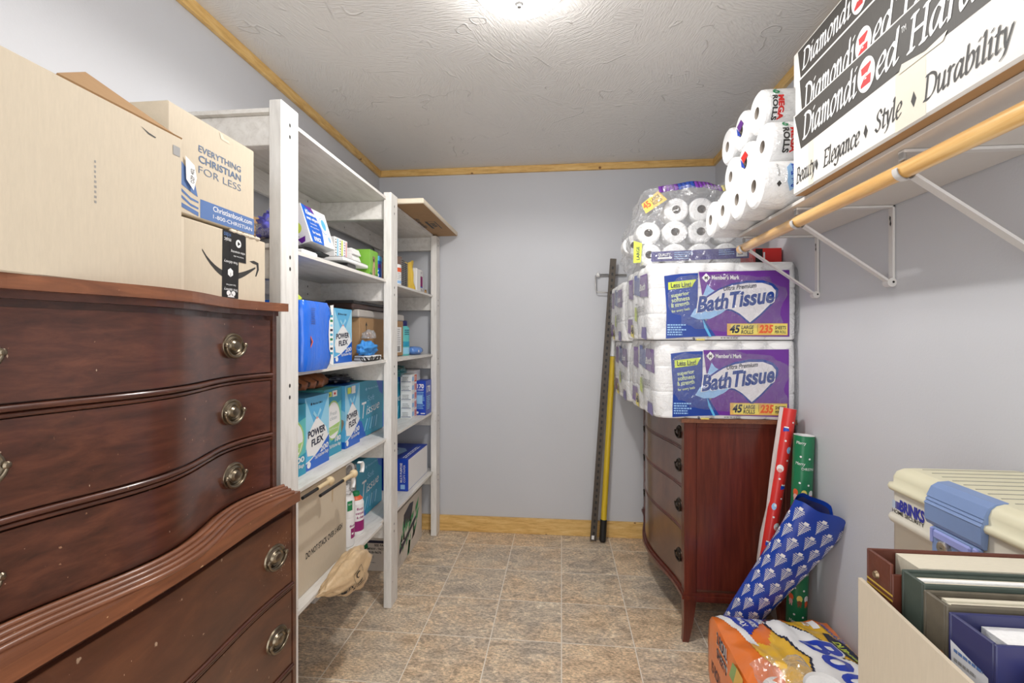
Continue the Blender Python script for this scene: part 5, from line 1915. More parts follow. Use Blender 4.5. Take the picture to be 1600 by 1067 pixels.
def bath_pack(label, corners, z0, z1, brand=True, tiers=3):
    """corners: near-left, near-right, far-right, far-left in plan"""
    nl, nr_, fr_, fl_ = corners
    cx = sum(c[0] for c in corners) / 4
    cy = sum(c[1] for c in corners) / 4
    t = thing('bath_tissue_pack', label, 'pack', (cx, cy, z0), 'wrapped bath tissue packs on the right chest')
    plan = side_pts(nl, nr_, 5, 0.013) + side_pts(nr_, fr_, 4, 0.012) + side_pts(fr_, fl_, 5, 0.012) + side_pts(fl_, nl, 4, 0.013)
    b = MB()
    rows = []
    ctr = V3((cx, cy, 0))
    H_ = z1 - z0
    for i in range(tiers):
        for q, ins in ((0.0, 0.005), (0.04, 0.0015), (0.10, 0.0), (0.90, 0.0), (0.96, 0.0015), (1.0, 0.005)):
            z = z0 + 0.001 + (H_ - 0.002) * (i + q) / tiers
            sag = 0.010 * math.sin(PI * (z - z0) / H_)
            row = []
            for p in plan:
                dd = (p - ctr)
                p2 = ctr + dd * (1 - (ins - sag * 0.4) / dd.length)
                wob = 0.003 * noise.noise(V3((p.x * 9, p.y * 9, z * 12)))
                row.append(V3((p2.x + wob, p2.y + wob, z)))
            rows.append(row)
    b.grid(rows, M_ROLLS, True, True)
    b.poly(rows[0][::-1], M_ROLLS)
    b.poly(rows[-1], M_ROLLS)
    rb = b
    if brand:
        yf = nl[1] - 0.0165
        x0 = nl[0] + 0.052
        w_ = nr_[0] - 0.024 - x0
        fz = z0 + 0.014
        h_ = H_ - 0.050
        f = Frame((x0, yf, fz), V3((nr_[0] - nl[0], nr_[1] - nl[1], 0)), UZ)
        b = MB()
        wv = lambda x: 0.0
        b.decal(f, [(0.20 * w_, 0.004), (w_, 0), (w_, h_), (0.27 * w_, 0.985 * h_), (0.30 * w_, 0.6 * h_), (0.34 * w_, 0.25 * h_)], M_PURPLE, 1)
        b.decal(f, [(0.0, -0.03 * h_), (0.14 * w_, -0.01 * h_), (0.41 * w_, 0.01 * h_), (0.36 * w_, 0.14 * h_), (0.29 * w_, 0.35 * h_), (0.262 * w_, 0.6 * h_), (0.265 * w_, 0.97 * h_), (0.12 * w_, 0.96 * h_), (-0.015 * w_, 0.93 * h_), (0.005 * w_, 0.4 * h_)], M_FBLUE, 2)
        b.decal(f, [(0.355 * w_, 0.0), (0.375 * w_, 0.0), (0.33 * w_, 0.17 * h_), (0.30 * w_, 0.28 * h_), (0.315 * w_, 0.14 * h_)], M_SKY, 3)
        # swoosh: blue edge, pale left sweep, white field with a pointed tail
        sw = [(0.20, .31), (0.23, .42), (0.30, .52), (0.36, .63), (0.44, .72), (0.54, .79), (0.66, .83), (0.78, .83), (0.86, .78), (0.90, .70), (0.895, .60), (0.85, .48), (0.77, .34), (0.68, .19), (0.645, .25), (0.60, .33), (0.54, .39), (0.48, .41), (0.40, .39), (0.32, .30), (0.25, .27)]
        cxs = sum(p[0] for p in sw) / len(sw)
        cys = sum(p[1] for p in sw) / len(sw)
        b.decal(f, [((cxs + (p - cxs) * 1.03 + 0.002) * w_, (cys + (q - cys) * 1.06) * h_) for p, q in sw], M_FBLUE, 4)
        b.decal(f, [(p * w_, q * h_) for p, q in [(0.20, .31), (0.24, .43), (0.33, .45), (0.40, .42), (0.50, .42), (0.45, .35), (0.36, .27), (0.27, .26)]], M_LBLUE, 6)
        b.decal(f, [(p * w_, q * h_) for p, q in [(0.34, .80), (0.37, .73), (0.40, .70), (0.36, .65), (0.29, .56)]], M_LBLUE, 6)
        b.decal(f, [(p * w_, q * h_) for p, q in [(0.27, .50), (0.36, .62), (0.44, .71), (0.54, .775), (0.66, .81), (0.78, .81), (0.855, .765), (0.89, .69), (0.885, .60), (0.84, .48), (0.76, .33), (0.684, .215), (0.65, .27), (0.60, .35), (0.54, .41), (0.44, .44), (0.33, .44)]], pm((226, 222, 226), 0.35, var=0.05), 7)
        rise = lambda tt: 0.15 * h_ * tt
        b.text(f, 'BathTissue', 0.245 * w_, 0.375 * h_, 0.235 * h_, M_WHITE, 8, 0.64 * w_, bold=0.062, shear=0.18, warp=rise)
        b.text(f, 'BathTissue', 0.255 * w_, 0.375 * h_, 0.235 * h_, pm((20, 60, 140), 0.35, var=0.15, scale=20), 9, 0.622 * w_, bold=0.036, shear=0.18, warp=rise)
        b.text(f, 'Ultra Premium', 0.47 * w_, 0.695 * h_, 0.068 * h_, M_DARKINK, 9, 0.265 * w_, bold=0.02, shear=0.2, warp=lambda tt: 0.05 * h_ * tt)
        b.decal(f, [(0.295 * w_, 0.895 * h_), (0.33 * w_, 0.825 * h_), (0.365 * w_, 0.895 * h_), (0.33 * w_, 0.965 * h_)], M_WHITE, 4)
        b.text(f, 'M', 0.318 * w_, 0.868 * h_, 0.055 * h_, M_INK, 5, 0.024 * w_, bold=0.02)
        b.text(f, "Member's Mark", 0.375 * w_, 0.868 * h_, 0.062 * h_, M_WHITE, 5, 0.225 * w_, bold=0.025)
        b.decal(f, [(0.02 * w_, 0.715 * h_), (0.215 * w_, 0.76 * h_), (0.225 * w_, 0.80 * h_), (0.25 * w_, 0.875 * h_), (0.018 * w_, 0.83 * h_)], M_LIME, 4)
        b.text(f, 'Less Lint!', 0.042 * w_, 0.748 * h_, 0.075 * h_, M_DARKINK, 5, 0.165 * w_, bold=0.025, rot=0.05)
        for i, (tx, hh_) in enumerate((('superior', .058), ('softness', .066), ('& strength', .066), ('for every bath', .04))):
            b.text(f, tx, (0.045 + 0.004 * (i % 2)) * w_, (0.60 - 0.078 * i) * h_, hh_ * h_, pm((206, 220, 170), 0.4), 5, 0.15 * w_, bold=0.02, rot=0.16)
        for i in range(5):
            b.lines(f, 0.012 * w_, (0.17 - 0.037 * i) * h_, 0.16 * w_, 1, 0.01, 0.02 * h_, M_LBLUE, 5, i)
        b.rect(f, 0.50 * w_, 0.006, 0.985 * w_, 0.20 * h_, pm((226, 180, 92), 0.4, var=0.08), 4)
        b.rect(f, 0.53 * w_, 0.010, 0.745 * w_, 0.19 * h_, M_YELLOW, 5)
        b.rect(f, 0.855 * w_, 0.010, 0.98 * w_, 0.19 * h_, M_YELLOW, 5)
        b.text(f, '45', 0.52 * w_, 0.062 * h_, 0.115 * h_, M_DARKINK, 6, 0.085 * w_, bold=0.04, shear=0.2)
        b.text(f, 'LARGE', 0.615 * w_, 0.115 * h_, 0.055 * h_, M_DARKINK, 6, 0.10 * w_, bold=0.025, shear=0.15)
        b.text(f, 'ROLLS', 0.612 * w_, 0.045 * h_, 0.055 * h_, M_DARKINK, 6, 0.10 * w_, bold=0.025, shear=0.15)
        b.rect(f, 0.742 * w_, 0.02, 0.744 * w_, 0.18 * h_, M_INK, 6)
        b.text(f, '235', 0.755 * w_, 0.062 * h_, 0.115 * h_, M_ORANGE, 6, 0.115 * w_, bold=0.04, shear=0.2)
        b.text(f, 'SHEETS', 0.882 * w_, 0.112 * h_, 0.05 * h_, M_DARKINK, 6, 0.09 * w_, bold=0.025, shear=0.15)
        b.text(f, 'PER ROLL', 0.882 * w_, 0.052 * h_, 0.042 * h_, M_DARKINK, 6, 0.09 * w_, bold=0.02, shear=0.15)
        b.lines(f, 0.45 * w_, -0.028 * h_, 0.20 * w_, 1, 0.01, 0.02 * h_, M_GREY, 2, 31)
        b.text(f, '9', 0.22 * w_, -0.06 * h_, 0.05 * h_, M_DARKINK, 2, 0.02 * w_, bold=0.03)
        b.lines(f, 0.25 * w_, -0.055 * h_, 0.08 * w_, 1, 0.01, 0.025 * h_, M_YELLOW, 2, 33)
        o = b.build('printed_label', t)
        o['label'] = 'purple and blue printed label'
    # printing on the aisle side
    dv = V3((nl[0] - fl_[0], nl[1] - fl_[1], 0))
    nside = V3((-abs(dv.y), 0, 0))
    f = Frame(V3((fl_[0] - 0.017, fl_[1], z0)), dv, UZ)
    L_ = dv.length
    b = rb
    for a0, q0, w1, h1, m1 in ((0.07, .62, .10, .27, M_PURPLE), (0.19, .66, .07, .26, M_FBLUE), (0.30, .60, .14, .28, M_PURPLE), (0.25, .63, .06, .24, M_FBLUE), (0.05, .10, .11, .20, M_PURPLE), (0.20, .28, .05, .18, M_LIME), (0.12, .05, .06, .16, M_YELLOW), (0.33, .03, .09, .14, pm((120, 110, 160), 0.4, var=0.4, scale=60))):
        a = a0 * L_ / 0.45
        b.decal(f, [(a, q0 * H_), (a + w1 * L_ / .45, (q0 - 0.03) * H_), (a + (w1 - .01) * L_ / .45, (q0 + h1) * H_), (a + .004, (q0 + h1 + .01) * H_)], m1, 1 + int(a0 * 10) % 3)
    b.text(f, 'Bath', 0.30 * L_ / .45, .68 * H_, 0.09 * H_, M_WHITE, 5, 0.10, bold=0.03, shear=0.2)
    b.text(f, 'Tissue', 0.22 * L_ / .45, .38 * H_, 0.14 * H_, M_GREY, 5, 0.15, bold=0.0, shear=0.2)
    b.text(f, '45', 0.13 * L_ / .45, .09 * H_, 0.09 * H_, M_DARKINK, 5, 0.04, bold=0.04)
    b.build('rolls', t)
    # clear wrap
    b = MB()
    rows = []
    outer = [V3((c[0], c[1], 0)) for c in corners]
    n = 14
    base = []
    for i in range(4):
        a, c = outer[i], outer[(i + 1) % 4]
        for k in range(n):
            base.append(a + (c - a) * (k / n))
    for i in range(11):
        q = i / 10
        row = []
        for k, p in enumerate(base):
            dd = p - ctr
            g = 0.024 - 0.022 * (abs(2 * q - 1) ** 5) + 0.006 * noise.noise(V3((p.x * 14, p.y * 14, q * 5)))
            p2 = ctr + dd * (1 + g / dd.length)
            row.append(V3((min(p2.x, 0.972), p2.y, z0 + 0.002 + (H_ - 0.004) * q)))
        rows.append(row)
    b.grid(rows, M_FILM, True, True)
    b.build('plastic_wrap', t)
    return t


bath_pack('bath tissue pack standing on the red brown chest, front lower one of the pile', [(0.415, 2.100), (0.958, 2.100), (0.958, 2.525), (0.372, 2.525)], 0.9535, 1.283)
bath_pack('bath tissue pack above the front lower one, below the torn open pack', [(0.385, 2.085), (0.956, 2.092), (0.956, 2.515), (0.348, 2.515)], 1.285, 1.609)
bath_pack('bath tissue pack at the back of the chest, lower one next to the yellow pole', [(0.365, 2.59), (0.93, 2.59), (0.93, 3.03), (0.345, 3.03)], 0.9535, 1.270, False)
bath_pack('bath tissue pack at the back of the chest, upper one next to the yellow pole', [(0.338, 2.59), (0.92, 2.59), (0.92, 3.03), (0.322, 3.03)], 1.272, 1.590, False)

# torn open pack on top
ZP = 1.612
M_CORE = pm((150, 140, 130), 0.8, var=0.2)


def make_roll(name='toilet_roll'):
    b = MB()
    L = 0.102
    b.lathe([(0.019, 0.0), (0.021, 0.0), (0.046, 0.0), (0.0525, 0.004), (0.0545, 0.012), (0.0545, L - 0.012), (0.0525, L - 0.004), (0.046, L), (0.021, L), (0.019, L)], (0, 0, 0), (0, 1, 0), M_TISSUE, 36)
    b.lathe([(0.019, 0.0), (0.018, 0.004), (0.018, L - 0.004), (0.019, L)], (0, 0, 0), (0, 1, 0), M_CORE, 24)
    b.lathe([(0.018, 0.05), (0.0, 0.05)], (0, 0, 0), (0, 1, 0), M_CORE, 24)
    return b.build(name)


roll0 = make_roll()
ROLLS = []
for r_, (zc, xs, nm) in enumerate(((ZP + 0.0545, (0.395, 0.507, 0.619, 0.731), 'bottom row'), (ZP + 0.1555, (0.392, 0.507, 0.619, 0.731), 'middle row'), (ZP + 0.2565, (0.514, 0.624, 0.735), 'top row'))):
    for i, x in enumerate(xs):
        ROLLS.append((x, 2.205 + 0.004 * ((i * 5 + r_ * 3) % 4), zc, 'white toilet roll in the torn open pack, %s, %s from the left' % (nm, ('first', 'second', 'third', 'fourth', 'fifth')[i])))
ROLLS.append((0.350, 2.345, ZP + 0.125, 'white toilet roll lying behind the others at the left end of the torn open pack'))
for i, (x, y, z, lab) in enumerate(ROLLS):
    o = roll0 if i == 0 else roll0.copy()
    if i:
        C.objects.link(o)
    o.location = (x, y, z)
    o.scale = (1, 1, 0.93 if z < 1.85 else 0.98)
    tag(o, lab, 'toilet roll', 'toilet rolls in the torn open pack')

ow = thing('torn_wrapper', 'torn clear wrapper with blue band around the loose toilet rolls', 'wrapper', (0.6, 2.35, ZP))
b = MB()
rows = []
for i in range(17):
    q = i / 16
    row = []
    for j in range(37):
        t = PI * 0.60 + (PI * 1.10) * j / 36
        ca, sa = math.cos(t), math.sin(t)
        k = (abs(ca) ** 3.5 + abs(sa) ** 3.5) ** (-1 / 3.5)
        rad = 0.31 * (1 - 0.45 * max(0, q - 0.45) ** 1.2)
        nz = 0.035 * noise.noise(V3((ca * 3, sa * 3, q * 5))) + 0.014 * noise.noise(V3((ca * 9, sa * 9, q * 14)))
        row.append(V3((0.615 + (rad + nz) * ca * k * 0.98, 2.335 + (0.175 + nz) * sa * k, ZP + 0.003 + 0.345 * q + (0.03 * noise.noise(V3((t * 4, 1, 2))) if i > 13 else 0))))
    rows.append(row)
b.grid(rows, M_FILM2, True)
b.build('clear_film', ow)
b = MB()
fb = Frame((0.385, 2.195, ZP + 0.024), V3((1, 0.006, 0)), UZ)
pts = []
for i in range(13):
    x = 0.40 + 0.42 * i / 12
    pts.append((x, 2.1995 - 0.002 + 0.002 * math.sin(i * 1.7), 0.0))
b.grid([[(p[0], p[1], ZP + 0.022 + 0.010 * (i / 12)) for i, p in enumerate(pts)], [(p[0], p[1] - 0.001, ZP + 0.066 + 0.012 * (i / 12)) for i, p in enumerate(pts)]], pm((52, 44, 120), 0.3, var=0.25, scale=14, coat=0.3), True)
fb = Frame((0.40, 2.194, ZP + 0.022), V3((1, 0, 0.027)), UZ)
b.text(fb, 'QUALITY', 0.03, 0.022, 0.013, M_WHITE, 2, 0.055, bold=0.02)
b.rect(fb, 0.028, 0.010, 0.090, 0.017, M_WHITE, 2)
b.rect(fb, 0.365, 0.006, 0.41, 0.055, M_WHITE, 2)
b.rect(fb, 0.372, 0.014, 0.392, 0.042, M_GREY, 3)
b.lines(fb, 0.10, 0.034, 0.09, 4, 0.009, 0.003, M_LBLUE, 2, 12)
b.lines(fb, 0.29, 0.036, 0.07, 3, 0.009, 0.003, M_LBLUE, 2, 14)
o = b.build('blue_band', ow)
o['label'] = 'dark blue printed band'
b = MB()
rows = []
for i in range(7):
    q = i / 6
    rows.append([V3((0.43 + 0.34 * t, 2.165 + 0.03 * q + 0.01 * math.sin(t * 9), ZP + 0.322 + 0.034 * q + 0.016 * math.sin(PI * min(1, t * 1.3)) + 0.006 * noise.noise(V3((t * 6, q * 3, 1))))) for t in [k / 20 for k in range(21)]])
for j in range(20):
    m_ = M_FBLUE if 5 <= j < 9 else (M_YELLOW if j > 15 else M_PURPLE)
    b.grid([[r_[j], r_[j + 1]] for r_ in rows], m_, True)
o = b.build('purple_flap', ow, solid=0.002)
b = MB()
f = Frame((0.375, 2.185, ZP + 0.235), V3((1, 0, 0.65)), V3((-0.5, 0.3, 0.8)))
b.decal(f, [(0, 0), (0.11, 0.0), (0.105, 0.06), (0.01, 0.05)], pm((226, 190, 90), 0.4, var=0.1), 1)
b.text(f, '45', 0.008, 0.018, 0.03, M_ORANGE, 2, 0.035, bold=0.04)
b.text(f, 'LARGE', 0.05, 0.032, 0.016, M_DARKINK, 2, 0.045, bold=0.02)
b.text(f, 'ROLLS', 0.05, 0.012, 0.016, M_DARKINK, 2, 0.045, bold=0.02)
b.build('sticker', ow)
b = MB()
f = Frame((0.325, 2.215, ZP + 0.02), V3((1, -0.5, 0)), UZ)
b.decal(f, [(0.0, 0), (0.034, 0.0), (0.04, 0.085), (0.002, 0.10)], M_LIME, 1)
b.text(f, 'LARGE', 0.028, 0.012, 0.014, M_DARKINK, 2, 0.06, rot=PI / 2, bold=0.03)
b.build('sticker', ow)


def rbx(b):
    f = front_my(2.22, 0.855, ZP)
    b.rect(f, 0.0, 0.0, 0.03, 0.075, M_BLACK, 1)
    b.rect(f, 0.033, 0.02, 0.04, 0.06, M_WHITE, 1)


simple_box('red_carton', 'red carton on the tissue packs glimpsed behind the far shelf bracket', 'box', 0.855, 0.966, 2.22, 2.40, ZP, ZP + 0.078, M_RED, 0.002, rbx)

# ------------------------------------------------------------------ wall shelf with rod on the right
ws = thing('wall_shelf', 'white shelf with brackets along the right wall carrying white boxes', 'shelf', (0.83, 1.1, 1.69))
b = MB()
b.box((0.685, -0.40, 1.6862), (0.973, 1.952, 1.6972), pm((208, 202, 196), 0.55, var=0.05, scale=8), 0.0015)
b.build('board', ws)
BRY = (1.938, 1.521, 1.070)
for y in BRY:
    b = MB()
    b.box((0.9665, y - 0.010, 1.452), (0.9735, y + 0.010, 1.6855), M_WMETAL, 0.001)
    b.box((0.70, y - 0.010, 1.679), (0.9735, y + 0.010, 1.6855), M_WMETAL, 0.001)
    a, c = V3((0.963, y, 1.458)), V3((0.722, y, 1.632))
    d = (c - a).normalized()
    up = UY.cross(d)
    for s1, s2, wd in ((0.010, 0.0, 0.0022), (0.0, 0.0, 0.0)):
        if wd:
            A = [a + UY * q * s1 + up * e for q, e in ((-1, -0.002), (1, -0.002), (1, 0.004), (0.7, 0.004), (0.6, 0.001), (-0.6, 0.001), (-0.7, 0.004), (-1, 0.004))]
            B = [p + (c - a) for p in A]
            b.grid([A, B], M_WMETAL, False, True)
            b.face(A, M_WMETAL); b.face(B, M_WMETAL)
    b.lathe([(0, -0.012), (0.013, -0.012), (0.013, 0.012), (0, 0.012)], (0.9635, y, 1.459), UY, M_WMETAL, 18)
    f = front_my(y - 0.0105, 0.955, 1.45)
    b.disc(f, 0.012, 0.010, 0.0035, 0.0035, M_BLACK, 5, 10)
    f = front_mx(0.9665, y + 0.01, 1.452)
    b.decal(f, [(0.007, 0.205), (0.012, 0.20), (0.011, 0.19), (0.014, 0.18), (0.010, 0.172), (0.006, 0.18), (0.008, 0.188), (0.005, 0.197)], M_BLACK, 2)
    # hook cradling the rod
    pts = [V3((0.708 + 0.0195 * math.cos(t), y, 1.645 + 0.0195 * math.sin(t))) for t in [0.5 - 0.2 * k for k in range(20)]]
    Wd = 0.008
    b.grid([[p - UY * Wd for p in pts], [p + UY * Wd for p in pts]], M_WMETAL, True)
    pts2 = [p + (p - V3((0.708, y, 1.645))) * 0.10 for p in pts]
    b.grid([[p - UY * Wd for p in pts2], [p + UY * Wd for p in pts2]], M_WMETAL, True)
    b.box((0.700, y - 0.008, 1.664), (0.706, y + 0.008, 1.682), M_GREY, 0.001)
    b.build('bracket', ws)
b = MB()
b.tube([(0.708, -0.40, 1.645), (0.708, 1.985, 1.645)], 0.0172, M_DOWEL, 24)
tag(b.build('closet_rod', loc=(0.708, 0.8, 1.645)), 'varnished wooden hanging rod held by the brackets under the wall shelf', 'rod')

# flooring cartons on the wall shelf
M_CWHITE = pm((226, 222, 216), 0.6, var=0.05, scale=14, bump=0.04)
M_CBLACK = pm((62, 58, 54), 0.6, var=0.22, scale=50, stretch=(1, 8, 1))
M_TAPE = pm((226, 218, 202), 0.3, var=0.05, coat=0.3)
M_CRED = pm((190, 44, 46), 0.5, var=0.06)


def flooring_box(label, x0, y0, y1, z0, z1, full, lift_=None):
    t = thing('flooring_carton', label, 'box', ((x0 + 0.965) / 2, (y0 + y1) / 2, z0), 'white flooring cartons on the wall shelf')
    b = MB()
    b.box((x0, y0, z0 + 0.0006), (0.962, y1, z1), M_CWHITE, 0.005)
    b.face([(x0 + 0.004, y0, z0), (x0 + 0.004, y1 - 0.004, z0), (0.958, y1 - 0.004, z0), (0.958, y0, z0)], M_KRAFT_D)
    f = front_mx(x0, y1, z0)   # a grows towards the camera
    H_ = z1 - z0
    zb = 0.118 if full else 0.012
    zt = H_ - 0.008
    b.decal(f, [(0.046, zb), (1.15, zb), (1.15, zt), (0.010 if full else 0.030, zt)], M_CBLACK, 1)
    th_ = (zt - zb) * 0.60
    q = zb + (zt - zb) * (0.22 if lift_ is None else lift_)
    # words set out as on the carton
    b.shape(f, pen_text('Diamondi'), 0.056, q, th_, M_WHITE, 3, 0.245)
    b.disc(f, 0.330, q + th_ * 0.45, 0.030, 0.037, M_WHITE, 3, 28)
    zr = [(-0.016, 0.018), (0.015, 0.021), (0.016, 0.016), (-0.001, -0.004), (0.016, -0.003), (0.014, -0.022), (-0.017, -0.022), (-0.017, -0.016), (0.002, 0.003), (-0.014, 0.003)]
    b.decal(f, [(0.330 + p * 1.05, q + th_ * 0.45 + r_ * 1.05) for p, r_ in zr], M_CRED, 4)
    b.text(f, 'z', 0.330, q + th_ * 0.30, 0.02, M_WHITE, 5, 0.010, 'c', shear=0.3)
    b.shape(f, pen_text('ed'), 0.362, q, th_, M_WHITE, 3, 0.072)
    b.text(f, 'TM', 0.438, q + th_ * 0.78, 0.012, M_WHITE, 3, 0.013)
    b.shape(f, pen_text('Hard' if full else 'Lin'), 0.452, q, th_, M_WHITE, 3, 0.165 if full else 0.11)
    if full:
        b.shape(f, pen_text('Beauty', 0.10), 0.020, 0.030, 0.040, M_INK, 2, 0.103)
        b.shape(f, pen_text('Elegance', 0.10), 0.158, 0.028, 0.040, M_INK, 2, 0.150)
        b.shape(f, pen_text('Style', 0.10), 0.358, 0.030, 0.040, M_INK, 2, 0.082)
        b.shape(f, pen_text('Durability', 0.10), 0.493, 0.030, 0.042, M_INK, 2, 0.178)
        for a in (0.128, 0.328, 0.470):
            b.decal(f, [(a - 0.007, 0.045), (a, 0.031), (a + 0.007, 0.045), (a, 0.061)], M_INK, 2)
        b.rect(f, 0.085, 0.004, 0.112, 0.118, M_TAPE, 1)
        b.rect(f, 0.42, 0.004, 0.50, 0.120, M_TAPE, 1)
        b.decal(f, [(0.43, 0.112), (0.54, 0.112), (0.55, 0.125), (0.50, 0.118), (0.44, 0.128)], M_TAPE, 5)
    b.build('body', t)
    return t


flooring_box('bottom white flooring carton on the wall shelf, with the longest lettering', 0.655, 0.25, 1.437, 1.6975, 1.926, True)
flooring_box('middle white flooring carton on the wall shelf, partly hidden by the one below', 0.698, 0.28, 1.520, 1.9265, 2.060, False, 0.10)
flooring_box('top white flooring carton on the wall shelf, nearest the ceiling', 0.712, 0.26, 1.560, 2.0605, 2.166, False)

# mega roll packs on the far end of the wall shelf
M_FILMP = film_mat('thin_roll_wrap', amount=0.12, bs=30)


def mega_pack(label, x0, y0, n, z0, prints, sticks, D=0.1455):
    """n rolls side by side, axes across the shelf, two deep"""
    L = 0.13
    t = thing('roll_pack', label, 'pack', (x0 + L, y0 + D * n / 2, z0), 'white mega roll packs on the wall shelf')
    r = D / 2 - 0.001
    first = None
    for i in range(n):
        for k in range(2):
            if first is None:
                b = MB()
                b.lathe([(0.020, 0.0), (0.030, -0.0), (r * 0.86, 0.0), (r * 0.97, 0.006), (r, 0.016), (r, L - 0.012), (r * 0.9, L - 0.001), (0.021, L - 0.001)], (x0, y0 + D / 2, z0 + D / 2), UX, M_TISSUE, 36)
                b.lathe([(0.0205, 0.0), (0.019, 0.006), (0.019, 0.06), (0.0, 0.06)], (x0, y0 + D / 2, z0 + D / 2), UX, M_CORE, 24)
                first = b.build('roll', t)
            else:
                c = first.copy()
                C.objects.link(c)
                c.parent = t
                c.location = (L * k, D * i, 0)
    # wrap: rounded slab round all the rolls, printed on the camera side and ends
    b = MB()
    sect = []
    W_ = D * n
    for cy, a0 in ((y0 + W_ - r, 0), (y0 + r, PI)):
        for k in range(13):
            a = a0 - PI / 2 + PI * k / 12
            sect.append((cy + (r + 0.0016) * math.cos(a), z0 + D / 2 + (r + 0.0008) * math.sin(a)))
    A = [V3((x0 + 0.010, p, q)) for p, q in sect]
    B = [V3((x0 + 2 * L - 0.01, p, q)) for p, q in sect]
    E_ = [V3((x0 - 0.002, (p - y0 - W_ / 2) * 0.94 + y0 + W_ / 2, (q - z0 - D / 2) * 0.9 + z0 + D / 2)) for p, q in sect]
    b.grid([E_, A, B], M_FILMP, True, True)
    cy_ = Cyl((x0, y0 + r, z0 + D / 2), UX, r + 0.0022, (0, -1, 0))
    f = Frame((x0, y0 - 0.0012, z0), UX, UZ)

    class CamSide:
        curved = 0.012

        def __call__(s, a, q, off=0.0):
            # a along the roll axis, q up; wraps onto the near roll
            ang = (q - D / 2) / r
            return V3((x0 + a, y0 + r - (r + 0.0022 + off) * math.cos(ang), z0 + D / 2 + (r + 0.0022 + off) * math.sin(ang)))
    prints(b, CamSide())
    for (i, hz, col1, col2) in sticks:
        fe = front_mx(x0 - 0.0022, y0 + D * (i + 1), z0)
        b.decal(fe, [(D * 0.28, D * 0.70), (D * 0.55, D * 0.78), (D * 0.72, D * 0.62), (D * 0.46, D * 0.50)], col1, 2)
        b.decal(fe, [(D * 0.26, D * 0.68), (D * 0.46, D * 0.48), (D * 0.56, D * 0.36), (D * 0.32, D * 0.46)], col2, 2)
    b.build('clear_wrap', t)


def pr1(b, f):
    b.decal(f, [(0.038, 0.058), (0.045, 0.049), (0.052, 0.058), (0.045, 0.067)], M_INK, 1)
    b.text(f, "Member's Mark", 0.048, 0.080, 0.007, M_INK, 1, 0.045, rot=PI / 2)
    b.decal(f, [(0.068, 0.062), (0.078, 0.036), (0.100, 0.052), (0.102, 0.11), (0.086, 0.128), (0.070, 0.108)], M_LBLUE, 1)
    b.text(f, 'Bath Tissue', 0.096, 0.048, 0.018, M_RBLUE, 2, 0.074, rot=PI / 2, bold=0.03)


def pr2(b, f):
    b.text(f, '6', 0.036, 0.115, 0.024, M_GREEN, 1, 0.018, bold=0.02)
    b.text(f, 'ROLLS', 0.034, 0.106, 0.018, M_INK, 1, 0.078, rot=-PI / 2, bold=0.04)
    b.text(f, 'MEGA', 0.056, 0.106, 0.018, M_RED, 1, 0.078, rot=-PI / 2, bold=0.04)


def pr3(b, f):
    b.text(f, '6', 0.026, 0.108, 0.026, M_GREEN, 1, 0.022, bold=0.02)
    b.text(f, 'ROLLS', 0.022, 0.100, 0.015, M_INK, 1, 0.080, rot=-PI / 2, bold=0.04)
    b.text(f, 'MEGA', 0.040, 0.100, 0.017, M_RED, 1, 0.080, rot=-PI / 2, bold=0.05)


mega_pack('mega roll pack lying lowest on the wall shelf beside the flooring cartons', 0.600, 1.500, 4, 1.6977, pr1, [])
mega_pack('mega roll pack in the middle of the pile beside the flooring cartons', 0.652, 1.565, 3, 1.8444, pr2, [(1, 0, M_RED, M_RBLUE)], 0.147)
mega_pack('mega roll pack on top of the pile beside the flooring cartons', 0.668, 1.650, 3, 1.9924, pr3, [(1, 0, M_PURPLE, M_RBLUE)], 0.147)

# ------------------------------------------------------------------ wrapping paper rolls
M_RWRAP = pm((212, 46, 42), 0.4, var=0.06, coat=0.2)
M_GWRAP = pm((24, 118, 76), 0.4, var=0.08, coat=0.2)
M_BWRAP = pm((26, 66, 168), 0.25, var=0.25, scale=7, coat=0.4)
M_SILVER = pm((206, 210, 216), 0.35, 0.1, var=0.12, scale=80)


def tube_roll(mb, a, c, r0, r1, mat, inner=None):
    a, c = V3(a), V3(c)
    d = (c - a).normalized()
    L = (c - a).length
    mb.lathe([(r0, 0), (r1, L)], a, d, mat, 40)
    mb.lathe([(r1 * 0.90, L), (r0 * 0.90, 0)], a, d, inner or M_WHITE, 40)
    mb.lathe([(r1, L), (r1 * 0.90, L)], a, d, inner or M_WHITE, 40)
    mb.lathe([(r0 * 0.9, 0), (r0, 0)], a, d, inner or M_WHITE, 40)
    return a, d, L


t = thing('gift_wrap_roll', 'slim red gift wrap roll with round white prints leaning on the red brown chest', 'gift wrap', (0.735, 1.99, 0), 'gift wrap rolls beside the right chest')
b = MB()
a, d, L = tube_roll(b, (0.742, 1.985, 0.002), (0.916, 2.035, 1.010), 0.025, 0.025, M_RWRAP)
f = Cyl(a, d, 0.025, (0, -1, 0))
for k in range(12):
    q = 0.10 + k * 0.076
    s_ = -0.012 if k % 2 else 0.010
    if k % 3 == 0:
        b.disc(f, s_, q, 0.013, 0.015, M_WHITE, 2, 12)
        b.disc(f, s_, q - 0.008, 0.009, 0.008, M_PINK, 3, 12)
    elif k % 3 == 1:
        b.disc(f, s_, q, 0.009, 0.014, M_LBLUE, 2, 10)
        b.disc(f, s_ + 0.004, q + 0.006, 0.004, 0.006, M_WHITE, 3, 8)
    else:
        b.decal(f, [(s_ - 0.01, q - 0.006), (s_ + 0.012, q), (s_ + 0.004, q + 0.014), (s_ - 0.01, q + 0.010)], M_RBLUE, 2)
        b.rect(f, s_ - 0.008, q + 0.010, s_ + 0.008, q + 0.015, M_WHITE, 3)
    b.disc(f, -s_ * 0.8, q + 0.035, 0.004, 0.004, M_WHITE, 2, 8)
b.build('paper', t)
b = MB()
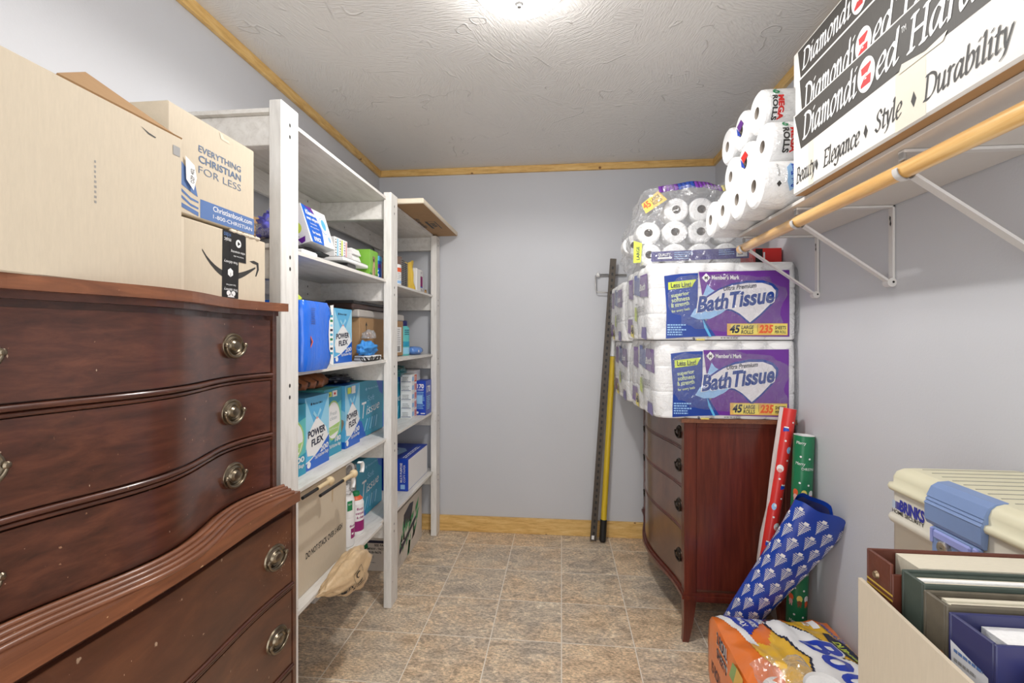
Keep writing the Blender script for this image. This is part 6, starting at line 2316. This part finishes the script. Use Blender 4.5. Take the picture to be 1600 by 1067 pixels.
ax = [a + d * (L * k / 10) for k in range(3, 11)]
lft = V3((-1, 0, 0)); lft = (lft - d * lft.dot(d)).normalized()
wd = [0.006, 0.012, 0.014, 0.010, 0.018, 0.022, 0.020, 0.016]
b.grid([[p + lft * 0.018 + V3((0, -0.008, 0)) for p in ax], [p + lft * (0.018 + w_) + V3((0, 0.004 + 0.01 * math.sin(i), 0)) for i, (p, w_) in enumerate(zip(ax, wd))]], pm((206, 192, 188), 0.6, var=0.08), True)
o = b.build('loose_edge', t, solid=0.0012)
o['label'] = 'loose edge showing the pale back of the paper'

b = MB()
a, d, L = tube_roll(b, (0.895, 1.955, 0.002), (0.937, 1.965, 0.918), 0.036, 0.036, M_GWRAP)
f = Cyl(a, d, 0.036, (-0.35, -1, 0))
for k in range(8):
    q = 0.10 + k * 0.10
    if k % 2 == 0:
        for s_, m1, m2 in ((-0.026, M_ORANGE, M_PINK), (0.004, M_YELLOW, M_LEATHER), (0.030, M_PAPERW, M_ORANGE)):
            b.disc(f, s_, q, 0.010, 0.013, m1, 2, 10)
            b.disc(f, s_, q - 0.016, 0.008, 0.010, m2, 3, 10)
            b.rect(f, s_ - 0.006, q - 0.032, s_ - 0.002, q - 0.02, m2, 2)
            b.rect(f, s_ + 0.002, q - 0.032, s_ + 0.006, q - 0.02, m2, 2)
    else:
        b.text(f, 'Merry', -0.030, q + 0.006, 0.012, M_PAPERW, 2, 0.034, shear=0.2)
        b.text(f, 'CHRISTMAS', -0.008, q - 0.012, 0.010, M_PAPERW, 2, 0.050)
    b.disc(f, 0.018, q + 0.032, 0.004, 0.004, M_PAPERW, 2, 8)
    b.disc(f, -0.012, q + 0.038, 0.004, 0.004, M_PAPERW, 2, 8)
b.text(f, 'Merry', -0.030, 0.885, 0.012, M_PAPERW, 2, 0.034, shear=0.2)
tag(b.build('gift_wrap_roll', loc=(0.895, 1.955, 0.0)), 'green gift wrap roll with small figures standing in the corner behind the blue one', 'gift wrap', 'gift wrap rolls beside the right chest')

b = MB()
BA, BC = V3((0.640, 1.960, 0.100)), V3((0.925, 1.800, 0.690))
d = (BC - BA).normalized()
L = (BC - BA).length


class Flat:
    """a flattened, loosely rolled sheet: a runs round it, q along it"""
    curved = 0.02

    def __init__(s):
        s.e = (V3((0, -1, 0.1)) - d * V3((0, -1, 0.1)).dot(d)).normalized()
        s.f = d.cross(s.e).normalized()

    def __call__(s, a, q, off=0.0):
        t = q / L
        w_ = 0.050 + 0.048 * t
        h_ = 0.040 + 0.010 * t
        th = a / (0.5 * (w_ + h_))
        k = 1 + 0.05 * math.sin(3 * th + 5 * t)
        p = BA + d * q + s.e * ((h_ * k + off) * math.cos(th)) + s.f * ((w_ * k + off) * math.sin(th))
        p.x = min(p.x, 0.9725)
        return p


f = Flat()
rows = []
for i in range(25):
    t = i / 24
    r_ = 0.045 + 0.029 * t
    rows.append([f(2 * PI * r_ * j / 48, L * t * (1 + (0.014 * math.sin(2 * PI * j / 48 * 2 + 1) + 0.008 * math.sin(2 * PI * j / 48 * 5)) * max(0, t - 0.8) * 5)) for j in range(48)])
b.grid(rows, M_BWRAP, True, True)
cen = BA + d * (L * 0.93)
for k in range(4):
    g0, g1 = 0.93 - 0.22 * k, 0.93 - 0.22 * (k + 1)
    b.grid([[cen + (p - rows[-2][0] * 0 - (BA + d * L)) * g0 + d * (L * 0.05 * (0.4 if k % 2 else 1)) for p in rows[-1]], [cen + (p - (BA + d * L)) * g1 for p in rows[-1]]], (M_NAVY, M_BWRAP)[k % 2], True, True)
for i in range(-4, 5):
    for k in range(11):
        q = 0.0 + 0.074 * k + (0.037 if i % 2 else 0)
        if q > L - 0.075:
            continue
        r_ = 0.045 + 0.029 * q / L
        s_ = i * 0.033
        if abs(s_) > r_ * 1.75:
            continue
        # a bare fir: pairs of slanting twigs, a pale block over the tip
        b.rect(f, s_ - 0.0012, q, s_ + 0.0012, q + 0.050, M_SILVER, 2)
        for j in range(7):
            w_ = 0.004 + 0.0125 * min(1, j / 5) - (0.003 if j == 6 else 0)
            y_ = q + 0.006 + j * 0.0066
            for sg in (-1, 1):
                pts = [(s_, y_), (s_ + sg * w_, y_ + 0.0040), (s_ + sg * w_ * 0.9, y_ + 0.0074), (s_, y_ + 0.0034)]
                b.decal(f, pts if sg > 0 else pts[::-1], M_SILVER, 2 + j % 2)
        b.rect(f, s_ - 0.006, q + 0.050, s_ + 0.006, q + 0.060, M_PAPERW, 2)
tag(b.build('gift_wrap_roll', loc=tuple(BA)), 'wide blue gift wrap roll with silver fir trees leaning against the right wall', 'gift wrap', 'gift wrap rolls beside the right chest')

# ------------------------------------------------------------------ paper towel bale on the floor
M_POR = pm((234, 122, 48), 0.3, var=0.14, scale=10, coat=0.4, bump=0.3, bscale=14)
M_PYE = pm((236, 186, 56), 0.3, var=0.10, scale=10, coat=0.4)
M_PBL = pm((36, 64, 178), 0.3, var=0.12, scale=10, coat=0.4)
M_PGN = pm((130, 178, 92), 0.3, var=0.1, coat=0.3)
BX0, BX1, BY0, BY1, BZ = 0.552, 0.952, 1.20, 1.835, 0.302
bt = thing('towel_bale', 'large orange and yellow film bale of paper towels on the floor by the gift wrap', 'pack', (0.76, 1.52, 0))
NXP, NYP = 34, 44


def bale_top(u, v):
    """height and inset of the wrinkled top"""
    ex = 1 - abs(2 * u - 1) ** 5
    ey = 1 - abs(2 * v - 1) ** 5
    h = BZ - 0.035 * (1 - ex * ey) + 0.016 * noise.noise(V3((u * 4, v * 5, 3))) + 0.008 * noise.noise(V3((u * 11, v * 12, 7)))
    # torn dip at the near left
    dd = math.hypot((u - 0.18) / 0.20, (v - 0.62) / 0.16)
    if dd < 1:
        h -= 0.045 * (1 - dd) ** 0.7
    return h


class BaleTop:
    """a runs from the far edge to the camera, q runs from the aisle side to the wall"""
    curved = 0.013

    def __call__(s, a, q, off=0.0):
        u = min(1, max(0, q / (BX1 - BX0)))
        v = min(1, max(0, a / (BY1 - BY0)))
        return V3((BX0 + q, BY1 - a, bale_top(u, v) + off + 0.0006))


b = MB()
rows = [[V3((BX0 + (BX1 - BX0) * i / NXP, BY1 - (BY1 - BY0) * j / NYP, bale_top(i / NXP, j / NYP))) for i in range(NXP + 1)] for j in range(NYP + 1)]
b.grid(rows, M_POR, True)
edge = rows[0] + [r_[-1] for r_ in rows[1:]] + rows[-1][::-1][1:] + [r_[0] for r_ in rows[::-1][1:-1]]
cen = V3(((BX0 + BX1) / 2, (BY0 + BY1) / 2, 0))
ring2 = []
for p in edge:
    dd = V3((p.x - cen.x, p.y - cen.y, 0))
    ring2.append([V3((p.x, p.y, p.z))] + [V3((min(0.970, p.x + dd.x * g), p.y + dd.y * g, z_)) for g, z_ in ((0.03, p.z - 0.02), (0.045, 0.18), (0.04, 0.06), (0.01, 0.002))])
b.grid([[r_[k] for r_ in ring2] for k in range(5)], M_POR, True, True)
b.build('wrapper', bt)


def fine(pts, step=0.02):
    out = []
    for p, q in zip(pts, pts[1:] + pts[:1]):
        n = max(1, int(math.hypot(q[0] - p[0], q[1] - p[1]) / step))
        out += [(p[0] + (q[0] - p[0]) * k / n, p[1] + (q[1] - p[1]) * k / n) for k in range(n)]
    return out


def grid_shape(mb, fr, inside, a0, a1, q0, q1, mat, lay, n=44):
    """area given by a test, cut into small cells so that it follows the wrinkles"""
    da, dq = (a1 - a0) / n, (q1 - q0) / n
    for i in range(n):
        for j in range(n):
            if inside(a0 + (i + .5) * da, q0 + (j + .5) * dq):
                mb.decal(fr, [(a0 + i * da, q0 + j * dq), (a0 + (i + 1) * da, q0 + j * dq), (a0 + (i + 1) * da, q0 + (j + 1) * dq), (a0 + i * da, q0 + (j + 1) * dq)], mat, lay)


def ell(ca, cq, ra, rq, rot=0.0):
    c_, s_ = math.cos(rot), math.sin(rot)
    return lambda a, q: (((a - ca) * c_ + (q - cq) * s_) / ra) ** 2 + ((-(a - ca) * s_ + (q - cq) * c_) / rq) ** 2 < 1


b = MB()
f = BaleTop()
b_in = ell(0.30, 0.27, 0.27, 0.165, -0.1)
grid_shape(b, f, lambda a, q: b_in(a, q), 0.0, 0.6, 0.03, 0.398, M_PYE, 3)
tri = lambda a, q: 0.008 < a < 0.15 and 0.030 + a * 0.30 < q < 0.20 - a * 0.78
grid_shape(b, f, tri, 0.0, 0.16, 0.0, 0.22, M_PBL, 5, 30)
grid_shape(b, f, lambda a, q: 0.0 < a < 0.20 and 0.012 + a * 0.26 < q < 0.032 + a * 0.30, 0.0, 0.2, 0.0, 0.12, M_WHITE, 6, 40)
for k, (tx, w_) in enumerate((('LASTING', .06), ('X3 MORE', .085), ('MAX', .075))):
    b.text(f, tx, 0.022, 0.135 - 0.030 * k, 0.020, M_WHITE, 8, w_, bold=0.03, sub=0.012)
# white rounded field with the blue lettering
w1 = ell(0.115, 0.205, 0.062, 0.042, 0.55)
w2 = ell(0.215, 0.255, 0.12, 0.052, 0.35)
w3 = ell(0.36, 0.285, 0.13, 0.085, 0.1)
edge_in = lambda a, q: (ell(0.115, 0.205, 0.072, 0.050, 0.55)(a, q) or ell(0.215, 0.255, 0.128, 0.060, 0.35)(a, q) or ell(0.36, 0.285, 0.138, 0.093, 0.1)(a, q))
grid_shape(b, f, edge_in, 0.03, 0.52, 0.13, 0.395, M_DARKINK, 6, 56)
grid_shape(b, f, lambda a, q: w1(a, q) or w2(a, q) or w3(a, q), 0.03, 0.52, 0.13, 0.395, M_WHITE, 8, 60)
b.text(f, 'Bounty', 0.17, 0.222, 0.10, M_WHITE, 10, 0.44, bold=0.07, shear=0.2, rot=0.24, sub=0.012)
b.text(f, 'Bounty', 0.175, 0.224, 0.10, M_PBL, 12, 0.43, bold=0.03, shear=0.2, rot=0.24, sub=0.012)
grid_shape(b, f, lambda a, q: 0.0 < ell(0.19, 0.36, 0.09, 0.032, 0.25)(a, q), 0.09, 0.3, 0.31, 0.396, M_DARKINK, 9, 30)
b.text(f, 'DURABLE', 0.15, 0.338, 0.026, M_LIME, 11, 0.105, bold=0.03, rot=0.2, sub=0.012)
b.text(f, 'Select-A-Size', 0.05, 0.345, 0.026, M_PBL, 11, 0.10, bold=0.03, rot=0.3, sub=0.012)
b.text(f, '2X MORE ABSORBENT', 0.275, 0.366, 0.026, M_DARKINK, 11, 0.22, bold=0.03, shear=0.2, sub=0.012)
b.rect(f, 0.02, 0.318, 0.075, 0.340, M_PAPERW, 8)
b.text(f, '12', 0.03, 0.295, 0.02, M_PAPERW, 8, 0.03, bold=0.03, sub=0.012)
grid_shape(b, f, ell(0.44, 0.17, 0.10, 0.030, -0.3), 0.3, 0.56, 0.1, 0.25, M_PGN, 5, 36)
grid_shape(b, f, ell(0.25, 0.10, 0.07, 0.035, 0.3), 0.15, 0.35, 0.03, 0.16, M_PYE, 4, 36)
# side towards the aisle
f2 = Frame((BX0 - 0.0075, BY1, 0.0), V3((0, -1, 0)), UZ)
b.text(f2, '2 ROLL', 0.085, 0.225, 0.040, M_WHITE, 3, 0.11, bold=0.06)
b.text(f2, '2 ROLL', 0.088, 0.227, 0.040, M_DARKINK, 5, 0.10, bold=0.03)
b.text(f2, 'SHEETS', 0.085, 0.175, 0.034, M_WHITE, 3, 0.11, bold=0.06)
b.text(f2, 'SHEETS', 0.088, 0.177, 0.034, M_DARKINK, 5, 0.10, bold=0.03)
b.text(f2, '15 ROLL', 0.03, 0.09, 0.04, M_DARKINK, 5, 0.10, bold=0.03)
b.decal(f2, [(0.20, 0.05), (0.30, 0.04), (0.30, 0.27), (0.24, 0.26), (0.20, 0.18)], M_PGN, 2)
b.decal(f2, [(0.22, 0.07), (0.33, 0.06), (0.33, 0.27), (0.28, 0.27), (0.24, 0.18)], M_PYE, 4)
b.build('print', bt)
b = MB()
rows = []
for i in range(9):
    q = i / 8
    rows.append([V3((BX0 + 0.02 + 0.16 * q + 0.012 * noise.noise(V3((q * 5, t_ * 6, 4))), BY1 - 0.30 - 0.30 * t_ + 0.02 * q, bale_top(0.05 + 0.4 * q, 0.47 + 0.47 * t_) + 0.014 + 0.020 * noise.noise(V3((q * 4, t_ * 5, 9))) + 0.012 * math.sin(q * 9 + t_ * 5))) for t_ in [k / 14 for k in range(15)]])
b.grid(rows, M_FILM2, True)
b.build('torn_film', bt)
for k in range(2):
    b = MB()
    cx = BX0 + 0.085 + 0.09 * k
    b.lathe([(0.016, 0.0), (0.02, 0.0), (0.052, 0.0), (0.058, 0.006)], (cx, BY1 - 0.385 - 0.05 * k, bale_top((cx - BX0) / 0.4, 0.62) + 0.012), (0.0, -0.25, 0.97), M_TISSUE, 28)
    b.lathe([(0.017, 0.0), (0.016, -0.02), (0.0, -0.02)], (cx, BY1 - 0.385 - 0.05 * k, bale_top((cx - BX0) / 0.4, 0.62) + 0.012), (0.0, -0.25, 0.97), M_CORE, 20)
    b.build('roll', bt)

# ------------------------------------------------------------------ right foreground: security chest and album box
simple_box('tall_carton', 'plain tall cardboard carton on the floor under the cream security chest', 'box', 0.705, 0.962, 0.885, 1.115, 0.0, 0.700, M_KRAFT, 0.002)
M_CREAM = pm((214, 208, 180), 0.45, var=0.04)
M_CREAM2 = pm((206, 200, 186), 0.45, var=0.04)
M_STEELB = pm((120, 142, 184), 0.4, var=0.05)
M_PERI = pm((148, 156, 214), 0.4, var=0.05)
M_BLOGO = pm((44, 48, 150), 0.45, var=0.05)
sc_ = thing('security_chest', 'cream plastic security chest with blue latch behind the album box', 'safe', (0.83, 0.91, 0.7005))
CX0, CX1, CY0, CY1 = 0.700, 0.962, 0.744, 1.112


def rrect(x0, x1, y0, y1, r, n=6):
    out = []
    for cx, cy, a0 in ((x1 - r, y1 - r, 0), (x0 + r, y1 - r, PI / 2), (x0 + r, y0 + r, PI), (x1 - r, y0 + r, 3 * PI / 2)):
        for k in range(n + 1):
            a = a0 + PI / 2 * k / n
            out.append((cx + r * math.cos(a), cy + r * math.sin(a)))
    return out


def stack(mb, levels, mat, r=0.02, top=True):
    rows = []
    for ins, z in levels:
        rows.append([V3((p, q, z)) for p, q in rrect(CX0 + ins, CX1 - ins, CY0 + ins, CY1 - ins, max(0.004, r - ins * 0.3))])
    mb.grid(rows, mat, True, True)
    mb.poly(rows[0][::-1], mat)
    if top:
        mb.poly(rows[-1], mat)


b = MB()
stack(b, [(0.006, 0.7005), (0.003, 0.705), (0.003, 0.905), (-0.003, 0.910), (-0.005, 0.917), (-0.003, 0.923), (0.003, 0.926), (0.003, 0.974)], M_CREAM2)
f = front_mx(CX0 + 0.0028, CY1, 0)
b.text(f, 'BRINKS', 0.035, 0.938, 0.022, M_BLOGO, 2, 0.068, bold=0.05)
b.text(f, 'HOME SECURITY', 0.012, 0.9285, 0.0075, M_INK, 2, 0.090, bold=0.02)
for k in range(5):
    b.rect(f, 0.014 + k * 0.0042, 0.938, 0.0155 + k * 0.0042 + 0.0005 * k, 0.954, M_BLOGO if k > 1 else M_LBLUE, 2)
b.build('body', sc_)
b = MB()
stack(b, [(0.003, 0.9745), (-0.004, 0.976), (-0.006, 0.982), (-0.004, 0.988), (0.002, 0.990), (0.002, 1.003), (0.006, 1.014), (0.014, 1.021), (0.026, 1.0245)], M_CREAM)
for k in range(12):
    y = 1.075 - k * 0.0255
    b.box((CX0 + 0.045, y - 0.0012, 1.0235), (CX1 - 0.03, y + 0.0012, 1.0252), pm((150, 148, 136), 0.5), 0)
b.build('lid', sc_)
b = MB()
LY1, LY0 = 0.992, 0.868
prof_ = [(0.733, 1.0262), (0.714, 1.0240), (0.702, 1.0165), (0.696, 1.004), (0.6935, 0.9985), (0.6955, 0.9975), (0.6915, 0.992), (0.6935, 0.991), (0.6890, 0.9855), (0.6905, 0.984), (0.6905, 0.955), (0.6945, 0.9475), (0.7, 0.947), (0.704, 0.99), (0.71, 1.0)]
b.prism([(p, q) for p, q in prof_], LY0, LY1, M_STEELB, 'y')
b.build('latch', sc_)
b = MB()
b.box((0.6935, LY0 + 0.006, 0.895), (0.702, LY1 - 0.012, 0.946), M_STEELB, 0.003)
b.box((0.6895, LY0 + 0.022, 0.9255), (0.696, LY1 - 0.020, 0.942), M_PERI, 0.003)
b.box((0.690, LY0 + 0.008, 0.905), (0.697, LY0 + 0.018, 0.944), M_PERI, 0.002)
b.box((0.690, LY1 - 0.018, 0.915), (0.697, LY1 - 0.012, 0.944), M_PERI, 0.002)
b.build('lock_plate', sc_)
b = MB()
b.lathe([(0.0, 0.008), (0.006, 0.008), (0.0105, 0.0085), (0.0125, 0.007), (0.0135, 0.0)], (0.6935, 0.945, 0.916), (-1, 0, 0), pm((190, 186, 176), 0.25, 0.9), 24)
f = front_mx(0.6935 - 0.0081, 0.951, 0.91)
b.rect(f, 0.0035, 0.0055, 0.0085, 0.0066, M_BLACK, 2)
o = b.build('key_lock', sc_)
o['label'] = 'round metal key lock'

simple_box('tall_carton', 'plain tall cardboard carton on the floor under the album box', 'box', 0.430, 0.77, 0.402, 0.732, 0.0, 0.7355, M_KRAFT, 0.002)
ab = thing('album_box', 'open cardboard box holding photo albums beside the cream security chest', 'box', (0.6, 0.56, 0.736))
b = MB()
AX0, AX1, AY0, AY1, AZ0, AZ1 = 0.421, 0.774, 0.389, 0.736, 0.736, 0.9548
tk = 0.005
b.box((AX0, AY0, AZ0), (AX1, AY1, AZ0 + tk), M_KRAFT)
b.prism([(AX0 - 0.026, AY0), (AX0 + 0.0034, AY1), (AX0 + 0.0034 + tk, AY1), (AX0 - 0.026 + tk, AY0)], AZ0, AZ1, M_KRAFT, 'z')
b.box((AX1 - tk, AY0, AZ0 + tk), (AX1, AY1, AZ1 - 0.08), M_KRAFT)
b.box((AX0 - 0.024 + tk, AY0, AZ0 + tk), (AX1 - tk, AY0 + tk, AZ1), M_KRAFT)
b.box((AX0 + tk, AY1 - tk, AZ0 + tk), (AX1 - tk, AY1, AZ1 - 0.02), M_KRAFT)
b.build('walls', ab)

M_BRLEA = pm((92, 46, 32), 0.45, var=0.3, scale=24, bump=0.15)
M_DKGREEN = pm((64, 74, 66), 0.5, var=0.25, scale=70)
M_OLD = pm((96, 88, 74), 0.5, var=0.3, scale=60)
M_PAGE = pm((214, 206, 186), 0.7, var=0.12, scale=90, stretch=(1, 8, 1))
M_NAVYB = pm((44, 46, 92), 0.4, var=0.15, scale=20, coat=0.2)
ZA = AZ0 + tk + 0.0004


def album(label, x0, x1, y0, y1, z1, cover, page, tilt=0.0, spine=None, page_drop=0.012, stripes=None, page_in=0.03, near_drop=0.0):
    t = thing('photo_album', label, 'album', ((x0 + x1) / 2, (y0 + y1) / 2, ZA), 'photo albums in the open box')
    b = MB()
    c = 0.004
    b.box((x0, y1 - c, ZA), (x1, y1, z1), cover, 0.001)
    b.box((x0, y0, ZA), (x1, y0 + c, z1 - near_drop), cover, 0.001)
    b.box((x0, y0 + c, ZA), (x0 + c, y1 - c, z1), cover, 0.001)
    if spine:
        f0 = front_mx(x0, y1, ZA)
        spine(b, lambda a, q, off=0.0: f0(a * 0.855, q * 0.855, off))
    b.build('cover', t)
    b = MB()
    if stripes:
        n = len(stripes)
        for i, m in enumerate(stripes):
            ya = y0 + c + (y1 - y0 - 2 * c) * i / n
            yb = y0 + c + (y1 - y0 - 2 * c) * (i + 1) / n
            b.box((x0 + page_in, ya, ZA + 0.004), (x1 - 0.004, yb - 0.0006, z1 - page_drop - 0.002 * (i % 2)), m)
    else:
        b.box((x0 + page_in, y0 + c + 0.001, ZA + 0.004), (x1 - 0.004, y1 - c - 0.001, z1 - page_drop), page)
    b.build('pages', t)
    return t


def sp_brown(b, f):
    b.lathe([(0.0, 0.004), (0.004, 0.0035), (0.0055, 0.0)], f(0.026, 0.272), (-1, 0, 0), pm((150, 130, 104), 0.35, 0.8), 14)
    for k in range(3):
        b.rect(f, 0.002, 0.256 - k * 0.008, 0.064, 0.259 - k * 0.008, pm((204, 170, 70), 0.4, 0.3), 1)


def sp_old(b, f):
    b.disc(f, 0.034, 0.225, 0.006, 0.007, pm((150, 92, 52), 0.5), 1, 14)
    b.decal(f, [(0.006, 0.21), (0.040, 0.18), (0.040, 0.10), (0.006, 0.13)], M_PAPERW, 1)
    b.lines(f, 0.010, 0.17, 0.026, 3, 0.016, 0.004, M_GREY, 2, 3)


def sp_blue(b, f):
    b.decal(f, [(0.004, 0.258), (0.060, 0.246), (0.062, 0.206), (0.006, 0.222)], pm((214, 214, 218), 0.6, var=0.05), 1)
    for k in range(3):
        b.lines(f, 0.010, 0.246 - k * 0.012, 0.044, 1, 0.01, 0.004, M_BLUEINK if k != 1 else M_GREY, 2, 20 + k)
    b.decal(f, [(0.020, 0.220), (0.042, 0.214), (0.043, 0.195), (0.022, 0.200)], pm((222, 216, 204), 0.6, var=0.05), 1)


album('brown photo album with gold lines and brass stud on its spine, in the open box', 0.431, 0.735, 0.674, 0.7285, 1.0014, M_BRLEA, M_PAGE, spine=sp_brown, page_drop=0.004, page_in=0.035, near_drop=0.012)
album('photo album with dark green page edges in the open box, next to the brown one', 0.4395, 0.744, 0.631, 0.6715, 0.9993, M_DKGREEN, M_PAGE, page_drop=0.003, page_in=0.006, stripes=[M_DKGREEN, M_PAGE, M_PAPERW, M_PAGE, M_DKGREEN])
album('worn grey brown photo album with paper label between the green and the navy ones', 0.436, 0.735, 0.592, 0.6285, 0.995, M_OLD, M_PAGE, spine=sp_old, page_drop=0.003, page_in=0.012, stripes=[M_OLD, M_PAGE, M_PAGE, M_OLD])
album('navy blue photo album with handwritten spine labels, nearest of the large albums', 0.434, 0.744, 0.5275, 0.588, 0.9912, M_NAVYB, M_PAPERW, spine=sp_blue, page_drop=0.012, page_in=0.03)
b = MB()
b.box((0.457, 0.479, ZA), (0.616, 0.517, 0.972), pm((206, 190, 170), 0.6, var=0.06), 0.002)
f = front_my(0.479, 0.457, ZA)
b.decal(f, [(0.015, 0.0), (0.155, 0.0), (0.155, 0.212), (0.025, 0.205)], pm((60, 120, 186), 0.5, var=0.1), 1)
b.rect(f, 0.045, 0.15, 0.085, 0.18, M_WHITE, 2)
f = front_mx(0.457, 0.517, ZA)
b.rect(f, 0.010, 0.05, 0.034, 0.208, pm((60, 120, 186), 0.5, var=0.1), 1)
tag(b.build('booklet', loc=(0.53, 0.50, ZA)), 'beige booklet with blue cover in front of the navy album', 'booklet')
